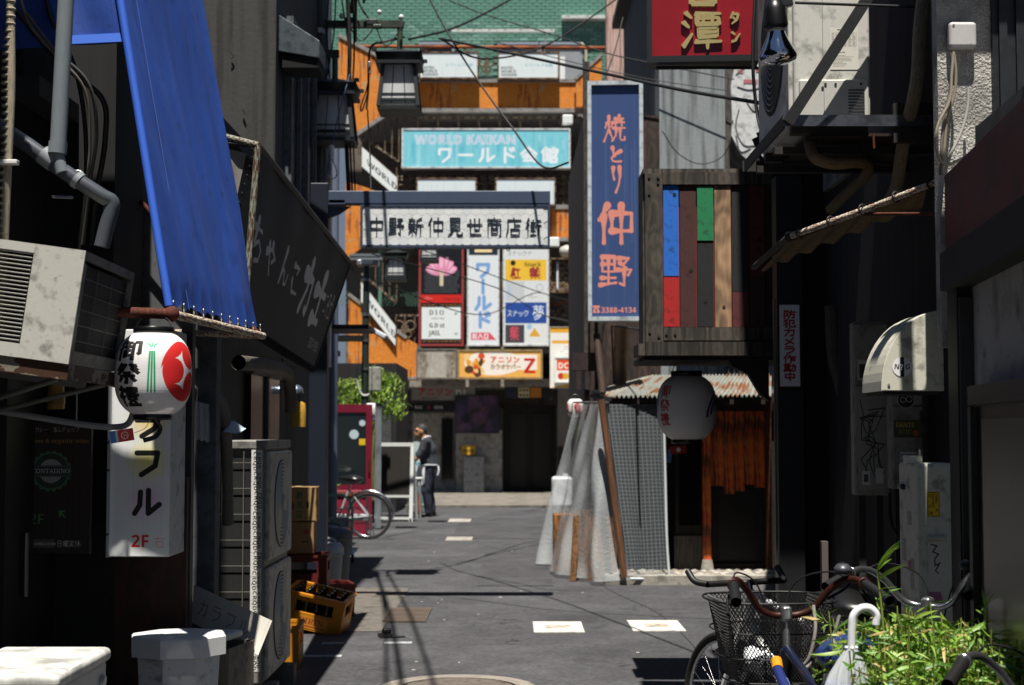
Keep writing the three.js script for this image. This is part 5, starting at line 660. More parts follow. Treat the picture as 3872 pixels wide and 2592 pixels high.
{ // gate sign of the shopping street
  const Z = 13.5, K = Z / 3465, o = thing('street_gate_sign', 'blue-grey steel gate sign with black letters on a honeycomb panel over the alley', 'sign', [-1.723, 0, -13.5]); const x0 = (748 - 728) * K, x1 = (1258 - 728) * K, Y = (p) => 1.55 + (990 - p) * K; const nav = mt(0x47546b, { t: 'plain', s: 0.6, r: 0.45 }), dk = mt(0x1c2331, { t: 'plain', s: 0.6, r: 0.45 });
  part('post', rb(0.164, Y(418), 0.16, 0.01, 0, Y(418) / 2, 0), dk, o); part('base_plate', bx(0.26, 0.02, 0.26, 0, 0.012, 0), dk, o);
  part('beam', rb(x1 - x0, 0.117, 0.14, 0.008, (x0 + x1) / 2, Y(451), 0), nav, o); part('gusset', ext([[x0, Y(470)], [x0 + 0.2, Y(470)], [x0 + 0.1, Y(488)], [x0, Y(498)]], 0.03, 0, 0, 0, -0.015), nav, o); part('hook_plate', rb(0.156, 0.05, 0.1, 0.006, (768 - 728) * K, Y(462), 0.02), nav, o);
  const sx0 = (823 - 728) * K, sx1 = (1257 - 728) * K, y0 = Y(567), y1 = Y(468), f = 0.02; const s = part('sign_case', [bx(sx1 - sx0, f, 0.16, (sx0 + sx1) / 2, y1 - f / 2, 0.0025), bx(sx1 - sx0, f, 0.16, (sx0 + sx1) / 2, y0 + f / 2, 0.0075), bx(f, y1 - y0 - 2 * f, 0.16, sx0 + f / 2, (y0 + y1) / 2, 0.0075), bx(f, y1 - y0 - 2 * f, 0.16, sx1 - f / 2, (y0 + y1) / 2, 0.0075), bx(sx1 - sx0 - 2 * f, y1 - y0 - 2 * f, 0.1, (sx0 + sx1) / 2, (y0 + y1) / 2, 0)], mt(0x3c4860, { t: 'plain', s: 0.6, r: 0.45 }), o);
  part('panel', bx(sx1 - sx0 - 2 * f, y1 - y0 - 2 * f, 0.02, (sx0 + sx1) / 2, (y0 + y1) / 2, 0.062), mt(0xd9dcdb, { r: 0.5, t: 'plain', s: 0.8 }), o);
  const hx = put(new THREE.CylinderGeometry(0.0448, 0.0448, 0.003, 6), 0, 0, 0, PI / 2, 0, 0), hm = [0xe0e3e4, 0xdadedf, 0xe4e6e5].map((c) => mt(c, { r: 0.35 })); let n = 0;
  for (let r = -3; r <= 3; r++) for (let c = 0; c < 21; c++) { const x = sx0 + f + 0.045 + c * 0.0805 + (r & 1) * 0.04, y = (y0 + y1) / 2 + r * 0.0695; if (x > sx1 - f - 0.035 || Math.abs(y - (y0 + y1) / 2) > (y1 - y0) / 2 - f - 0.03) continue; part('hexagon_tile', hx, hm[n++ % 3], o, [x, y, 0.0735]); }
  [...'中野新仲見世商店街'].forEach((ch, i) => part('letter', put(merge(solidLetter(ch, 0.146, 0.17, 0.0118, 0.004)), sx0 + 0.072 + i * 0.175, (y0 + y1) / 2 + 0.082 - i * 0.001, 0.0775), mt(0x14202a, { r: 0.5 }), o));
  part('eye_bolt', [0.3, 0.78].map((t) => tor(0.014, 0.004, 12, PI * 2, sx0 + (sx1 - sx0) * t, y0 - 0.012, 0.05)), mt(0x222222), o);
}
{ // white board with red character for charcoal
  const o = thing('charcoal_sign', 'tall pale board with a single red character behind the gate post', 'sign', [-2.066, 3.427, -16]); const w = 0.268, h = 2.364; part('board', bx(w, h, 0.16, 0, 0, -0.08), mt(0xc9c9c4, { t: 'grime', s: 0.9, r: 0.7 }), o); part('letter', put(merge(solidLetter('炭', 0.19, 0.27, 0.034, 0.03)), -0.08, h / 2 - 0.26, 0.0), mt(0xc92a1e, { r: 0.5 }), o); part('cap', bx(w + 0.06, 0.05, 0.2, 0, h / 2 + 0.026, -0.08), mt(0xa3a5a3, { t: 'grime', s: 0.4 }), o); part('bracket', [bx(0.5, 0.05, 0.05, -0.3, h / 2 - 0.4, -0.12), bx(0.5, 0.05, 0.05, -0.3, -h / 2 + 0.4, -0.12)], steel, o);
}
{ // yellow cloth lantern and metal dome lamp
  const o = thing('cloth_lantern', 'yellow cloth lantern hanging beside the dark gate post', 'lantern', [-1.674, 1.694, -11.9]); part('cloth', lathe([[0.02, 0.1], [0.05, 0.085], [0.057, 0.0], [0.055, -0.1]], 20), mt(0xc79a35, { t: 'grime', s: 0.2, r: 0.8, d: 1 }), o); part('cord', rod([0, 0.1, 0], [0, 0.2, 0], 0.004), black, o); part('hanger', rod([0, 0.2, 0], [-0.16, 0.2, 0], 0.006), black, o);
  const p = thing('dome_lamp', 'shiny silver dome lamp above the yellow cloth lantern', 'lamp', [-1.643, 1.855, -11.5]); part('shade', put(new THREE.SphereGeometry(0.06, 20, 12, 0, PI * 2, 0, PI * 0.55)), mt(0xaab4c4, { m: 0.9, r: 0.25, d: 1 }), p); part('arm', rod([0, 0.05, 0], [-0.1, 0.08, 0], 0.008), black, p);
}
// ---------------------------------------------------------------- right side of the alley
{ // red sign with raised gold characters
  const o = thing('red_sign', 'red hanging sign with raised gold characters and black frame', 'sign', [1.024, 3.796, -8], -0.07); const w = 0.596, h = 0.536;
  part('case', rb(w, h, 0.16, 0.01, 0, 0, -0.084), mt(0x1d1f23, { r: 0.5 }), o); part('panel', bx(w - 0.05, h - 0.05, 0.01, 0, 0, 0.0), mt(0x971a25, { t: 'plain', s: 0.4, r: 0.3 }), o); part('frame', [bx(w, 0.03, 0.03, 0, h / 2 - 0.015, 0.006), bx(w, 0.034, 0.03, 0, -h / 2 + 0.017, 0.006), bx(0.026, h - 0.066, 0.03, w / 2 - 0.013, 0, 0.006), bx(0.026, h - 0.066, 0.03, -w / 2 + 0.013, 0, 0.006)], mt(0x1b1d20, { r: 0.45 }), o);
  const gold = mt(0xd9c486, { m: 0.55, r: 0.25 }), L = (ch, x, y, cw, chh, lw) => part('letter', put(merge(solidLetter(ch, cw, chh, lw, 0.018)), x, y, 0.004), gold, o);
  L('古', -0.10, 0.235, 0.2, 0.2, 0.027); L('潭', -0.115, 0.012, 0.215, 0.215, 0.022); L('タ', 0.14, 0.0, 0.055, 0.07, 0.012); L('ン', 0.145, -0.10, 0.055, 0.07, 0.012);
  part('bracket', [rod([-w / 2 + 0.05, -h / 2 - 0.012, -0.05], [0.62, -h / 2 - 0.03, -0.05], 0.008), bx(0.5, 0.03, 0.03, w / 2 + 0.2, h / 2 - 0.08, -0.1)], mt(0x1a1a1a), o);
}
{ // painted plank box
  const Z = 9.0, K = Z / 3465, X = (p) => (p - 1171) * K, Y = (p) => 1.55 + (990 - p) * K, o = thing('plank_sign', 'weathered timber box with painted coloured planks projecting over the alley', 'sign', [0, 0, -Z]);
  const wd = mt(0x5b534b, { t: 'wood', s: 0.55, r: 0.85, b: 'wood', bs: 0.004 }), seg = (x0, x1, y0, y1, z, d) => bx(X(x1) - X(x0), Y(y0) - Y(y1), d, (X(x0) + X(x1)) / 2, (Y(y0) + Y(y1)) / 2, z);
  part('stile', seg(1478, 1518, 393, 790, -0.03, 0.06), wd, o); part('rail', seg(1519, 1790, 390, 418, -0.035, 0.06), wd, o); part('rail', seg(1519, 1790, 749, 779, -0.03, 0.06), wd, o); part('rail', seg(1476, 1790, 784, 815, 0.02, 0.11), mt(0x4a433d, { t: 'wood', s: 0.5, r: 0.9, b: 'wood', bs: 0.004 }), o);
  part('backing', seg(1500, 1795, 400, 800, -0.06, 0.02), mt(0x8e1f18, { t: 'plain', s: 0.4 }), o);
  part('side_wall', [bx(0.05, Y(395) - Y(812), 0.3, X(1476) + 0.02, (Y(395) + Y(812)) / 2, -0.215), bx(0.05, 0.07, 0.34, X(1470), Y(800), -0.17)], wd, o); part('roof_board', bx(1.0, 0.03, 0.36, X(1474) + 0.5, Y(387), -0.19), mt(0x6a635b, { t: 'wood', s: 0.6, r: 0.9 }), o); part('soffit', bx(0.95, 0.03, 0.84, X(1478) + 0.47, Y(818), -0.43), mt(0x3a332d, { t: 'wood', s: 0.6, r: 0.9 }), o);
  for (const [x, y] of [[1487, 402], [1508, 402], [1487, 440], [1508, 415], [1487, 760], [1508, 770], [1525, 764], [1545, 764]]) part('bolt', cyl(0.008, 0.008, 0.008, 8, X(x), Y(y), 0.002, PI / 2, 0, 0), mt(0x4a4744, { m: 0.5, r: 0.5 }), o);
  const planks = [[1520, 1556, 420, 630, 0x1f6fd6], [1520, 1556, 631, 747, 0xb51a1a], [1558, 1596, 420, 748, 0x4a2422], [1598, 1636, 422, 548, 0x15804f], [1598, 1636, 549, 747, 0x1b1c1f], [1638, 1676, 420, 748, 0xc39d78], [1678, 1716, 420, 666, 0x1d1e22], [1678, 1716, 667, 748, 0x5a2626], [1718, 1754, 420, 632, 0x5a1e1c], [1718, 1754, 633, 748, 0x3b201c], [1756, 1790, 420, 748, 0x241c1a]];
  planks.forEach(([x0, x1, y0, y1, c], i) => { const nat = c === 0xc39d78, p = part('plank', put(bx(X(x1) - X(x0) - 0.002, Y(y0) - Y(y1), 0.02), 0, 0, 0), mt(c, { t: nat ? 'wood' : 'stain', s: nat ? 0.9 : 0.35, r: nat ? 0.8 : 0.7, b: 'wood', s2: 0.4, bs: 0.0016 }), o, [(X(x0) + X(x1)) / 2, (Y(y0) + Y(y1)) / 2, -0.026 + rnd(-0.004, 0.004)]); const k = [[0.2, 0.4], [0, 0], [0.1, -0.1], [0.3, 0.3], [-0.2, -0.2], [-0.1, -0.36]][i % 6]; if (i % 2 === 0 || nat) part('knot', put(cyl(0.011, 0.009, 0.006, 10), 0.01 + k[0] * 0.06, k[1] * (Y(y0) - Y(y1)), 0.009, PI / 2, 0, 0), mt(nat ? 0x3a2718 : 0x121212, { r: 0.8 }), p); });
  part('corner_brace', ext([[0, 0], [0.25, 0], [0.22, -0.05], [0.12, -0.1], [0.05, -0.22], [0, -0.26]].map((q) => [X(1762) - q[0], Y(818) + q[1]]), 0.08, 0, 0, 0, -0.12), mt(0x26221f, { t: 'wood', s: 0.5 }), o);
}
{ // blue vertical sign
  const Z = 16.5, w = 0.61, h = 2.648, o = thing('vertical_sign', 'tall blue vertical sign with salmon brush characters and a phone number', 'sign', [1.137, 4.093, -16.5], -0.05);
  part('case', rb(w, h, 0.22, 0.01, 0, 0, -0.113), mt(0x9fa9ac, { t: 'grime', s: 0.8, r: 0.5 }), o);
  part('face', plane(w - 0.08, h - 0.08, 0, 0, 0.0), canvas(300, 1400, (g, W, H) => { fillAll(g, W, H, '#3a4f7e'); for (let i = 0; i < 34; i++) { g.fillStyle = `rgba(${rnd() < 0.6 ? '150,170,205' : '30,44,84'},${rnd(0.03, 0.16)})`; g.fillRect(rnd(0, W), H * rnd(0.05, 0.5), rnd(2, 9), H * rnd(0.2, 0.7)); }
    const c = '#e2917f'; write(g, '焼', 74, 180, 140, 170, { color: c, brush: 1, weight: 0.095 }); write(g, 'と', 104, 372, 96, 104, { color: c, brush: 1, weight: 0.17 }); write(g, 'り', 110, 488, 96, 170, { color: c, brush: 1, weight: 0.17 }); write(g, '仲', 36, 720, 226, 240, { color: c, brush: 1, weight: 0.125 }); write(g, '野', 46, 1022, 210, 210, { color: c, brush: 1, weight: 0.09 });
    latin(g, '3388-4134', 58, 1374, 46, c); g.fillStyle = c; g.fillRect(6, 1330, 44, 14); g.beginPath(); g.moveTo(14, 1346); g.lineTo(42, 1346); g.lineTo(52, 1374); g.lineTo(4, 1374); g.fill(); g.fillStyle = '#3a4f7e'; g.beginPath(); g.arc(28, 1360, 7, 0, 7); g.fill(); weather(g, W, H, 0.08, '20,28,50'); }, { r: 0.4 }), o);
  part('frame', [bx(w, 0.045, 0.05, 0, h / 2 - 0.022, 0.01), bx(w, 0.045, 0.05, 0, -h / 2 + 0.022, 0.01), bx(0.042, h - 0.09, 0.05, w / 2 - 0.021, 0, 0.01), bx(0.042, h - 0.09, 0.05, -w / 2 + 0.021, 0, 0.01)], mt(0xc3ccd0, { t: 'grime', s: 0.6, r: 0.4 }), o);
  part('bracket', [bx(0.04, 0.04, 1.6, -w / 2 + 0.1, h / 2 - 0.3, -0.95), bx(0.04, 0.04, 1.6, -w / 2 + 0.1, -h / 2 + 0.3, -0.95)], mt(0x3a3a3a), o);
}
{ // outline board with animal drawing replaced by plain line pattern
  const o = thing('painted_board', 'white rounded board with grey line drawing and faded red top on the grey house', 'sign', [2.873, 5.446, -18.2]); const w = 0.44, h = 1.24, pts = [[0.0, -h / 2], [0.3, -h / 2 + 0.12], [0.36, -0.1], [0.34, 0.3], [0.24, 0.55], [0, h / 2], [-0.16, 0.56], [-0.21, 0.3], [-0.20, -0.1], [-0.21, -0.3], [-0.1, -h / 2 + 0.1]];
  part('board', ext(pts, 0.03, 0.004), mt(0xcfd1cf, { t: 'grime', s: 0.7, r: 0.7 }), o); const line = (p, r = 0.009) => tube(p.map((q) => [q[0], q[1], 0.035]), r, 30, 5), dk = mt(0x6a6a6a, { r: 0.7 });
  part('drawing', [line([[-0.15, 0.45], [0, 0.55], [0.2, 0.46]]), line([[-0.14, 0.3], [0, 0.26], [0.2, 0.3]]), line([[-0.12, 0.02], [-0.16, -0.2], [-0.06, -0.42], [0.1, -0.42]]), line([[-0.02, 0.1], [0.06, 0.0], [0.2, 0.04]]), line([[-0.16, -0.3], [-0.1, -0.5], [0.02, -0.46]])], dk, o); part('red_patch', [bx(0.16, 0.05, 0.004, 0.02, 0.36, 0.037), bx(0.07, 0.04, 0.004, -0.1, 0.48, 0.037), bx(0.06, 0.05, 0.004, 0.12, 0.5, 0.037)], mt(0xb0656a, { r: 0.7 }), o);
}
{ // the old wooden shop with tin eave
  const o = thing('wooden_shop', 'old wooden shop front with rusty corrugated eave behind the plastic curtain', 'building'); const Z = 16.5, K = Z / 3465, X = (p) => (p - 1171) * K, Y = (p) => 1.55 + (990 - p) * K, dw = mt(0x2a1c14, { t: 'wood', s: 0.8, r: 0.7, b: 'wood', bs: 0.003 }), bn = mt(0xffffff, { t: 'burnt', s: 0.75, r: 0.5, b: 'wood', bs: 0.002 });
  part('wall', [bx(2.4, 2.0, 0.12, 2.2, 1.0, -17.4), bx(0.1, 1.95, 3.0, 1.05, 0.98, -18.1), bx(0.36, 1.9, 0.1, X(1580), 0.95, -Z)], dw, o); part('door', bx(X(1745) - X(1626), 1.05, 0.06, (X(1626) + X(1745)) / 2, 0.60, -Z - 0.05), mt(0x15110f, { t: 'wood', s: 0.7, r: 0.6 }), o); part('door_panel', bx(0.42, 0.75, 0.012, (X(1626) + X(1745)) / 2, 0.55, -Z - 0.012), mt(0x1c1613, { t: 'wood', s: 0.5, r: 0.5 }), o); part('sill', bx(0.75, 0.07, 0.09, (X(1626) + X(1745)) / 2 - 0.05, 0.1, -Z), dw, o);
  const bots = [1111, 1111, 1130, 1123, 1108, 1115]; for (let i = 0; i < 6; i++) { const x0 = 1606 + i * 23.2; part('board', bx(23.2 * K - 0.0015, Y(940) - Y(bots[i]), 0.02, X(x0 + 11.6), (Y(940) + Y(bots[i])) / 2, -Z + 0.06 + (i % 2) * 0.006), bn, o); }
  part('post', bx(0.085, Y(940) - 0.16, 0.085, X(1611), (Y(940) + 0.16) / 2, -Z + 0.12), bn, o); part('post', bx(0.06, 1.9, 0.08, X(1752), 0.95, -Z + 0.1), mt(0x6a3418, { t: 'wood', s: 0.6 }), o); part('post_base', cyl(0.07, 0.1, 0.14, 4, X(1611), 0.12, -Z + 0.12, 0, PI / 4, 0), concrete, o);
  part('header', [bx(2.0, 0.12, 0.1, X(1580), 1.84, -Z + 0.05), bx(2.0, 0.32, 0.06, X(1640), 1.62, -Z + 0.01)], dw, o); part('glazing', bx(0.26, 1.1, 0.02, X(1578), 1.1, -Z + 0.06), mt(0x101010, { r: 0.12 }), o); part('skirting', bx(0.36, 0.35, 0.02, X(1576), 0.26, -Z + 0.065), mt(0x5d5a55, { t: 'streak', s: 0.4 }), o);
  // corrugated eave: sheets of sine profile
  const roof = (a, b, c, d, n, name) => { const g = patch(a, b, c, d, n * 8, 2, (u) => 0.016 * Math.sin(u * n * PI * 2)); return part(name, g, new THREE.MeshPhysicalMaterial({ map: tx(T.roof, 1), roughness: 0.6, metalness: 0.15, side: THREE.DoubleSide }), o); };
  roof([1.031, 1.922, -15.75], [2.699, 1.936, -15.75], [3.019, 2.22, -17.6], [1.631, 2.209, -17.6], 34, 'eave_sheet'); roof([0.919, 2.016, -17.6], [1.041, 1.917, -15.75], [1.632, 2.201, -17.5], [1.606, 2.215, -18.6], 13, 'eave_sheet');
  part('eave_board', [bar([1.035, 1.896, -15.8], [2.707, 1.909, -15.8], 0.05, 0.04), bar([0.924, 1.973, -17.5], [1.044, 1.896, -15.8], 0.05, 0.04)], mt(0x2b2521, { t: 'wood', s: 0.5 }), o); part('rafters', [1450, 1520, 1590, 1660, 1730].map((p) => bx(0.04, 0.05, 0.9, (p - 1171) * 16.2 / 3465, 1.87, -16.2)), dw, o);
  part('leaning_pole', rod([0.918, 1.887, -15.6], [1.141, 0.078, -15.5], 0.035, 10), mt(0x8a5a36, { t: 'wood', s: 0.5, r: 0.7 }), o); part('upper_post', rod([0.931, 2.628, -16.6], [0.98, 1.975, -16.4], 0.04, 8), mt(0x5a4436, { t: 'wood', s: 0.4 }), o); each('eave_box', [bx(0.34, 0.2, 0.3, 0.842, 2.35, -17.2), bx(0.05, 0.2, 0.08, 0.728, 2.12, -16.6), bx(0.05, 0.2, 0.08, 0.822, 2.12, -16.6)], mt(0x3d2b2b, { t: 'wood', s: 0.4 }), o);
}
{ // clear plastic curtain with woven grid, gathered at the corner of the shop
  const o = thing('plastic_curtain', 'clear mesh-reinforced plastic curtain gathered round the shop corner', 'curtain');
  const N = 256, dat = new Uint8Array(N * N * 4); for (let y = 0; y < N; y++) for (let x = 0; x < N; x++) { const l = (x % 16 < 3) || (y % 16 < 3), i = (y * N + x) * 4; dat[i] = dat[i + 1] = dat[i + 2] = l ? 118 : 44; dat[i + 3] = 255; }
  const grid = new THREE.DataTexture(dat, N, N); grid.wrapS = grid.wrapT = THREE.RepeatWrapping; grid.magFilter = THREE.LinearFilter; grid.needsUpdate = true;
  const film = (rep) => { const t = grid.clone(); t.repeat.set(...rep); t.needsUpdate = true; return new THREE.MeshPhysicalMaterial({ color: rep[0] > 3 ? 0xd4dade : 0x9aa2a6, roughness: 0.22, clearcoat: 1, clearcoatRoughness: 0.1, alphaMap: t, transparent: true, side: THREE.DoubleSide }); };
  // pleated skirt: top and bottom outlines
  const top = [[0.749, 1.885, -17.9], [0.814, 1.867, -17.2], [0.867, 1.861, -16.6], [0.928, 1.849, -16], [1.001, 1.844, -15.7]], bot = [[0.299, 0.02, -18], [0.451, 0.036, -17.3], [0.503, 0.04, -16.4], [0.715, 0.042, -15.7], [1.137, 0.048, -15.45]], curve = (l) => new THREE.CatmullRomCurve3(l.map(V)), ct = curve(top), cb = curve(bot), nu = 120, nv = 24, g = new THREE.PlaneGeometry(1, 1, nu, nv), p = g.attributes.position, uv = g.attributes.uv;
  for (let i = 0; i < p.count; i++) { const u = uv.getX(i), v = uv.getY(i), a = ct.getPoint(u), b = cb.getPoint(u), q = b.lerp(a, Math.pow(v, 1.15)), f = (1 - v * 0.65) * (0.11 * Math.sin(u * 17 + v * 2.0 + 1.1 * Math.sin(u * 6 + v)) + 0.03 * Math.sin(u * 37 + 1 - v * 3 + Math.sin(v * 5)) + 0.012 * Math.sin(v * 15 + u * 22)); p.setXYZ(i, q.x - f * 0.5, Math.max(0.02, q.y), q.z + f); } g.computeVertexNormals();
  part('gathered_sheet', g, new THREE.MeshPhysicalMaterial({ color: 0xc9cfd2, roughness: 0.3, clearcoat: 1, clearcoatRoughness: 0.12, transparent: true, opacity: 0.42, side: THREE.DoubleSide, bumpMap: tx(BUMP.stucco, 0.2), bumpScale: 0.002 }), o); part('flat_sheet', patch([1.187, 0.059, -15.52], [1.62, 0.055, -15.75], [1.586, 1.847, -15.85], [0.986, 1.845, -15.75], 24, 12, (u, v) => 0.03 * Math.sin(u * 9 + v * 2) * (1 - v)), film([0.8, 2.9]), o);
  part('edge_tape', [tube([[1.584, 1.823, -15.83], [1.595, 1.051, -15.8], [1.605, 0.377, -15.76], [1.623, 0.06, -15.74]], 0.014, 30, 6), tube([[1.194, 0.065, -15.5], [1.425, 0.056, -15.6], [1.619, 0.056, -15.74]], 0.014, 20, 6)], mt(0xc9d0d2, { r: 0.3, d: 1 }), o); part('curtain_rail', rod([0.732, 1.908, -18], [1.001, 1.862, -15.7], 0.012), steel, o);
  const wood = mt(0xa9713c, { t: 'wood', s: 0.6, r: 0.7, b: 'wood', bs: 0.002 });
  const t = thing('timber_counter', 'pale timber benches and boards stacked behind the plastic curtain', 'counter', [0, 0, 0]); part('board', [bx(0.3, 0.66, 0.03, 0.951, 0.33, -15.98)], wood, t); part('board', bx(0.22, 0.72, 0.03, 0.751, 0.36, -16.4), wood, t, undefined); part('board', bx(0.3, 0.62, 0.5, 0.622, 0.31, -17.4), wood, t); part('board', bx(0.46, 0.6, 0.03, 0.789, 0.3, -16.7), wood, t); part('leg', bar([0.633, 0.004, -15.9], [0.673, 0.681, -15.95], 0.06, 0.05), mt(0x9a6a3c, { t: 'wood', s: 0.4 }), t); part('leg', bx(0.05, 0.68, 0.05, 0.84, 0.34, -16.1), mt(0x8f5f30, { t: 'wood', s: 0.4 }), t);
}
{ const o = thing('white_tank', 'white plastic tank standing behind the gathered curtain', 'tank', [0.673, 0, -20.5]); part('body', rb(0.28, 0.42, 0.26, 0.05, 0, 0.75, 0), mt(0xd5d9dc, { t: 'plain', s: 0.6, r: 0.4 }), o); part('stand', bx(0.26, 0.54, 0.25, 0, 0.27, 0), mt(0x55565a), o); part('cap', cyl(0.04, 0.04, 0.04, 14, 0.05, 0.975, 0), mt(0xb5b9bb), o); }
{ const o = festivalLantern('festival_lantern', 'shaded white paper lantern with dark blue wave crest under the plank box', [1.091, 1.705, -9.46], 0.188, paper((g, w, h) => { fillAll(g, w, h, '#e6e4e2'); for (let i = 0; i < 60; i++) { g.fillStyle = 'rgba(120,116,116,0.35)'; g.fillRect(0, i * h / 60, w, 1.3); } g.strokeStyle = '#20306a'; for (const ox of [300, 812]) for (let k = 0; k < 3; k++) { g.lineWidth = 17; g.beginPath(); g.ellipse(ox, h * 0.5, 74 - k * 25, h * (0.30 - k * 0.085), 0.4, PI * 0.75, PI * 2.15); g.stroke(); } g.fillStyle = '#b4352e'; for (const ox of [420, 932]) write(g, '御祭禮', ox, h * 0.15, 80, h * 0.2, { vertical: true, color: '#b03a34', weight: 0.13 }); }, 1024, 512)); o.children[0].rotation.y = 2.5;
  part('paper_tag', new THREE.BoxGeometry(0.105, 0.05, 0.002), canvas(64, 32, (g, w, h) => { fillAll(g, w, h, '#a93028'); g.fillStyle = '#e6ddd6'; g.beginPath(); g.arc(32, 16, 9, 0, 7); g.fill(); }, { d: 1 }), o, [-0.06, -0.262, 0.06], [0, 0.2, 0.1]); part('paper_tag', bx(0.03, 0.085, 0.002), mt(0x5a86b4, { r: 0.6 }), o, [-0.115, -0.30, 0.06], [0, 0.3, -0.2]); part('string', tube([[-0.02, -0.2, 0.02], [-0.03, -0.235, 0.05]], 0.0015, 6, 4), mt(0x999999), o); }
{ const o = festivalLantern('festival_lantern', 'small white and red paper lantern at the far corner of the eave', [0.761, 1.843, -18.2], 0.105, paper((g, w, h) => { fillAll(g, w, h, '#e4e2de'); for (let k = 0; k < 4; k++) { tomoe(g, 128 * k + 64, 64, 36, '#cc3322'); g.fillStyle = '#222'; g.fillRect(128 * k + 8, 30, 10, 70); } }, 512, 128)); o.children[0].rotation.y = 1; }
{ const o = thing('camera_notice', 'white vertical notice plate with red characters on the dark post', 'sign', [1.555, 2.036, -8.46]); const w = 0.112, h = 0.457; part('plate', rb(w, h, 0.006, 0.002), mt(0xc9cccd, { r: 0.5 }), o); part('print', plane(w - 0.003, h - 0.003, 0, 0, 0.0036), canvas(120, 488, (g, W, H) => { fillAll(g, W, H, '#d7d9da'); write(g, '防犯カメラ作動中', 20, 32, 78, 50, { vertical: true, step: 53.5, weight: 0.2, color: '#9c1f22' }); }), o); }
// metal platform with its air conditioner, strut and pipes
{ const o = thing('steel_platform', 'rusty steel bracket platform carrying the upper air conditioner', 'platform'); const st = mt(0x6b6e76, { t: 'flake', s: 0.9, r: 0.5, m: 0.4 }), dk = mt(0x2a2725, { t: 'grime', s: 0.5, r: 0.7 });
  part('front_beam', [bx(0.61, 0.045, 0.008, 1.39, 2.797, -6.0), bx(0.61, 0.006, 0.04, 1.39, 2.818, -6.02)], mt(0x5d6068, { t: 'grime', s: 0.4, r: 0.4, m: 0.6 }), o); part('side_beam', bx(0.01, 0.05, 1.0, 1.088, 2.79, -6.5), dk, o); part('rear_beam', bx(0.75, 0.05, 0.01, 1.45, 2.79, -7.0), dk, o); each('cross_bar', [bx(0.7, 0.03, 0.04, 1.45, 2.73, -6.3), bx(0.7, 0.03, 0.04, 1.45, 2.73, -6.75)], dk, o); part('deck', bx(0.55, 0.012, 0.85, 1.5, 2.765, -6.55), mt(0x35312d, { t: 'rust', s: 0.6, r: 0.8 }), o);
  part('strut', bar([1.102, 2.785, -5.99], [1.51, 3.419, -5.99], 0.045, 0.03), mt(0x191a1c, { r: 0.5, t: 'grime', s: 0.4 }), o); part('hanger_bolt', rod([1.442, 2.742, -5.98], [1.444, 2.68, -5.98], 0.005, 6), rust, o);
  part('wall_plate', [bx(0.2, 0.16, 0.03, 1.63, 2.79, -6.02)], dk, o); }
{ const o = thing('air_conditioner', 'white outdoor unit with a printed data label, on the steel platform', 'air conditioner', [1.15, 2.815, -6.1]); const w = 0.313, h = 0.8, L = 0.8, m = mt(0xd3d2ca, { t: 'stain', s: 0.7, r: 0.42 });
  part('casing', rb(w, h, L, 0.015, w / 2, h / 2, -L / 2), m, o); part('service_cover', [rb(w - 0.03, 0.16, 0.02, 0.008, w / 2 + 0.004, 0.09, 0.006)], mt(0xd0cfc7, { t: 'plain', s: 0.4, r: 0.4 }), o); part('seam', [bx(0.002, h - 0.2, 0.003, w * 0.38, h / 2 + 0.09, 0.0015), bx(0.002, 0.15, 0.003, w * 0.38, 0.09, 0.017)], mt(0x8b8a84), o);
  part('data_label', plane(0.115, 0.175, w * 0.66, 0.3, 0.002), canvas(230, 350, (g, W, H) => { fillAll(g, W, H, '#d3d1c6'); g.fillStyle = '#4a4a46'; latin(g, 'R410A', 70, 214, 18, '#4a4a46'); for (let r = 0; r < 9; r++) for (let c = 0; c < 6; c++) { g.strokeStyle = '#7a7a74'; g.lineWidth = 1; g.strokeRect(14 + c * 34, 44 + r * 13, 34, 13); g.fillRect(18 + c * 34, 48 + r * 13, rnd(6, 24), 4); } for (let r = 0; r < 9; r++) g.fillRect(20, 232 + r * 11, rnd(80, 180), 3); g.fillRect(60, 16, 110, 9); g.beginPath(); g.arc(196, 180, 13, 0, 7); g.stroke(); }), o);
  for (let i = 0; i < 9; i++) part('vent_slot', bx(0.066, 0.0045, 0.004, w * 0.8, 0.025 + i * 0.0125, 0.0165), mt(0x1a1a1a), o); part('screw', [[0.4, 0.15], [0.53, 0.15], [0.36, 0.135], [0.86, 0.15]].map((q) => cyl(0.005, 0.005, 0.004, 8, w * q[0], q[1], 0.018, PI / 2, 0, 0)), mt(0x2a2a2a), o);
  const f = part('fan_panel', rb(0.02, h - 0.06, L - 0.05, 0.008, -0.008, h / 2, -L / 2), m, o); const g = []; for (let k = 0; k < 9; k++) g.push(tor(0.06 + k * 0.026, 0.004, 28, PI * 2, -0.022, h / 2, -L / 2, 0, PI / 2, 0)); part('fan_guard', g, mt(0x6c6c6a, { r: 0.5 }), f); part('fan_well', cyl(0.29, 0.29, 0.004, 32, -0.0195, h / 2, -L / 2, 0, 0, PI / 2), mt(0x2a2a2c), f); each('foot', [bx(w, 0.04, 0.05, w / 2, -0.02, -0.08), bx(w, 0.04, 0.05, w / 2, -0.02, -L + 0.08)], mt(0x3c3a38), o); }
solo('insulated_pipe', 'thick cream wrapped pipe bending down past the steel platform', 'pipe', tube([[1.625, 3.314, -5.85], [1.601, 3.14, -5.85], [1.596, 2.956, -5.88], [1.592, 2.85, -5.95], [1.602, 2.775, -6.1], [1.609, 2.686, -6.2], [1.624, 2.583, -6.35], [1.623, 2.531, -6.5]], 0.028, 70, 12), mt(0xb3aa97, { t: 'grime', s: 0.2, r: 0.85, b: 'stucco', s2: 0.12, bs: 0.006 }));
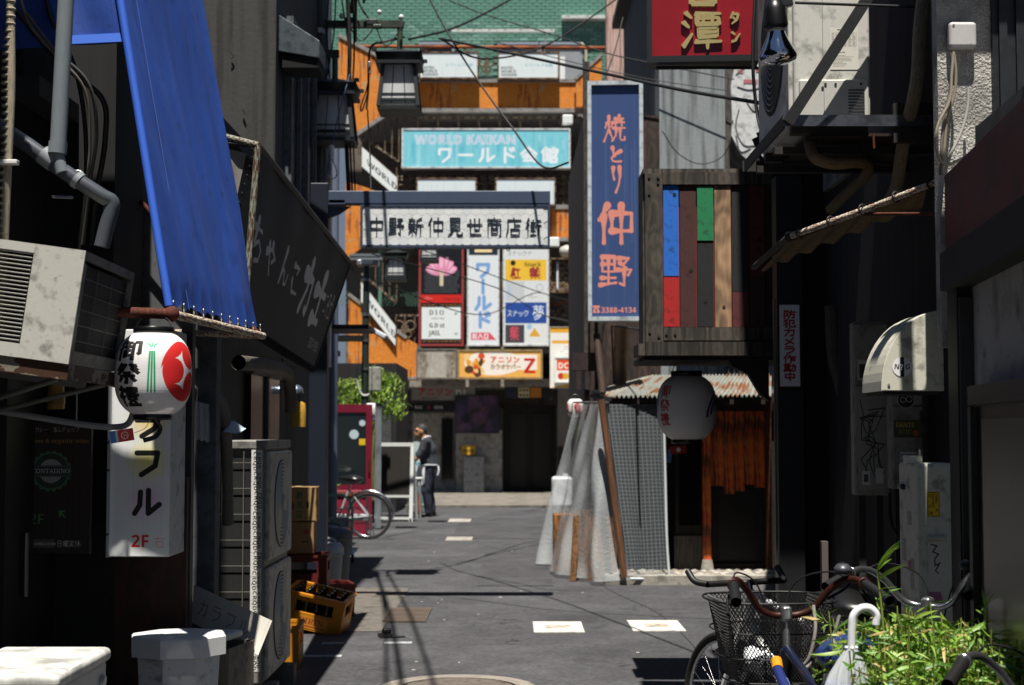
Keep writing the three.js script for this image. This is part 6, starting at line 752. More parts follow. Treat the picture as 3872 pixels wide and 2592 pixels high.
solo('insulated_pipe', 'cream wrapped pipe kinked below the steel platform', 'pipe', tube([[1.244, 2.843, -6.3], [1.24, 2.75, -6.25], [1.255, 2.682, -6.2], [1.316, 2.66, -6.2], [1.436, 2.673, -6.25], [1.507, 2.679, -6.35], [1.53, 2.66, -6.5], [1.521, 2.636, -6.8], [1.483, 2.586, -7]], 0.024, 80, 12), mt(0xb09a72, { t: 'grime', s: 0.2, r: 0.85, b: 'stucco', s2: 0.12, bs: 0.006 }));
{ const o = thing('spot_bulb', 'silver reflector bulb in a black socket on a metal arm', 'lamp', [1.027, 3.109, -5.8]); const s = 0.002; part('socket', lathe([[0, 62 * s], [14 * s, 60 * s], [22 * s, 40 * s], [24 * s, 10 * s], [21 * s, 2 * s], [0, 2 * s]], 24), mt(0x0e0e0f, { r: 0.35 }), o, undefined, [0, 0, 0.06]); part('bulb', lathe([[16 * s, 4 * s], [18 * s, -8 * s], [25 * s, -24 * s], [34 * s, -42 * s], [37 * s, -52 * s], [34 * s, -60 * s], [18 * s, -66 * s], [0, -68 * s]], 32), mt(0xc9ccd6, { m: 1, r: 0.05 }), o, undefined, [0, 0, 0.06]); part('collar', lathe([[14 * s, 2 * s], [18 * s, 2 * s], [17 * s, -6 * s], [14 * s, -6 * s]], 24), mt(0xb9b4a2, { r: 0.5 }), o, undefined, [0, 0, 0.06]);
  part('knuckle', rb(40 * s, 18 * s, 18 * s, 0.006, 22 * s, 50 * s, 0), mt(0x4a4c4e, { m: 0.8, r: 0.35 }), o, undefined, [0, 0, 0.2]); part('arm', rod([38 * s, 55 * s, 0], [520 * s, 82 * s, -0.3], 0.006), mt(0x8a8c8e, { m: 0.9, r: 0.3 }), o); }
{ const o = thing('junction_box', 'white rounded junction box on the rough stucco pier', 'box', [1.59, 2.95, -5.28]); part('body', rb(0.098, 0.094, 0.045, 0.014, 0, 0, 0), mt(0xc9c6c3, { r: 0.45, t: 'plain', s: 0.3 }), o); part('screw', [cyl(0.004, 0.004, 0.004, 8, -0.034, 0.034, 0.023, PI / 2, 0, 0), cyl(0.004, 0.004, 0.004, 8, 0.026, -0.036, 0.023, PI / 2, 0, 0)], mt(0x888888, { m: 0.6 }), o); }
[[[2190, 116], [2192, 150], [2186, 200], [2172, 260], [2164, 330], [2160, 400]], [[2196, 116], [2200, 160], [2196, 210], [2178, 270], [2170, 340], [2162, 395]], [[2192, 116], [2186, 170], [2180, 230], [2152, 290], [2148, 340], [2165, 378], [2240, 350], [2330, 330]], [[2228, 195], [2226, 240], [2214, 290], [2196, 330], [2180, 360]]].forEach((p, i) => solo('stucco_cable', ['outermost of the pale cables hanging from the junction box', 'middle pale cable below the junction box', 'pale cable looping out from the junction box over the red fascia', 'white cable on the stucco running from the bolt'][i], 'cable', tube([[-1.768, 1.55, -5.24]].slice(1).concat(p.map((q) => [(q[0] - 1171) * 5.24 / 3465, 1.55 + (990 - q[1]) * 5.24 / 3465 + 0.006, -5.24 + (i === 2 ? 0.02 : 0)])), 0.0055, 50, 7), [greyCable, mt(0x857c6a), mt(0x8f8877), mt(0xa5a29a)][i]));
{ // rolled-up awning arm with sunlit peeling pipe
  const o = thing('folded_awning', 'peeling awning pipe and folded canvas under the steel platform', 'awning'); part('pipe', [rod([1.603, 2.49, -5.6], [1.387, 2.423, -5.9], 0.013, 10), rod([1.387, 2.423, -5.9], [1.143, 2.355, -6.2], 0.014, 10)], flake, o); part('pipe', [rod([1.143, 2.355, -6.2], [1.221, 2.382, -7.6], 0.016, 10), sph(0.02, ...[1.143, 2.355, -6.2])], mt(0x4a4037, { t: 'flake', s: 0.3, r: 0.8 }), o); part('folded_canvas', [patch([1.204, 2.332, -7.3], [1.583, 2.425, -5.8], [1.587, 2.475, -5.75], [1.15, 2.342, -6.3], 30, 3, (u, v) => 0.012 * Math.sin(u * 40) * (1 - v))], mt(0x6d5a3a, { t: 'grime', s: 0.4, r: 0.9, d: 1 }), o); part('stay', rod([1.373, 2.413, -5.95], [1.581, 2.349, -5.5], 0.007, 8), rust, o); part('bracket', bx(0.02, 0.173, 0.03, 1.559, 2.376, -5.45), mt(0x6a7076, { m: 0.7, r: 0.4 }), o); for (let i = 0; i < 5; i++) part('lacing', tor(0.02, 0.004, 10, PI * 2, ...mix([1.574, 2.482, -5.64], [1.177, 2.365, -6.15], i / 4), 0, 0.5, 0.4), cable, o); }
{ // round vent hood
  const o = thing('vent_hood', 'cream quarter-round vent hood with a round black and white sticker', 'vent', [1.581, 1.705, -5.55]); const R = 0.29, W = 0.225, n = 14, pts = [[0, 0]]; for (let i = 0; i <= n; i++) { const a = i / n * PI / 2; pts.push([-Math.cos(a) * W, Math.sin(a) * R]); }
  part('shell', ext(pts, 0.3, 0.003, 0, 0, -0.3), mt(0xd6d4c4, { t: 'stain', s: 0.5, r: 0.5 }), o); part('mouth', bx(W - 0.02, 0.012, 0.27, -W / 2, -0.008, -0.15), black, o); part('screw', cyl(0.005, 0.005, 0.004, 8, -0.2, 0.02, 0.005, PI / 2, 0, 0), mt(0x8a8674), o);
  part('sticker', put(new THREE.CircleGeometry(0.036, 32), -0.15, 0.085, 0.0048), canvas(128, 128, (g, w, h) => { fillAll(g, w, h, '#e9e6ea'); g.fillStyle = '#0f0f10'; g.fillRect(50, 0, 26, h); g.save(); g.transform(1, 0, -0.15, 1, 10, 0); latin(g, 'N', 10, 80, 48, '#0f0f10'); latin(g, 'G', 82, 80, 48, '#0f0f10'); g.restore(); latin(g, '?', 48, 84, 52, '#e9e6ea'); }), o); }
{ const cab = (label, at, turn, w, h, d, stickers) => { const o = thing('meter_cabinet', label, 'cabinet', at, turn), m = mt(0x8f8c82, { t: 'grime', s: 0.5, r: 0.6 }); part('body', rb(w, h, d, 0.006, 0, h / 2, 0), m, o); part('door', rb(w - 0.012, h * 0.62, 0.012, 0.004, 0, h * 0.32, d / 2 + 0.004), m, o); part('upper_door', rb(w - 0.012, h * 0.34, 0.012, 0.004, 0, h * 0.815, d / 2 + 0.004), m, o); part('latch', bx(0.012, 0.05, 0.012, w / 2 - 0.012, h * 0.55, d / 2 + 0.014), mt(0x3a3a3a), o); stickers(o, w, h, d / 2 + 0.0115); part('leg', [bx(0.03, at[1], 0.03, -w / 2 + 0.04, -at[1] / 2, -d / 2 + 0.04), bx(0.03, at[1], 0.03, w / 2 - 0.04, -at[1] / 2, -d / 2 + 0.04)], mt(0x2b2b2b), o); };
  cab('scribbled grey meter cabinet in the shade beside the vent hood', [1.588, 1.275, -6.72], -0.12, 0.156, 0.762, 0.14, (o, w, h, z) => { part('scribble', plane(w - 0.03, h * 0.55, 0, h * 0.31, z), canvas(160, 420, (g, W, H) => { fillAll(g, W, H, '#8f8c82'); g.strokeStyle = '#232325'; g.lineWidth = 5; for (let k = 0; k < 6; k++) { g.beginPath(); g.moveTo(rnd(10, W - 10), rnd(20, H * 0.3)); for (let j = 0; j < 6; j++) g.lineTo(rnd(10, W - 10), H * (0.15 + 0.75 * (j + rnd()) / 6)); g.stroke(); } g.fillStyle = '#c4c2bc'; g.fillRect(20, H - 80, 44, 60); g.fillRect(96, H - 92, 40, 66); g.fillStyle = '#444'; g.fillRect(30, H - 66, 24, 34); }), o); part('sticker', plane(0.12, 0.09, 0, h * 0.72, z), canvas(128, 96, (g, W, H) => { fillAll(g, W, H, '#b4b2ab'); g.fillStyle = '#2a2a2a'; g.fillRect(8, 20, 28, 66); g.strokeRect(46, 8, 34, 80); latin(g, '24', 50, 50, 22); g.fillRect(90, 30, 30, 14); g.fillRect(92, 54, 26, 30); }), o); });
  cab('plain grey meter cabinet with stacked square stickers behind the water heater', [1.672, 1.313, -6.45], -0.12, 0.136, 0.55, 0.14, (o, w, h, z) => { part('sticker', put(new THREE.CircleGeometry(0.036, 24), -0.005, h * 0.68, z), canvas(96, 96, (g, W, H) => { fillAll(g, W, H, '#c2c0ba'); g.fillStyle = '#161616'; g.beginPath(); g.arc(48, 48, 44, 0, 7); g.fill(); g.strokeStyle = '#c2c0ba'; g.lineWidth = 4; g.beginPath(); g.arc(32, 48, 15, 0, 7); g.moveTo(82, 44); g.arc(66, 44, 16, 0, 7); g.stroke(); }), o); part('sticker', plane(0.115, 0.075, 0, h * 0.46, z), canvas(128, 80, (g, W, H) => { fillAll(g, W, H, '#4a4a38'); latin(g, 'FANTS', 10, 34, 28, '#c2a63a'); latin(g, 'ATIC', 22, 62, 26, '#7c8c3a'); g.fillStyle = '#b4562a'; g.beginPath(); g.arc(100, 60, 14, 0, 7); g.fill(); }), o); part('sticker', plane(0.065, 0.092, 0, h * 0.2, z), canvas(96, 136, (g, W, H) => { fillAll(g, W, H, '#c9c7c0'); ['HARM', 'PREL', 'FENE', '-OTR-'].forEach((s, i) => latin(g, s, 6, 34 + i * 31, 29, '#141414')); }), o); }); }
{ const o = thing('water_heater', 'narrow cream water heater box plastered with stickers beside the dark door post', 'heater', [1.447, 0.62, -5.42]); const w = 0.14, h = 0.82, L = 0.27, m = mt(0xdad9c9, { t: 'stain', s: 0.5, r: 0.45 }); part('casing', rb(w, h, L, 0.014, w / 2, h / 2, -L / 2), m, o); part('top_tab', [rb(0.06, 0.03, 0.05, 0.004, 0.01, h + 0.012, -0.1), rod([0.03, h + 0.02, -0.08], [0.03, h + 0.05, -0.08], 0.003)], m, o); part('vent_knob', rb(0.02, 0.02, 0.06, 0.006, -0.006, h - 0.09, -0.2), mt(0x3a3a3a, { m: 0.6, r: 0.3 }), o);
  part('sticker', plane(0.044, 0.088, 0.055, h - 0.145, 0.0015), canvas(96, 192, (g, W, H) => { fillAll(g, W, H, '#e6bb1e'); g.strokeStyle = '#1a1608'; g.lineWidth = 4; g.strokeRect(4, 4, W - 8, H - 8); g.save(); g.translate(W, 0); g.rotate(PI / 2); latin(g, 'FINAL', 16, 34, 26, '#1a1608'); latin(g, 'FANTASY', 12, 60, 26, '#1a1608'); latin(g, 'XV', 14, 86, 26, '#1a1608'); g.restore(); write(g, '大', 62, 128, 26, 30, { weight: 0.12 }); write(g, '大', 8, 96, 24, 30, { weight: 0.12 }); latin(g, '20', 10, 176, 30); }), o);
  part('paper_note', plane(0.055, 0.13, 0.06, h - 0.34, 0.0022), canvas(90, 210, (g, W, H) => { fillAll(g, W, H, '#cfcdc0'); g.strokeStyle = '#151515'; g.lineWidth = 7; g.beginPath(); g.moveTo(16, 20); g.lineTo(52, 28); g.lineTo(28, 62); g.lineTo(60, 76); g.lineTo(38, 104); g.lineTo(40, 140); g.lineTo(66, 128); g.lineTo(42, 170); g.lineTo(60, 186); g.stroke(); }), o); part('paper_roll', rod([0.03, h - 0.265, 0.008], [0.095, h - 0.262, 0.008], 0.008, 10), mt(0xb9b6ac), o); part('sticker', patch([0.04, h - 0.5, 0.002], [0.085, h - 0.505, 0.012], [0.075, h - 0.455, 0.002], [0.035, h - 0.455, 0.002], 4, 4), mt(0xa86a8a, { r: 0.5, d: 1 }), o);
  each('sticker', [[-0.12, 0.62], [-0.2, 0.5], [-0.09, 0.42], [-0.18, 0.3], [-0.1, 0.2], [-0.2, 0.14]].map((q, i) => bx(0.002, 0.05 + 0.03 * (i % 3), 0.05, -0.0005, q[1], q[0])), mt(0xa9a6a0, { r: 0.5, t: 'grime', s: 0.08 }), o); part('sticker', [[-0.12, 0.45], [-0.18, 0.22]].map((q) => bx(0.0022, 0.03, 0.04, -0.001, q[1], q[0])), mt(0x8a4a5a, { r: 0.5 }), o); part('dial_sticker', plane(0.06, 0.035, 0.075, 0.02, 0.0025), mt(0x1a1a1a, { r: 0.4 }), o); part('wall_bracket', bx(0.06, 0.1, 0.03, w, h - 0.06, -L), mt(0x77756c), o); part('pipe', [rod([0.06, 0, -0.1], [0.06, -0.62, -0.1], 0.012), rod([0.1, 0, -0.16], [0.1, -0.62, -0.16], 0.012)], mt(0x6d6a64, { r: 0.6 }), o); }
solo('cable_loop', 'black cable loops hanging below the meter cabinets', 'cable', [tube([[1.614, 1.289, -6.5], [1.609, 1.162, -6.45], [1.654, 1.097, -6.45], [1.715, 1.196, -6.5], [1.695, 1.298, -6.5]], 0.007, 40, 6), tube([[1.642, 1.289, -6.5], [1.653, 1.132, -6.48], [1.699, 1.114, -6.48], [1.732, 1.298, -6.5]], 0.009, 40, 6)], cable);
// ---------------------------------------------------------------- street furniture in the middle distance
function streetLamp(label, at, s, armTo) { // square lantern-shaped lamp head hanging from an arm
  const o = thing('lantern_lamp', label, 'street lamp', at, 0, 'lantern street lamps'); const dk = mt(0x23292a, { t: 'plain', s: 0.3, r: 0.45 }), gl = mt(0xf0f3f4, { r: 0.9, tr: 0.6 });
  const fr = (w0, w1, h, y) => { const g = new THREE.CylinderGeometry(w0 / Math.SQRT2, w1 / Math.SQRT2, h, 4, 1); return put(g, 0, y, 0, 0, PI / 4, 0); };
  part('roof', [put(fr(0.47 * s, 0.42 * s, 0.08 * s, 0).toNonIndexed(), 0, 0.17 * s, 0), put(fr(0.1 * s, 0.47 * s, 0.07 * s, 0).toNonIndexed(), 0, 0.25 * s, 0), bx(0.46 * s, 0.03 * s, 0.46 * s, 0, 0.115 * s, 0)], dk, o); for (const x of [-1, 1]) for (const z of [-1, 1]) part('roof_tip', bx(0.05 * s, 0.03 * s, 0.05 * s, x * 0.24 * s, 0.23 * s, z * 0.24 * s), dk, o);
  part('glass', fr(0.285 * s, 0.37 * s, 0.40 * s, -0.1 * s), gl, o);
  for (const [x, z] of [[-1, 1], [1, 1], [1, -1], [-1, -1]]) part('corner_bar', bar([x * 0.155 * s, 0.1 * s, z * 0.155 * s], [x * 0.2 * s, -0.33 * s, z * 0.2 * s], 0.035 * s, 0.035 * s), dk, o);
  for (const z of [-1, 1]) { part('muntin', [-0.06, 0.06].map((x) => bar([x * 0.85 * s, 0.09 * s, z * 0.147 * s], [x * 1.15 * s, -0.3 * s, z * 0.19 * s], 0.007 * s, 0.006 * s)), dk, o); part('muntin', [bx(0.36 * s, 0.012 * s, 0.012 * s, 0, -0.2 * s, z * 0.179 * s)], dk, o); }
  part('base_frame', [bx(0.42 * s, 0.035 * s, 0.42 * s, 0, -0.345 * s, 0), bx(0.42 * s, 0.03 * s, 0.03 * s, 0, -0.265 * s, 0.185 * s), bx(0.42 * s, 0.03 * s, 0.03 * s, 0, -0.265 * s, -0.185 * s)], dk, o);
  part('stem', rod([0, 0.27 * s, 0], [0, 0.55 * s, 0], 0.03 * s, 10), mt(0x3c4636, { r: 0.5 }), o); part('arm', bx(armTo, 0.07 * s, 0.07 * s, -armTo / 2 + 0.04, 0.55 * s, 0), mt(0x353d30, { t: 'grime', s: 0.5, r: 0.5 }), o);
  return o;
}
streetLamp('lantern-shaped street lamp on the longer upper arm among the wires', [-1.141, 5.149, -15.2], 1.0, 1.3);
streetLamp('lantern-shaped street lamp on the lower arm beside the grey building', [-1.765, 4.77, -14.9], 1.0, 0.75);
streetLamp('small lantern-shaped lamp hanging behind the left end of the gate sign', [-1.806, 4.176, -23.5], 0.75, 0.6); streetLamp('small lantern-shaped lamp hidden above the flower sign', [-1.371, 4.621, -25], 0.72, 1.2);
{ // lamp arm post running up beside the grey building
  const o = thing('lamp_post', 'dark green post behind the gate post carrying the lamp arms and cables', 'post', [-1.953, 0, -15.1]); part('pole', cyl(0.05, 0.06, 7.2, 12, 0, 3.6, 0), mt(0x2b3330, { r: 0.5 }), o); part('band', [cyl(0.062, 0.062, 0.05, 12, 0, 4.9, 0), cyl(0.062, 0.062, 0.05, 12, 0, 5.6, 0)], steel, o);
}
{ // pole with bracket lamp, camera and boxes
  const Z = 25.4, K = Z / 3465, Y = (p) => 1.55 + (990 - p) * K, o = thing('camera_pole', 'dark green pole with flat lamp bracket, security camera and meter box', 'pole', [-2.481, 0, -25.4]); const dg = mt(0x25302b, { t: 'grime', s: 0.4, r: 0.5 });
  part('pole', rod([0, 0, 0], [0.03, Y(588), 0], 0.07, 14, 0.055), dg, o); part('band', [640, 720, 780, 845].map((p) => cyl(0.074, 0.074, 0.04, 14, 0.02, Y(p), 0)), steel, o);
  part('bracket', [bx(1.5, 0.06, 0.08, -0.45, Y(590), 0.02), bx(0.5, 0.04, 0.1, 0.0, Y(583), 0.02)], mt(0x9aa0a4, { r: 0.35, m: 0.6 }), o); part('lamp_head', [rb(0.36, 0.1, 0.26, 0.02, 0.06, Y(602), 0.05)], mt(0x888d90, { r: 0.35, m: 0.5 }), o); part('lamp_glass', bx(0.2, 0.07, 0.01, 0.05, Y(601), 0.186), mt(0xc3c8ca, { r: 0.2 }), o);
  const c = part('security_camera', [rb(0.26, 0.09, 0.09, 0.03, 0.26, Y(765), 0.1, 0, 0, -0.5)], mt(0xc9ced2, { r: 0.35 }), o); part('camera_bracket', rod([0.02, Y(755), 0], [0.2, Y(762), 0.08], 0.02), steel, c); part('camera_lens', cyl(0.03, 0.03, 0.02, 14, 0.38, Y(776), 0.11, 0, 0, PI / 2 - 0.5), black, c);
  part('meter_box', rb(0.2, 0.4, 0.14, 0.015, 0.19, Y(868), 0.05), mt(0x9c9d92, { r: 0.5, t: 'grime', s: 0.4 }), o); part('conduit', tube([[-0.1, Y(842), 0.06], [-0.1, Y(880), 0.06], [-0.02, Y(905), 0.06], [0.1, Y(903), 0.06], [0.17, Y(888), 0.06]], 0.02, 30, 8), mt(0xb3b6ae, { r: 0.5 }), o); part('shelf', bx(0.55, 0.08, 0.5, -0.3, Y(775), 0.05), black, o);
}
{ // crimson door standing open
  const o = thing('crimson_door', 'crimson framed glass door standing open in front of the restaurant', 'door', [-2.642, 0.02, -24.2], 0.12); const m = mt(0x7a1430, { t: 'plain', s: 0.6, r: 0.45 }), w = 0.72, h = 1.98; part('frame', [bx(0.1, h, 0.05, -w / 2, h / 2, 0), bx(0.1, h, 0.05, w / 2, h / 2, 0), bx(w - 0.1, 0.13, 0.05, 0, h - 0.065, 0), bx(w - 0.1, 0.7, 0.05, 0, 0.35, 0)], m, o); part('pane', bx(w - 0.1, h - 0.83, 0.01, 0, 0.7 + (h - 0.83) / 2, 0), mt(0x1b2224, { r: 0.08 }), o);
  part('sticker', [put(new THREE.CircleGeometry(0.075, 20), 0.12, 1.5, 0.008), put(new THREE.CircleGeometry(0.05, 20), 0.25, 1.68, 0.008)], mt(0xb9ccd4, { r: 0.5 }), o); part('sticker', plane(0.1, 0.1, 0.25, 1.38, 0.008), mt(0xd9b81c, { r: 0.5 }), o); part('lower_panel', rb(w - 0.22, 0.5, 0.03, 0.01, 0, 0.36, 0.02), mt(0x8c1a38, { r: 0.45 }), o); part('handle', rod([w / 2, 0.9, 0.05], [w / 2, 1.1, 0.05], 0.014), mt(0x6a4a2a, { m: 0.6, r: 0.4 }), o); part('side_post', bx(0.10, 2.0, 0.08, w / 2 + 0.15, 1.0, -0.15), mt(0x7c8388, { r: 0.5, t: 'streak', s: 0.7 }), o);
  const b = thing('crimson_crate', 'crimson painted wooden stand with a brown top in front of the crimson door', 'stand', [-2.445, 0, -23.0]); part('body', bx(0.5, 0.6, 0.34, 0, 0.3, 0), mt(0x8a1836, { t: 'plain', s: 0.5, r: 0.5 }), b); part('top', bx(0.54, 0.04, 0.38, 0, 0.62, 0), mt(0x6a4022, { t: 'wood', s: 0.5 }), b); part('strap', [bx(0.505, 0.02, 0.345, 0, 0.2, 0), bx(0.505, 0.02, 0.345, 0, 0.42, 0)], mt(0x4a0e1e), b);
}
{ const o = festivalLantern('festival_lantern', 'small white paper lantern with black letters beside the crimson door', [-2.277, 1.89, -24.6], 0.13, paper((g, w, h) => { fillAll(g, w, h, '#dcdedd'); for (let k = 0; k < 4; k++) write(g, '祭禮', 128 * k + 34, 16, 60, 44, { vertical: true, color: '#15181a', weight: 0.12 }); }, 512, 128)); o.children[0].rotation.y = 0.6; part('pull', rod([0, 0.19, 0], [0, 0.75, 0], 0.006), cable, o); }
{ // A-board with white frame
  const o = thing('sandwich_board', 'white framed folding chalkboard beside the man', 'sign board', [-2.038, 0, -26.6], -0.12); const m = mt(0xd9dcd9, { r: 0.45 }), w = 0.6, h = 1.36;
  part('front_frame', [bar([-w / 2, 0, 0.14], [-w / 2, h, 0], 0.06, 0.03), bar([w / 2, 0, 0.14], [w / 2, h, 0], 0.06, 0.03), bx(w + 0.06, 0.065, 0.03, 0, h - 0.02, 0.004), bx(w, 0.04, 0.03, 0, 0.44, 0.098), bx(w, 0.04, 0.03, 0, 0.06, 0.136)], m, o); part('chalk_panel', bar([0, 0.45, 0.096], [0, h - 0.04, 0.004], w - 0.05, 0.012), mt(0x1d1913, { t: 'streak', s: 0.4, r: 0.7 }), o); part('rear_frame', [bar([-w / 2 - 0.03, 0.02, -0.3], [-w / 2, h - 0.02, -0.03], 0.04, 0.03), bar([w / 2 + 0.02, 0.02, -0.3], [w / 2, h - 0.02, -0.03], 0.04, 0.03), bx(w, 0.04, 0.03, 0, 0.46, -0.21), bx(w, 0.04, 0.03, 0, 0.08, -0.29)], m, o); part('caster', [[-w / 2, 0.14], [w / 2, 0.14]].map((q) => cyl(0.03, 0.03, 0.03, 12, q[0], 0.03, q[1] + 0.02, 0, 0, PI / 2)), mt(0x1f1f1f), o);
  const s = thing('menu_sign', 'white rounded menu sign with teal lettering in front of the man', 'sign', [-1.83, 0, -29.0]); const pts = [[-0.17, 0.3], [0.17, 0.3], [0.17, 1.1]]; for (let i = 0; i <= 12; i++) { const a = i / 12 * PI; pts.push([Math.cos(a) * 0.17, 1.15 + Math.sin(a) * 0.22]); } part('panel', ext(pts, 0.03, 0.004), mt(0xc3d3d8, { t: 'plain', s: 0.5, r: 0.5 }), s); part('lettering', plane(0.2, 0.3, 0.03, 1.05, 0.036), canvas(64, 96, (g, w, h) => { fillAll(g, w, h, '#c3d3d8'); write(g, '日ム', 10, 4, 44, 40, { vertical: true, color: '#2a8a9a', weight: 0.15 }); }), s); part('menu_panel', bx(0.24, 0.6, 0.02, 0.04, 0.5, 0.05), mt(0x6f7f84, { t: 'grime', s: 0.1, r: 0.6 }), s); part('leg', bx(0.05, 0.42, 0.04, 0.06, 0.21, 0.06), mt(0xa8693a, { t: 'wood', s: 0.3 }), s); part('foot', bx(0.3, 0.04, 0.25, 0, 0.02, 0), mt(0x333333), s);
}
{ // white stand and clipboard
  const o = thing('side_table', 'small white side table by the menu sign', 'table', [-1.773, 0, -27.6]); part('top', rb(0.3, 0.03, 0.25, 0.01, 0, 0.72, 0), mt(0xcfd4d2, { r: 0.4 }), o); for (const [x, z] of [[-0.12, -0.1], [0.12, -0.1], [-0.12, 0.1], [0.12, 0.1]]) part('leg', rod([x, 0, z], [x * 0.9, 0.71, z * 0.9], 0.012), mt(0x8c9090, { r: 0.4 }), o);
}
// ---------------------------------------------------------------- things lying on the road
function plate(label, x0, x1, y0, y1, col, draw) { const z0 = 5371 / (y1 - 990), z1 = 5371 / (y0 - 990), zc = (z0 + z1) / 2, K = zc / 3465, o = thing('road_plate', label, 'road tile', [((x0 + x1) / 2 - 1171) * K, 0.0045, -zc]); const w = (x1 - x0) * K * 0.96, d = z1 - z0; part('slab', bx(w, 0.006, d, 0, 0, 0), mt(col, { t: 'grime', s: 0.6, r: 0.8 }), o); if (draw) part('picture', put(new THREE.PlaneGeometry(w * 0.94, d * 0.9).rotateX(-PI / 2), 0, 0.0045, 0), canvas(256, 256, draw, { r: 0.8 }), o); return o; }
const fish = (g, w, h) => { fillAll(g, w, h, '#cfccc4'); for (let i = 0; i < 70; i++) { g.fillStyle = ['#8d8468', '#7a6a5c', '#a88a78', '#9c9a8a'][i % 4]; g.globalAlpha = 0.5; g.beginPath(); g.ellipse(w * (0.5 + rnd(-0.24, 0.24)), h * (0.5 + rnd(-0.17, 0.2)), rnd(5, 24), rnd(3, 14), rnd(-0.4, 0.4), 0, 7); g.fill(); } g.globalAlpha = 1; weather(g, w, h, 0.12); };
plate('square white picture tile set in the road, beside the bare stretch of asphalt', 1217, 1334, 1420, 1444, 0xc9c6be, fish); plate('square white picture tile set in the road, closer to the stone apron', 1436, 1558, 1417, 1441, 0xc9c6be, fish);
plate('narrow faded plate in the road, farther from the gate', 1026, 1078, 1187, 1194, 0xa8a39a, null); plate('narrow faded plate in the road, closer to the gate', 1020, 1082, 1228, 1236, 0xa09890, null);
{ const o = thing('drain_grate', 'brown slotted drain grate set in the road', 'grate', [-0.884, 0.004, -12.95]); part('tray', bx(0.36, 0.004, 0.95, 0, 0, 0), mt(0x38302a, { r: 0.9 }), o); const g = bx(0.008, 0.012, 0.95), m = mt(0x6e6054, { t: 'grime', s: 0.2, r: 0.8 }); for (let i = 0; i < 20; i++) part('grate_bar', g, m, o, [-0.17 + i * 0.018, 0.006, 0]); each('cross_bar', [-0.4, -0.1, 0.2, 0.44].map((z) => bx(0.36, 0.01, 0.012, 0, 0.006, z)), m, o); }
{ const o = thing('manhole_cover', 'round concrete ringed manhole cover set in the road', 'manhole', [-0.326, 0.005, -9.3]); part('ring', lathe([[0.36, 0.002], [0.47, 0.004], [0.47, 0], [0.36, 0]], 40), mt(0x8b8379, { t: 'grime', s: 0.5, r: 0.9 }), o); part('lid', lathe([[0, 0.004], [0.335, 0.004], [0.35, 0.0], [0, 0]], 40), mt(0x6a6158, { t: 'grime', s: 0.3, r: 0.8, b: 'stucco', s2: 0.2, bs: 0.006 }), o); }
{ const o = thing('caster_wheel', 'black rubber caster lying on the road beside the drain grate', 'caster', [-0.948, 0, -11.55], 0.3); part('wheel', rb(0.075, 0.075, 0.05, 0.03, 0, 0.04, 0, 0.4, 0, 0), mt(0x141518, { r: 0.3 }), o); part('plate', bx(0.16, 0.008, 0.06, 0.06, 0.006, 0), mt(0x22242a, { r: 0.4 }), o); part('fork', [bx(0.1, 0.03, 0.008, -0.01, 0.02, 0.032), bx(0.1, 0.03, 0.008, -0.01, 0.02, -0.032)], mt(0x1a1b1d), o); }
[[740, 1497, 90, 'strip of worn white tape on the road beside the yellow crate'], [913, 1467, 62, 'strip of worn pale tape past the black caster'], [765, 1468, 50, 'short strip of worn white tape before the black caster']].forEach(([x, y, w, l]) => { const z = 5371 / (y - 990), K = z / 3465; solo('road_tape', l, 'tape', bx(w * K, 0.004, 0.09, (x - 1171) * K, 0.004, -z, 0, 0.05, 0), mt(0xa9aeae, { t: 'grime', s: 0.15, r: 0.8 })); });
{ const g = []; for (let i = 0; i < 36; i++) { const z = rnd(9.6, 24), x = rnd(-1.4, 1.4); g.push(bx(rnd(0.008, 0.03), 0.004, rnd(0.008, 0.02), x, 0.003, -z, 0, rnd(0, 3), 0)); } const o = solo('road_litter', 'tiny pale scraps of paper and grit scattered over the asphalt', 'litter', g, mt(0xb9b6ae, { r: 0.9 })); o.userData.kind = 'stuff'; }

// ---------------------------------------------------------------- bicycles; x forward, y up, z to the right
function wheel(o, x, y, r, tyreM, rimM, spokes) { const w = part('wheel', tor(r - 0.016, 0.017, 48, PI * 2), tyreM, o, [x, y, 0]); part('rim', tor(r - 0.04, 0.009, 48, PI * 2), rimM, w); const g = []; for (let i = 0; i < spokes; i++) { const a = i / spokes * PI * 2, s = i % 2 ? 0.022 : -0.022, b = a + (i % 4 < 2 ? 0.5 : -0.5); g.push(rod([Math.cos(b) * 0.02, Math.sin(b) * 0.02, s], [Math.cos(a) * (r - 0.042), Math.sin(a) * (r - 0.042), 0], 0.0012, 4)); } part('spokes', g, mt(0x9a9a9a, { m: 0.9, r: 0.3 }), w); part('hub', cyl(0.022, 0.022, 0.08, 12, 0, 0, 0, PI / 2, 0, 0), mt(0x888888, { m: 0.8, r: 0.3 }), w); return w; }
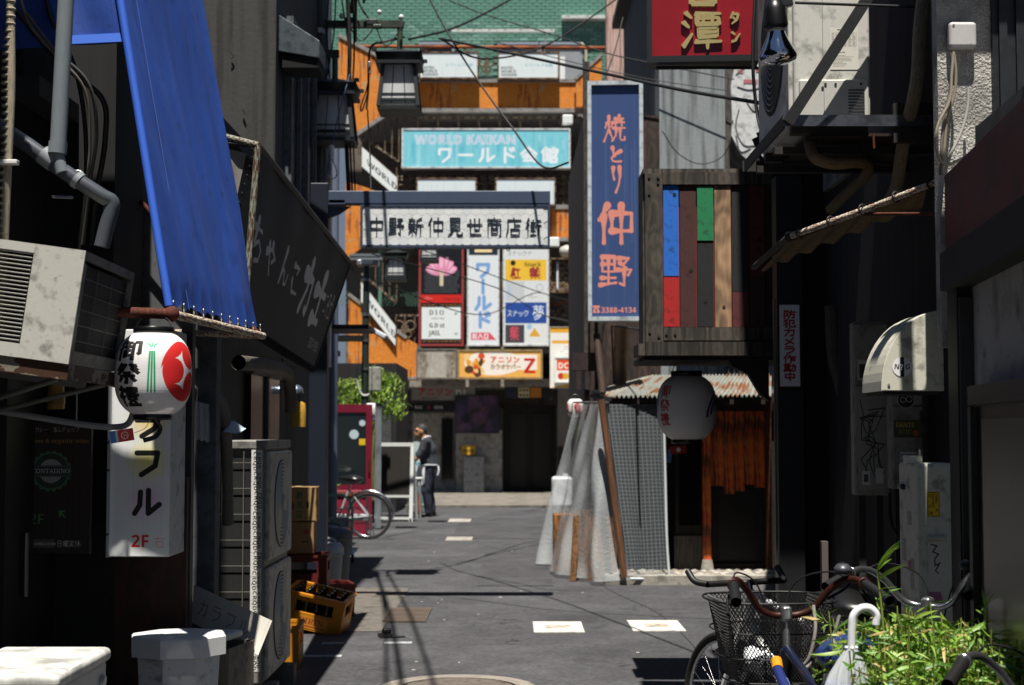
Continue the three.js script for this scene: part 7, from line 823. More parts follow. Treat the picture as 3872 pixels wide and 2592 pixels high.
function bicycle(label, at, turn, k) {
  const o = thing('bicycle', label, 'bicycle', at, turn); const f = mt(k.frame, { r: 0.35, cc: 0.4, t: 'plain', s: 0.4 }), ch = mt(0xb9bcbf, { m: 0.95, r: 0.22 }), bl = mt(0x131313, { r: 0.5 }), R = 0.335, tyre = mt(0x191919, { r: 0.8 });
  wheel(o, -0.5, R, R, tyre, ch, 28); wheel(o, 0.58, R, R, tyre, ch, 28);
  const head = [0.40, 0.74, 0], headTop = [0.375, 0.86, 0], bb = [-0.04, 0.29, 0], seat = [-0.2, 0.72, 0];
  part('frame', k.step ? [tube([[0.39, 0.78, 0], [0.25, 0.55, 0], [0.08, 0.38, 0], bb], 0.018, 24, 10), tube([[0.395, 0.72, 0], [0.27, 0.46, 0], [0.1, 0.32, 0], bb], 0.016, 24, 10), rod(bb, seat, 0.016, 10), rod(bb, [-0.5, R, 0.05], 0.011), rod(bb, [-0.5, R, -0.05], 0.011), rod(seat, [-0.5, R, 0.05], 0.009), rod(seat, [-0.5, R, -0.05], 0.009), rod(head, headTop, 0.022, 12)] : [rod(headTop, seat, 0.015, 10), rod(head, bb, 0.019, 10), rod(bb, seat, 0.016, 10), rod(bb, [-0.5, R, 0.05], 0.011), rod(bb, [-0.5, R, -0.05], 0.011), rod(seat, [-0.5, R, 0.05], 0.009), rod(seat, [-0.5, R, -0.05], 0.009), rod(head, headTop, 0.022, 12)], f, o);
  const fk = k.fork ? mt(k.fork, { r: 0.3, cc: 0.4 }) : ch; part('fork', [tube([[0.41, 0.72, 0.035], [0.48, 0.55, 0.045], [0.55, 0.4, 0.05], [0.58, R, 0.05]], 0.012, 20, 8), tube([[0.41, 0.72, -0.035], [0.48, 0.55, -0.045], [0.55, 0.4, -0.05], [0.58, R, -0.05]], 0.012, 20, 8), bx(0.05, 0.03, 0.09, 0.408, 0.73, 0)], fk, o);
  part('seat_post', rod(seat, [-0.235, 0.83 + (k.seatY ?? 0), 0], 0.012), ch, o);
  const sd = union([blob([-0.30, 0.865, 0], [0.11, 0.045, 0.10]), capsule([-0.26, 0.87, 0], [-0.07, 0.885, 0], 0.06, 0.022)], 0.07); part('saddle', surface(sd, [-0.45, 0.79, -0.14], [0, 0.95, 0.14], 0.011), mt(k.saddle ?? 0x17181a, { r: 0.32, cc: 0.3 }), o, [0, k.seatY ?? 0, 0]); part('saddle_spring', [tor(0.02, 0.004, 12, PI * 2, -0.32, 0.82, 0.05, PI / 2, 0, 0), tor(0.02, 0.004, 12, PI * 2, -0.32, 0.82, -0.05, PI / 2, 0, 0)], ch, o, [0, k.seatY ?? 0, 0]);
  const bm = k.bar === 'rust' ? mt(0x6e5e56, { t: 'rust', s: 0.12, r: 0.5, m: 0.3 }) : ch, c = k.cx ?? 0.40;
  const by = k.barY ?? 0;
  if (!k.drop) {
    const half = (s) => [[c, 0.965, 0], [c, 0.966, s * 0.04], [c - 0.015, 0.985, s * 0.085], [c - 0.045, 1.05, s * 0.135], [c - 0.08, 1.082, s * 0.17], [c - 0.12, 1.088, s * 0.195], [c - 0.2, 1.07, s * 0.215], [c - 0.30, 1.045, s * 0.235]];
    part('handlebar', [tube(half(1), 0.0115, 40, 10), tube(half(-1), 0.0115, 40, 10)], bm, o, [0, by, 0]);
    for (const s of [-1, 1]) { const gp = part('grip', tube([[c - 0.17, 1.078, s * 0.209], [c - 0.31, 1.042, s * 0.237]], 0.0165, 10, 12), bl, o, [0, by, 0]); part('grip_ring', tor(0.017, 0.004, 14, PI * 2, c - 0.165, 1.079, s * 0.208, 0, PI / 2, 0), bm, gp); part('brake_lever', tube([[c - 0.13, 1.07, s * 0.205], [c - 0.16, 1.03, s * 0.225], [c - 0.26, 1.0, s * 0.25]], 0.005, 14, 6), bl, o, [0, by, 0]); part('brake_cable', tube([[c - 0.12, 1.075, s * 0.2], [c + 0.02, 1.10, s * 0.15], [c + 0.11, 1.05, s * 0.06], [c + 0.06, 0.8, 0.0]], 0.003, 30, 5), bl, o, [0, by, 0]); }
    part('stem', [rod([c - 0.005, 0.97, 0], [0.38, 0.84, 0], 0.0125, 12), rb(0.055, 0.05, 0.035, 0.012, c - 0.005, 0.972, 0)], mt(0xa9abad, { m: 0.9, r: 0.3 }), o, [0, by, 0]);
    const bell = part('bell', lathe([[0, 0.022], [0.016, 0.02], [0.027, 0.008], [0.028, 0], [0.025, -0.012], [0, -0.014]], 24, c - 0.085, 1.115, 0.165), mt(k.bell ?? 0x3a3c42, { r: 0.4 }), o, [0, by, 0]); part('bell_button', cyl(0.009, 0.009, 0.004, 14, c - 0.085, 1.1375, 0.165), mt(0x24262a, { r: 0.4 }), bell);
  } else { part('handlebar', tube([[c + 0.02, 0.9, -0.2], [c + 0.02, 0.9, -0.05], [c, 0.9, 0], [c + 0.02, 0.9, 0.05], [c + 0.02, 0.9, 0.2]], 0.014, 24, 10), bl, o); for (const s of [-1, 1]) part('bar_end', tube([[c + 0.02, 0.9, s * 0.2], [c + 0.07, 0.91, s * 0.23], [c + 0.12, 0.95, s * 0.235]], 0.014, 14, 10), bl, o); part('stem', rod([c, 0.9, 0], [0.38, 0.84, 0], 0.014, 12), ch, o); }
  part('crank', [cyl(0.09, 0.09, 0.006, 24, -0.04, 0.29, 0.05, PI / 2, 0, 0), bar([-0.04, 0.29, 0.065], [0.03, 0.14, 0.07], 0.02, 0.01), bar([-0.04, 0.29, -0.065], [-0.11, 0.44, -0.07], 0.02, 0.01)], ch, o); part('pedal', rb(0.09, 0.02, 0.07, 0.006, 0.03, 0.135, 0.11), bl, o); part('pedal', rb(0.09, 0.02, 0.07, 0.006, -0.11, 0.445, -0.11), bl, o);
  if (k.guards) { part('mudguard', [tube([[-0.83, 0.28, 0], [-0.86, 0.40, 0], [-0.75, 0.6, 0], [-0.5, 0.7, 0], [-0.3, 0.63, 0], [-0.17, 0.45, 0]], 0.02, 40, 8)].map((g) => g), k.guards === 2 ? bl : ch, o); part('mudguard', tube([[0.40, 0.58, 0], [0.58, 0.705, 0], [0.78, 0.64, 0], [0.88, 0.5, 0]], 0.019, 30, 8), k.guards === 2 ? bl : ch, o); part('chain_case', rb(0.5, 0.1, 0.03, 0.015, -0.25, 0.31, 0.055), mt(0xb9bcbf, { m: 0.7, r: 0.35 }), o); part('kick_stand', [rod([-0.5, 0.33, 0.06], [-0.56, 0.01, 0.12], 0.008), rod([-0.5, 0.33, -0.06], [-0.56, 0.01, -0.12], 0.008)], ch, o); }
  if (k.basket) { // expanded-metal basket in front of the bars
    const B = part('basket', new THREE.BufferGeometry(), bl, o); const x0 = 0.44, x1 = 0.74, y0 = 0.74, y1 = 1.0, w0 = 0.13, w1 = 0.175, wm = mt(0x0f0f10, { r: 0.4 }), pt = (u, v, side) => { const w = w0 + (w1 - w0) * v, xx = x0 + 0.03 - 0.03 * v, xe = x1 - 0.05 + 0.05 * v, y = y0 + (y1 - y0) * v; return side === 0 ? [xx, y, -w + 2 * w * u] : side === 1 ? [xe, y, -w + 2 * w * u] : side === 2 ? [xx + (xe - xx) * u, y, -w] : [xx + (xe - xx) * u, y, w]; };
    const g = []; for (let s = 0; s < 4; s++) { const nu = s < 2 ? 26 : 22; for (let i = -14; i < nu + 14; i++) for (const d of [-1, 1]) { const u0 = i / nu, u1 = (i + d * 14) / nu; let a = Math.max(0, Math.min(u0, u1)), b = Math.min(1, Math.max(u0, u1)); if (b <= a) continue; const v = (u) => (u - u0) / (u1 - u0); g.push(bar(pt(a, v(a), s), pt(b, v(b), s), 0.0022, 0.0022)); } } for (let i = 0; i < 16; i++) g.push(bar([x0 + 0.03, y0, -w0 + 2 * w0 * i / 15], [x1 - 0.05, y0, -w0 + 2 * w0 * i / 15], 0.0022, 0.0022));
    const mesh = part('basket_mesh', g, wm, o); mesh.userData.kind = 'stuff';
    const rim = (v, r) => tube([pt(0, v, 0), pt(1, v, 0), pt(1, v, 1), pt(0, v, 1)].map((q) => q), r, 60, 6, true); B.geometry = merge([rim(1, 0.004), rim(0.62, 0.0028), rim(0.3, 0.0028), rim(0.0, 0.003), ...[0.33, 0.66].map((u) => rod(pt(u, 0, 0), pt(u, 1, 0), 0.0025, 5)), ...[0.33, 0.66].map((u) => rod(pt(u, 0, 1), pt(u, 1, 1), 0.0025, 5)), rod([0.58, 0.34, 0.06], [0.6, 0.74, 0.1], 0.005), rod([0.58, 0.34, -0.06], [0.6, 0.74, -0.1], 0.005)]);
  }
  return o;
}
const farBike = bicycle('silver city bicycle parked side-on in front of the crimson door', [-2.577, 0, -22.2], PI - 0.12, { frame: 0xb9bdc0, step: 1, guards: 1 });
bicycle('dark bicycle with rusty handlebar and black wire basket beside the bamboo', [0.915, 0, -4.5], PI / 2 + 0.1, { seatY: -0.12, frame: 0x141a33, bar: 'rust', basket: 1, guards: 2, step: 0 });
bicycle('black wheeled bicycle with white fork and taped bars behind the wire basket', [1.2, 0, -6.25], PI / 2 + 0.45, { frame: 0xd5d6d4, fork: 0xd9dad8, drop: 1, saddle: 0x121212 });
bicycle('bicycle with blue saddle and chrome handlebar, half hidden behind the bamboo', [1.177, 0, -4.815], PI / 2 - 0.6, { frame: 0x9fa6ac, seatY: 0.02, saddle: 0x1e3160, guards: 1, step: 1, bell: 0x0e0e0f });
bicycle('bicycle with black grips and chrome bars leaning toward the bamboo from outside', [1.24, 0, -3.52], PI / 2 - 0.35, { barY: -0.1, frame: 0x3a4a7a, guards: 1, step: 1, bell: 0x0e0e0f });
{ const o = thing('tissue_bundle', 'crumpled white paper lying in the black wire basket', 'paper', [0.82, 0.755, -5.02]); const g = surface(union([blob([0, 0.04, 0], [0.05, 0.035, 0.05]), blob([0.06, 0.03, 0.02], [0.04, 0.028, 0.04]), blob([-0.03, 0.06, -0.03], [0.028, 0.03, 0.03])], 0.02), [-0.1, -0.02, -0.1], [0.14, 0.12, 0.1], 0.008); const p = g.attributes.position; for (let i = 0; i < p.count; i++) { const n = 0.006 * Math.sin(p.getX(i) * 230) * Math.cos(p.getZ(i) * 190 + p.getY(i) * 90); p.setY(i, p.getY(i) + n); } g.computeVertexNormals(); part('paper', g, mt(0xdfe2e6, { r: 0.8 }), o); }
{ const o = thing('carry_strap', 'grey woven strap looped over the rusty handlebar', 'strap'); const pts = [[0.96, 1.0, -4.86], [0.955, 0.93, -4.81], [0.93, 0.84, -4.80], [0.9, 0.8, -4.82], [0.93, 0.81, -4.83], [1.0, 0.87, -4.84], [1.05, 0.99, -4.86]]; part('webbing', tube(pts, 0.006, 60, 6), mt(0x77726d, { r: 0.9 }), o); }
{ const o = thing('cable_lock', 'coil of blue patterned cord hanging below the blue saddle', 'cord', [0.98, 0.70, -4.32]); const p = []; for (let i = 0; i < 60; i++) { const a = i * 0.62; p.push([0.075 * Math.cos(a) + 0.02 * Math.sin(i), 0.10 + 0.045 * Math.sin(a * 0.5 + i * 0.05), 0.05 * Math.sin(a)]); } part('cord', tube(p, 0.0055, 360, 6), canvas(64, 8, (g, w, h) => { fillAll(g, w, h, '#1f56b8'); for (let i = 0; i < 12; i++) { g.fillStyle = i % 2 ? '#9fc0ea' : '#132c60'; g.fillRect(rnd(0, w), rnd(0, h), 3, 2); } }, { r: 0.6 }), o); }
{ // frame pump / yellow capped blue tube on the near bicycle
  const o = thing('tyre_pump', 'blue tube with yellow cap strapped to the dark bicycle', 'pump'); part('tube', rod([0.823, 0.819, -4.75], [0.822, 0.756, -4.5], 0.016, 14), mt(0x232f66, { r: 0.35 }), o); part('cap', rod([0.826, 0.839, -4.78], [0.823, 0.818, -4.74], 0.0175, 14), mt(0xd08a1a, { r: 0.4 }), o); part('tape_band', rod([0.826, 0.793, -4.66], [0.825, 0.777, -4.6], 0.0167, 14), mt(0x6c77a0, { r: 0.5 }), o);
}
{ // clear umbrella with white crook
  const o = thing('umbrella', 'folded clear plastic umbrella with white crook handle beside the bamboo', 'umbrella'); const P = (x, y, z = 4.3) => [(x - 1171) * z / 3465, 1.55 + (990 - y) * z / 3465, -z]; part('handle', tube([P(1940, 1482), P(1942, 1430), P(1946, 1405), P(1962, 1389), P(1982, 1388), P(1997, 1402), P(1996, 1425)], 0.0115, 50, 12), mt(0xdfe2e6, { r: 0.3, cc: 0.5 }), o); part('shaft', rod(P(1940, 1482), P(1918, 1700), 0.005), steel, o);
  const top = P(1940, 1480), bot = P(1916, 1720), n = 30, g = new THREE.CylinderGeometry(1, 1, 1, 48, n, true), p = g.attributes.position; for (let i = 0; i < p.count; i++) { const v = 0.5 - p.getY(i), a = Math.atan2(p.getZ(i), p.getX(i)), r = (0.014 + 0.05 * Math.sin(Math.min(1, v * 1.25) * PI * 0.78)) * (1 + 0.24 * Math.sin(a * 8 + v * 7)), c = mix(top, bot, v); p.setXYZ(i, c[0] + Math.cos(a) * r, c[1], c[2] + Math.sin(a) * r); } g.computeVertexNormals(); part('canopy', g, new THREE.MeshPhysicalMaterial({ color: 0xc9ced2, roughness: 0.2, transparent: true, opacity: 0.62, side: THREE.DoubleSide, clearcoat: 0.5 }), o); for (let k = 0; k < 4; k++) part('rib_tip', sph(0.005, top[0] + 0.014 * Math.cos(k * 1.6), top[1] + 0.004, top[2] + 0.014 * Math.sin(k * 1.6)), mt(0xe8e8e8), o);
}
// ---------------------------------------------------------------- plants
function leafGeo(L, w, bend, fold) { const pos = [], idx = [], n = 5; for (let i = 0; i <= n; i++) { const t = i / n, ww = w * Math.sin(PI * Math.min(0.97, 0.10 + 0.88 * Math.pow(t, 0.75))) * (i === n ? 0.02 : 1), y = -bend * t * t * L, x = L * t; pos.push(x, y + fold * ww, -ww, x, y, 0, x, y + fold * ww, ww); if (i) { const a = (i - 1) * 3, b = i * 3; idx.push(a, a + 1, b, a + 1, b + 1, b, a + 1, a + 2, b + 1, a + 2, b + 2, b + 1); } } const g = new THREE.BufferGeometry(); g.setAttribute('position', new THREE.Float32BufferAttribute(pos, 3)); g.setIndex(idx); g.computeVertexNormals(); g.setAttribute('uv', new THREE.Float32BufferAttribute(new Float32Array(pos.length / 3 * 2), 2)); return g; }
const leafM = (c, tr = 0.35) => new THREE.MeshPhysicalMaterial({ color: c, roughness: 0.5, side: THREE.DoubleSide, transmission: tr, thickness: 0 });
const greens = [0x5f8f22, 0x7da62e, 0x4c7a1e, 0x98b548, 0x6f9a30].map((c) => leafM(c)), straw = leafM(0xc9b276);
function culm(o, base, tip, sag, r, m) { const mid = mix(base, tip, 0.55); part('stem', tube([base, add(mid, [sag * 0.3, 0.05, 0]), tip], r, 16, 6), m, o); }
{ // bamboo in front, in a long planter
  const o = thing('dwarf_bamboo', 'sunlit dwarf bamboo bush in a planter crowding the parked bicycles', 'plant', [1.14, 0, -4.42]); const variants = [leafGeo(0.07, 0.0058, 0.25, 0.35), leafGeo(0.085, 0.0066, 0.4, 0.3), leafGeo(0.058, 0.0052, 0.1, 0.4), leafGeo(0.08, 0.0058, 0.7, 0.3)], stemM = mt(0x7c8a3c, { r: 0.6 }), bunch = [[], [], [], [], [], []]; let single = 0;
  part('planter', [bx(0.46, 0.3, 0.012, 0.06, 0.15, 0.2), bx(0.46, 0.3, 0.012, 0.06, 0.15, -0.2), bx(0.012, 0.3, 0.4, -0.17, 0.15, 0), bx(0.012, 0.3, 0.4, 0.29, 0.15, 0)], mt(0x5a4a3c, { t: 'grime', s: 0.4, r: 0.8 }), o); part('soil', bx(0.44, 0.02, 0.38, 0.06, 0.26, 0), mt(0x2a2018, { r: 1, b: 'fine', bs: 0.01 }), o);
  const dummy = new THREE.Object3D(), up = new THREE.Vector3(0, 1, 0), stems = [];
  const leaf = (p, dir, s, kind, mi) => { dummy.position.set(...p); const q = new THREE.Quaternion().setFromUnitVectors(new THREE.Vector3(1, 0, 0), new THREE.Vector3(...dir).normalize()); dummy.quaternion.copy(q).multiply(new THREE.Quaternion().setFromAxisAngle(new THREE.Vector3(1, 0, 0), rnd(-1.2, 1.2))); dummy.scale.setScalar(s); dummy.updateMatrix(); const front = p[2] > -0.12 && p[1] > 0.66; if (front && single < 290 && rnd() < 0.42) { single++; const m = part('leaf', variants[kind], mi === 5 ? straw : greens[mi], o); m.applyMatrix4(dummy.matrix); } else bunch[mi].push(variants[kind].clone().applyMatrix4(dummy.matrix)); };
  for (let c = 0; c < 380; c++) { const bxx = rnd(-0.14, 0.28), bz = rnd(-0.19, 0.19), edge = Math.abs(bxx / 0.3), hgt = (0.985 - 0.12 * edge * edge - (bz > 0 ? bz * 0.3 : 0) + rnd(-0.2, 0.05)) + (bxx > 0.15 ? 0.06 : 0), tip = [bxx * 1.1 + rnd(-0.07, 0.05), hgt, bz * 1.4 + rnd(-0.07, 0.10)]; stems.push(tube([[bxx, 0.27, bz], mix([bxx, 0.27, bz], tip, 0.5), tip], 0.0022, 8, 4)); const n = 27; for (let i = 0; i < n; i++) { const t = 0.45 + 0.55 * (i + rnd()) / n, p = mix([bxx, 0.27, bz], tip, t), a = rnd(0, PI * 2); leaf(add(p, [rnd(-0.02, 0.02), 0, rnd(-0.02, 0.02)]), [Math.cos(a), rnd(-0.65, 0.55) + (t - 0.6) * 0.5, Math.sin(a)], rnd(0.5, 1.0), rnd() * 4 | 0, rnd() < 0.09 ? 5 : rnd() * 5 | 0); } }
  for (const [x, y, z, n, s] of [[-0.08, 1.15, 0.0, 9, 0.95], [0.06, 0.98, 0.0, 6, 0.5], [0.24, 1.04, -0.02, 18, 0.5], [0.29, 1.08, 0.05, 22, 0.5], [0.26, 0.99, 0.1, 18, 0.5]]) { const b = [x * 0.85, 0.6, z]; stems.push(tube([b, mix(b, [x + 0.02, y, z], 0.6), [x, y, z]], 0.0035, 10, 5)); for (let i = 0; i < n; i++) { const p = mix(b, [x, y, z], 0.55 + 0.45 * (i + 1) / n), a = rnd(0, PI * 2); leaf(p, [Math.cos(a) * 0.9 - 0.1, rnd(0.15, 0.95), Math.sin(a) * 0.9], s * rnd(0.85, 1.25), rnd() * 3 | 0, rnd() * 5 | 0); } for (let i = 0; i < 4; i++) leaf([x, y, z], [rnd(-0.6, 0.5), 1, rnd(-0.3, 0.6)], s * 1.35, 1, [3, 1, 4][i % 3]); }
  part('stems', stems, stemM, o).userData.kind = 'stuff'; bunch.forEach((l, i) => { if (l.length) part('leaf_mass', l, i === 5 ? straw : greens[i], o).userData.kind = 'stuff'; });
}
{ // potted bamboo beyond the pole
  const o = thing('bamboo_tree', 'bright green bamboo arching over the chalkboard from behind the camera pole', 'tree', [-2.399, 0, -27.3]); const lv = [leafGeo(0.13, 0.012, 0.3, 0.3), leafGeo(0.17, 0.013, 0.5, 0.3)], ms = [0x88ad2c, 0xa3bf3e, 0x6c9424].map((c) => leafM(c, 0.45)), b = [[], [], []], st = [], d = new THREE.Object3D();
  part('pot', lathe([[0, 0], [0.17, 0], [0.22, 0.34], [0.24, 0.34], [0.24, 0.37], [0.2, 0.37], [0, 0.33]], 20, -0.18, 0, 0.2), mt(0x4a4038, { t: 'grime', s: 0.4 }), o);
  for (let c = 0; c < 40; c++) { const tx_ = rnd(-0.85, 0.42), ty = 2.55 - Math.abs(tx_ + 0.1) * 0.5 + rnd(-0.35, 0.3), tip = [tx_, ty, rnd(-0.35, 0.35)], base = [-0.18 + rnd(-0.12, 0.12), 0.34, 0.2 + rnd(-0.1, 0.1)], crown = [tx_ * 0.4 - 0.05, ty * 0.93, 0.05], droop = [tip[0] * 1.15, ty - rnd(0.2, 0.85), tip[2]]; st.push(tube([base, crown, tip, droop], 0.008, 22, 5)); for (let i = 0; i < 38; i++) { const t = (i + rnd()) / 38, p = t < 0.5 ? mix(crown, tip, t * 2) : mix(tip, droop, t * 2 - 1), a = rnd(0, PI * 2); d.position.set(p[0] + rnd(-0.07, 0.07), p[1] + rnd(-0.07, 0.07), p[2] + rnd(-0.07, 0.07)); d.quaternion.setFromUnitVectors(new THREE.Vector3(1, 0, 0), new THREE.Vector3(Math.cos(a), rnd(-1.1, 0.4), Math.sin(a)).normalize()); d.scale.setScalar(rnd(0.7, 1.15)); d.updateMatrix(); b[rnd() * 3 | 0].push(lv[rnd() * 2 | 0].clone().applyMatrix4(d.matrix)); } }
  part('stems', st, mt(0x6d7a34, { r: 0.6 }), o); b.forEach((l, i) => { part('leaves', l, ms[i], o).userData.kind = 'stuff'; });
}
{ // little climbing plant by the cart
  const o = thing('potted_plant', 'small trailing green plant beside the silver bicycle', 'plant', [-2.8, 0, -23.2]); const lv = leafGeo(0.09, 0.03, 0.2, 0.2), l = [], d = new THREE.Object3D(); part('pot', lathe([[0, 0], [0.1, 0], [0.13, 0.22], [0, 0.2]], 16), mt(0x6a5a4a), o); for (let i = 0; i < 130; i++) { const t = rnd(); d.position.set(rnd(-0.12, 0.16) * (1 - t * 0.3), 0.2 + t * 0.55, rnd(-0.12, 0.12)); d.rotation.set(rnd(-1, 1), rnd(0, 6), rnd(-0.8, 0.8)); d.updateMatrix(); l.push(lv.clone().applyMatrix4(d.matrix)); } part('leaves', l, greens[2], o).userData.kind = 'stuff'; part('stems', [0, 1, 2].map((i) => tube([[0, 0.2, 0], [0.04 * (i - 1), 0.45, 0.03], [0.08 * (i - 1), 0.74, 0]], 0.006, 10, 5)), mt(0x5a6a34), o);
}
// ---------------------------------------------------------------- overhead wires: each one its own sagging line
const street = (x0, x1, y, label, r) => solo('overhead_wire', label, 'wire', tube([[x0, y - 0.2, -15.1], [x0 + (x1 - x0) * 0.5, y - 0.3, -10], [x1, y, -3], [x1 + 0.3, y + 0.3, 4]], r, 60, 5), cable);
street(-1.62, -0.42, 6.0, 'thick street cable running along the alley above the lamps', 0.022); street(-1.5, -0.2, 6.1, 'second street cable running along the alley beside the thick one', 0.016); street(-1.58, -0.55, 5.7, 'slack street cable running along the alley below the thick one', 0.014);
const wire = (label, pts, r, m = cable) => solo('overhead_wire', label, 'wire', tube(pts, r, pts.length * 10, 5), m);
wire('thick black wire sagging from the lamp arm across to the right side', [[-0.743, 5.581, -15.3], [-0.209, 5.139, -14], [0.328, 4.668, -12.6], [0.749, 4.222, -11.2], [1.125, 3.812, -9.9], [1.47, 3.456, -8.7]], 0.013);
wire('black wire crossing from the lamp arm up over the pink column', [[-1.056, 5.572, -15.3], [-0.707, 5.851, -16], [-0.313, 6.462, -17.5], [0.106, 7.137, -19], [0.757, 7.819, -20]], 0.014);
wire('thin wire dropping steeply from the top to the gate sign', [[-0.952, 6.327, -16], [-0.717, 5.726, -15.2], [-0.388, 5.064, -14.6], [-0.004, 4.423, -14.1], [0.315, 3.959, -13.7], [0.509, 3.984, -13.55]], 0.010);
wire('wire sagging in front of the white hotel boxes toward the pink column', [[-0.754, 5.756, -16], [-0.452, 5.817, -17], [-0.111, 6.058, -18], [0.328, 6.421, -19], [0.814, 6.938, -20], [1.533, 7.694, -21]], 0.012);
wire('thin wire slanting right across the green bricks', [[-1.008, 6.87, -18], [-0.374, 6.602, -18], [0.469, 6.346, -18], [1.205, 6.095, -18], [1.836, 5.962, -18], [2.676, 5.791, -18]], 0.008); wire('thinnest wire slanting past the red sign to the tanned cladding', [[-0.223, 6.412, -18.6], [0.698, 6.139, -18.5], [1.661, 5.896, -18.4], [2.72, 5.71, -18.3]], 0.006);
wire('wire dropping beside the blue vertical sign from the pink column', [[1.339, 6.549, -18], [1.204, 6.02, -17.6], [1.04, 5.562, -17.2], [0.898, 5.214, -17]], 0.008);
wire('wire sagging low in front of the blue-grey plaster', [[2.711, 5.205, -18.2], [2.539, 4.883, -18.2], [2.273, 4.803, -18.2], [2.009, 4.937, -18.2], [1.825, 5.205, -18.2]], 0.007);
[[745, 750, 'first vertical cable beside the lower lamp'], [762, 738, 'vertical cable just right of the lower lamp stem'], [790, 796, 'thick cable bundle hanging between the two lamps'], [803, 805, 'straight cable hanging between the two lamps'], [775, 812, 'slanting cable crossing the bundle between the lamps']].forEach(([a, b, l], i) => wire(l, [...(i < 2 ? [[a, -30], [a - 3, 60], [b, 200]] : [[a, -30], [(a + b) / 2 + 3, 120], [b - 6, 300], [b, 440]])].map((q) => [(q[0] - 1171) * 15 / 3465, 1.55 + (990 - q[1]) * 15 / 3465, -15 + i * 0.03]), [0.008, 0.008, 0.022, 0.010, 0.008][i]));
{ const o = thing('cable_drop', 'black cable drop with connector and loop beside the upper lamp', 'cable'); part('cable', tube([[-1.098, 5.581, -15.25], [-1.294, 5.523, -15.2], [-1.427, 5.478, -15.2], [-1.457, 5.275, -15.2], [-1.46, 5.051, -15.2], [-1.477, 4.826, -15.2]], 0.012, 60, 6), cable, o); part('connector', rb(0.035, 0.13, 0.03, 0.008, ...[-1.451, 5.248, -15.18]), mt(0x8f9396, { m: 0.5, r: 0.4 }), o); part('loop', tube([[-1.456, 5.14, -15.2], [-1.478, 5.028, -15.2], [-1.539, 4.826, -15.2], [-1.53, 4.799, -15.2], [-1.46, 5.028, -15.2], [-1.456, 5.131, -15.2]], 0.008, 40, 5), cable, o); part('tail', tube([[-1.468, 4.826, -15.2], [-1.444, 4.468, -15.2], [-1.409, 3.971, -15]], 0.008, 20, 5), cable, o); }
{ const o = thing('insulator_cluster', 'clump of cable clamps and insulators on the upper lamp arm', 'fitting', [-1.419, 5.69, -15.1]); part('clamp', [rb(0.12, 0.06, 0.08, 0.01, 0, 0, 0), rb(0.1, 0.05, 0.07, 0.01, -0.22, 0.02, 0.02), rb(0.09, 0.04, 0.06, 0.01, 0.06, -0.05, 0.03)], mt(0x3a3f3c, { r: 0.4, m: 0.4 }), o); part('insulator', [sph(0.03, -0.3, 0.06, 0.03), sph(0.025, 0.08, 0.1, 0.03), sph(0.028, 0.3, 0.05, 0.02)], mt(0xd0d2d0, { r: 0.25 }), o); each('jumper', [tube([[-0.25, 0, 0.03], [-0.1, -0.2, 0.05], [0.05, -0.02, 0.03]], 0.007, 16, 5), tube([[0.02, 0.02, 0.03], [0.15, -0.25, 0.05], [0.34, 0, 0.03]], 0.007, 16, 5), tube([[-0.02, 0.02, 0.03], [-0.12, 0.18, 0.03], [-0.16, 0.4, 0.03]], 0.01, 16, 5)], cable, o); }
{ const o = thing('guy_insulator', 'white spool insulators on a drop cable above the gate post', 'fitting'); part('spools', [0, 1, 2, 3].map((i) => sph(0.03, ...[-1.757, 4.318, -14.6].map((v, k) => k === 1 ? v - i * 0.035 : v))), mt(0xd9dbd6, { r: 0.3 }), o); part('cable', [tube([[-1.594, 5.066, -14.7], [-1.699, 4.611, -14.6], [-1.74, 4.396, -14.6], [-1.761, 4.288, -14.6], [-1.773, 4.018, -14.4], [-1.735, 3.851, -13.9]], 0.006, 40, 5)], mt(0x55668a, { r: 0.5 }), o); part('drop', tube([[-1.756, 4.233, -14.6], [-1.692, 4.035, -14.5], [-1.781, 3.921, -14.2]], 0.005, 20, 5), cable, o); }
for (const [x, y, l] of [[1075, 590, 'long thin wire sagging in front of the flower sign'], [1140, 640, 'thin wire crossing low over the tenant name signs'], [1100, 700, 'lowest thin wire crossing the bar name signs']]) { const g = (px, py, z) => [(px - 1171) * z / 3465, 1.55 + (990 - py) * z / 3465, -z]; wire(l, [g(850, y - 60, 21.2), g(x, y + 20, 26), g(1240, y + (y > 650 ? -30 : 80), 30), g(1330, y + (y > 650 ? 30 : 105), 33)], 0.009); }
wire('black wires bunching from the tin roof to the tenant signs', [[0.599, 3.873, -30], [1.012, 3.139, -22], [1.239, 2.752, -17.2], [1.289, 2.568, -15]], 0.012);
[[1755, 1745, 'black cable hanging down the right of the red sign'], [1745, 1732, 'thin cable hanging beside the silver bulb']].forEach(([a, b, l], i) => wire(l, [(i ? [1.191, 3.7, -7.2] : [1.192, 3.729, -7.3]), (i ? [1.194, 3.421, -7.2] : [1.176, 3.339, -7.3]), (i ? [1.2, 3.166, -7.2] : [1.195, 3.102, -7.3]), [1.198, 2.913, -7.1]], i ? 0.006 : 0.009));
{ const o = thing('cut_pipes', 'two cut black pipe ends standing on the plank box corner', 'pipe'); part('pipe', rod([1.425, 3.163, -8.6], [1.394, 3.236, -8.6], 0.02, 10), black, o); part('pipe', rod([1.451, 3.188, -8.6], [1.422, 3.272, -8.6], 0.022, 10), black, o); part('clip', rod([1.413, 3.145, -8.6], [1.479, 3.08, -8.7], 0.012), black, o); }
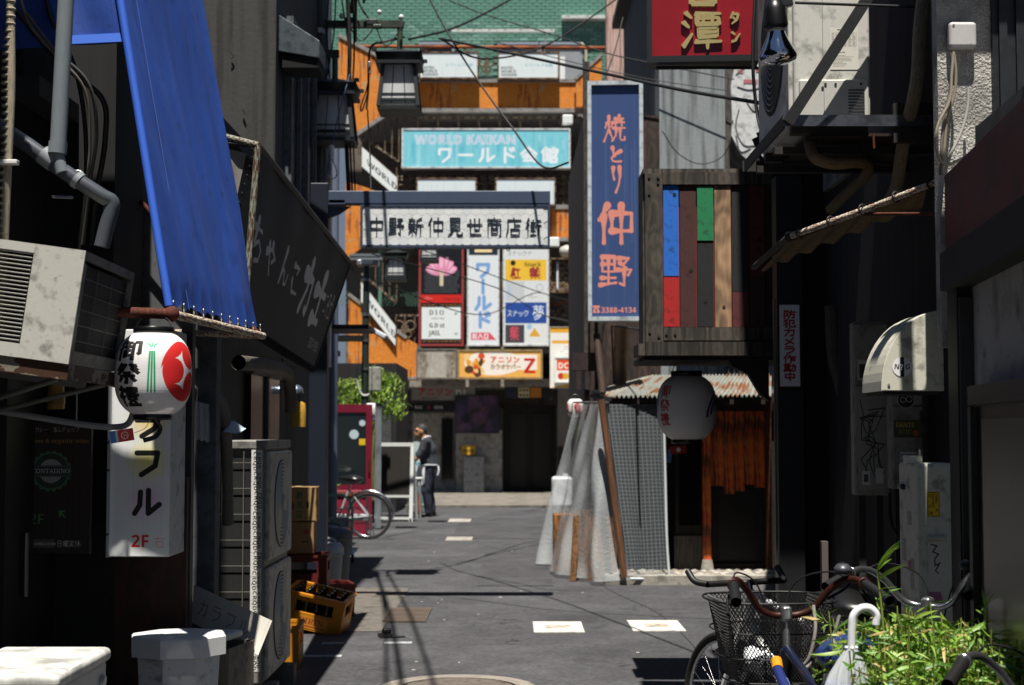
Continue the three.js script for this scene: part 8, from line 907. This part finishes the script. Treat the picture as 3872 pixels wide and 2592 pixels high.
// ---------------------------------------------------------------- the man, facing left, arms down to the menu sign
{
  const o = thing('person', 'man in dark grey T-shirt and navy trousers with white apron, bending over the menu sign', 'person', [-1.562, 0, -28.1]);
  // x: negative is where he faces; joints in metres
  const J = { hip: [0.03, 0.90, 0], chest: [-0.01, 1.24, 0], neck: [-0.05, 1.44, 0], head: [-0.12, 1.575, 0], sL: [-0.02, 1.37, 0.18], sR: [-0.02, 1.37, -0.18], eL: [-0.15, 1.12, 0.23], eR: [-0.15, 1.12, -0.22], wL: [-0.33, 0.95, 0.20], wR: [-0.34, 0.96, -0.16], kL: [-0.02, 0.49, 0.10], kR: [0.03, 0.49, -0.10], aL: [0.03, 0.09, 0.10], aR: [0.08, 0.09, -0.10] };
  const hand = (w, s) => { const l = [capsule(w, add(w, [-0.07, -0.03, 0]), 0.030, 0.034)]; for (let i = 0; i < 4; i++) { const b = add(w, [-0.085, -0.035, (i - 1.5) * 0.02]), k = add(b, [-0.035 - 0.006 * (i === 1 || i === 2), -0.022, 0]), t = add(k, [-0.012, -0.03, 0]); l.push(capsule(b, k, 0.0095, 0.009), capsule(k, t, 0.009, 0.0075)); } const tb = add(w, [-0.03, -0.02, s * 0.028]), tm = add(tb, [-0.035, -0.02, s * 0.018]); l.push(capsule(tb, tm, 0.012, 0.010), capsule(tm, add(tm, [-0.025, -0.02, -s * 0.004]), 0.010, 0.008)); return l; };
  const headF = [blob(J.head, [0.098, 0.118, 0.078]), blob(add(J.head, [-0.045, -0.07, 0]), [0.055, 0.06, 0.055]), capsule(add(J.head, [-0.09, 0.0, 0]), add(J.head, [-0.122, -0.038, 0]), 0.010, 0.014), blob(add(J.head, [0.012, -0.01, 0.08]), [0.022, 0.032, 0.012]), blob(add(J.head, [0.012, -0.01, -0.08]), [0.022, 0.032, 0.012]), capsule(add(J.head, [-0.09, -0.075, -0.02]), add(J.head, [-0.09, -0.075, 0.02]), 0.012, 0.012), blob(add(J.head, [-0.082, 0.03, 0]), [0.022, 0.014, 0.06])];
  const skinF = union([...headF, capsule(J.neck, add(J.head, [0.02, -0.07, 0]), 0.06, 0.055), capsule(J.hip, J.chest, 0.13, 0.13), capsule(J.chest, J.neck, 0.12, 0.06), capsule(J.sL, J.eL, 0.048, 0.041), capsule(J.eL, J.wL, 0.041, 0.028), capsule(J.sR, J.eR, 0.048, 0.041), capsule(J.eR, J.wR, 0.041, 0.028), ...hand(J.wL, 1), ...hand(J.wR, -1), capsule(J.hip, J.kL, 0.08, 0.055), capsule(J.kL, J.aL, 0.052, 0.036), capsule(J.hip, J.kR, 0.08, 0.055), capsule(J.kR, J.aR, 0.052, 0.036)], 0.03);
  const body = part('body', surface(skinF, [-0.5, 0.02, -0.32], [0.25, 1.72, 0.32], 0.0105), mt(0xb07f62, { r: 0.55 }), o); body.userData.label = 'skin, face and bare forearms';
  for (const s of [-1, 1]) part('eye', sph(0.010, ...add(J.head, [-0.086, 0.008, s * 0.034])), mt(0x1b1512, { r: 0.2 }), o);
  part('hair', surface((x, y, z) => Math.max(blob(add(J.head, [0.014, 0.018, 0]), [0.104, 0.118, 0.086])(x, y, z), -((x - J.head[0]) * 0.75 + (y - J.head[1]) - 0.012 + 0.02 * Math.sin(z * 60))), [-0.3, 1.45, -0.12], [0.05, 1.75, 0.12], 0.007), mt(0x2b2a2a, { r: 0.7 }), o);
  const wr = (x, y, z) => 0.005 * Math.sin(y * 24 + x * 26 + z * 30) + 0.002 * Math.sin(y * 50 - z * 60 + x * 40);
  const shirt = union([capsule(add(J.hip, [0, 0.04, 0]), J.chest, 0.165, 0.16), capsule(J.chest, add(J.neck, [0.01, -0.05, 0]), 0.15, 0.075), capsule(J.sL, J.sR, 0.075, 0.075), capsule(J.sL, mix(J.sL, J.eL, 0.92), 0.075, 0.068), capsule(J.sR, mix(J.sR, J.eR, 0.92), 0.075, 0.068)], 0.06);
  part('shirt', surface((x, y, z) => Math.max(shirt(x, y, z) + wr(x, y, z), 0.86 - y, y - 1.455 + (x + 0.05) * 0.25), [-0.32, 0.8, -0.36], [0.28, 1.52, 0.36], 0.011), mt(0x30343b, { r: 0.9 }), o);
  const tr = union([capsule(add(J.hip, [0, 0.02, 0.05]), J.kL, 0.118, 0.085), capsule(J.kL, add(J.aL, [0, 0.0, 0]), 0.085, 0.07), capsule(add(J.hip, [0, 0.02, -0.05]), J.kR, 0.118, 0.085), capsule(J.kR, add(J.aR, [0, 0.0, 0]), 0.085, 0.07)], 0.04);
  part('trousers', surface((x, y, z) => Math.max(tr(x, y, z) + wr(x, y * 0.8, z), y - 0.96, 0.055 - y), [-0.25, 0.02, -0.28], [0.26, 1.0, 0.28], 0.011), mt(0x1c2230, { r: 0.85 }), o);
  part('apron', patch([-0.16, 0.55, 0.10], [-0.04, 0.62, 0.20], [-0.05, 0.93, 0.19], [-0.20, 0.93, 0.08], 8, 8, (u, v) => 0.015 * Math.sin(u * 8 + v * 3)), mt(0xc6ccd2, { r: 0.8, d: 1 }), o); part('apron', patch([-0.2, 0.56, -0.06], [-0.16, 0.55, 0.10], [-0.20, 0.93, 0.08], [-0.19, 0.95, -0.08], 6, 6), mt(0xc6ccd2, { r: 0.8, d: 1 }), o); part('apron_tie', [tube([[-0.17, 0.945, 0.12], [0.0, 0.955, 0.185], [0.16, 0.95, 0.12], [0.19, 0.94, 0]], 0.012, 24, 6), tube([[0.19, 0.94, 0.02], [0.21, 0.85, 0.05], [0.19, 0.76, 0.06]], 0.016, 14, 6)], mt(0xc6ccd2, { r: 0.8 }), o); part('collar_towel', tube([[-0.10, 1.42, 0.06], [0.0, 1.475, 0.07], [0.05, 1.47, 0], [0.0, 1.475, -0.07], [-0.10, 1.42, -0.06]], 0.017, 30, 8), mt(0xc9ccd0, { r: 0.9 }), o);
  for (const a of [J.aL, J.aR]) part('shoe', surface(union([capsule([a[0] + 0.035, 0.045, a[2]], [a[0] - 0.12, 0.035, a[2]], 0.045, 0.036), capsule([a[0], 0.05, a[2]], [a[0], 0.09, a[2]], 0.042, 0.045)], 0.03), [a[0] - 0.2, -0.01, a[2] - 0.08], [a[0] + 0.12, 0.15, a[2] + 0.08], 0.009), mt(0x121214, { r: 0.5 }), o);
}
renderer.render(scene, camera);
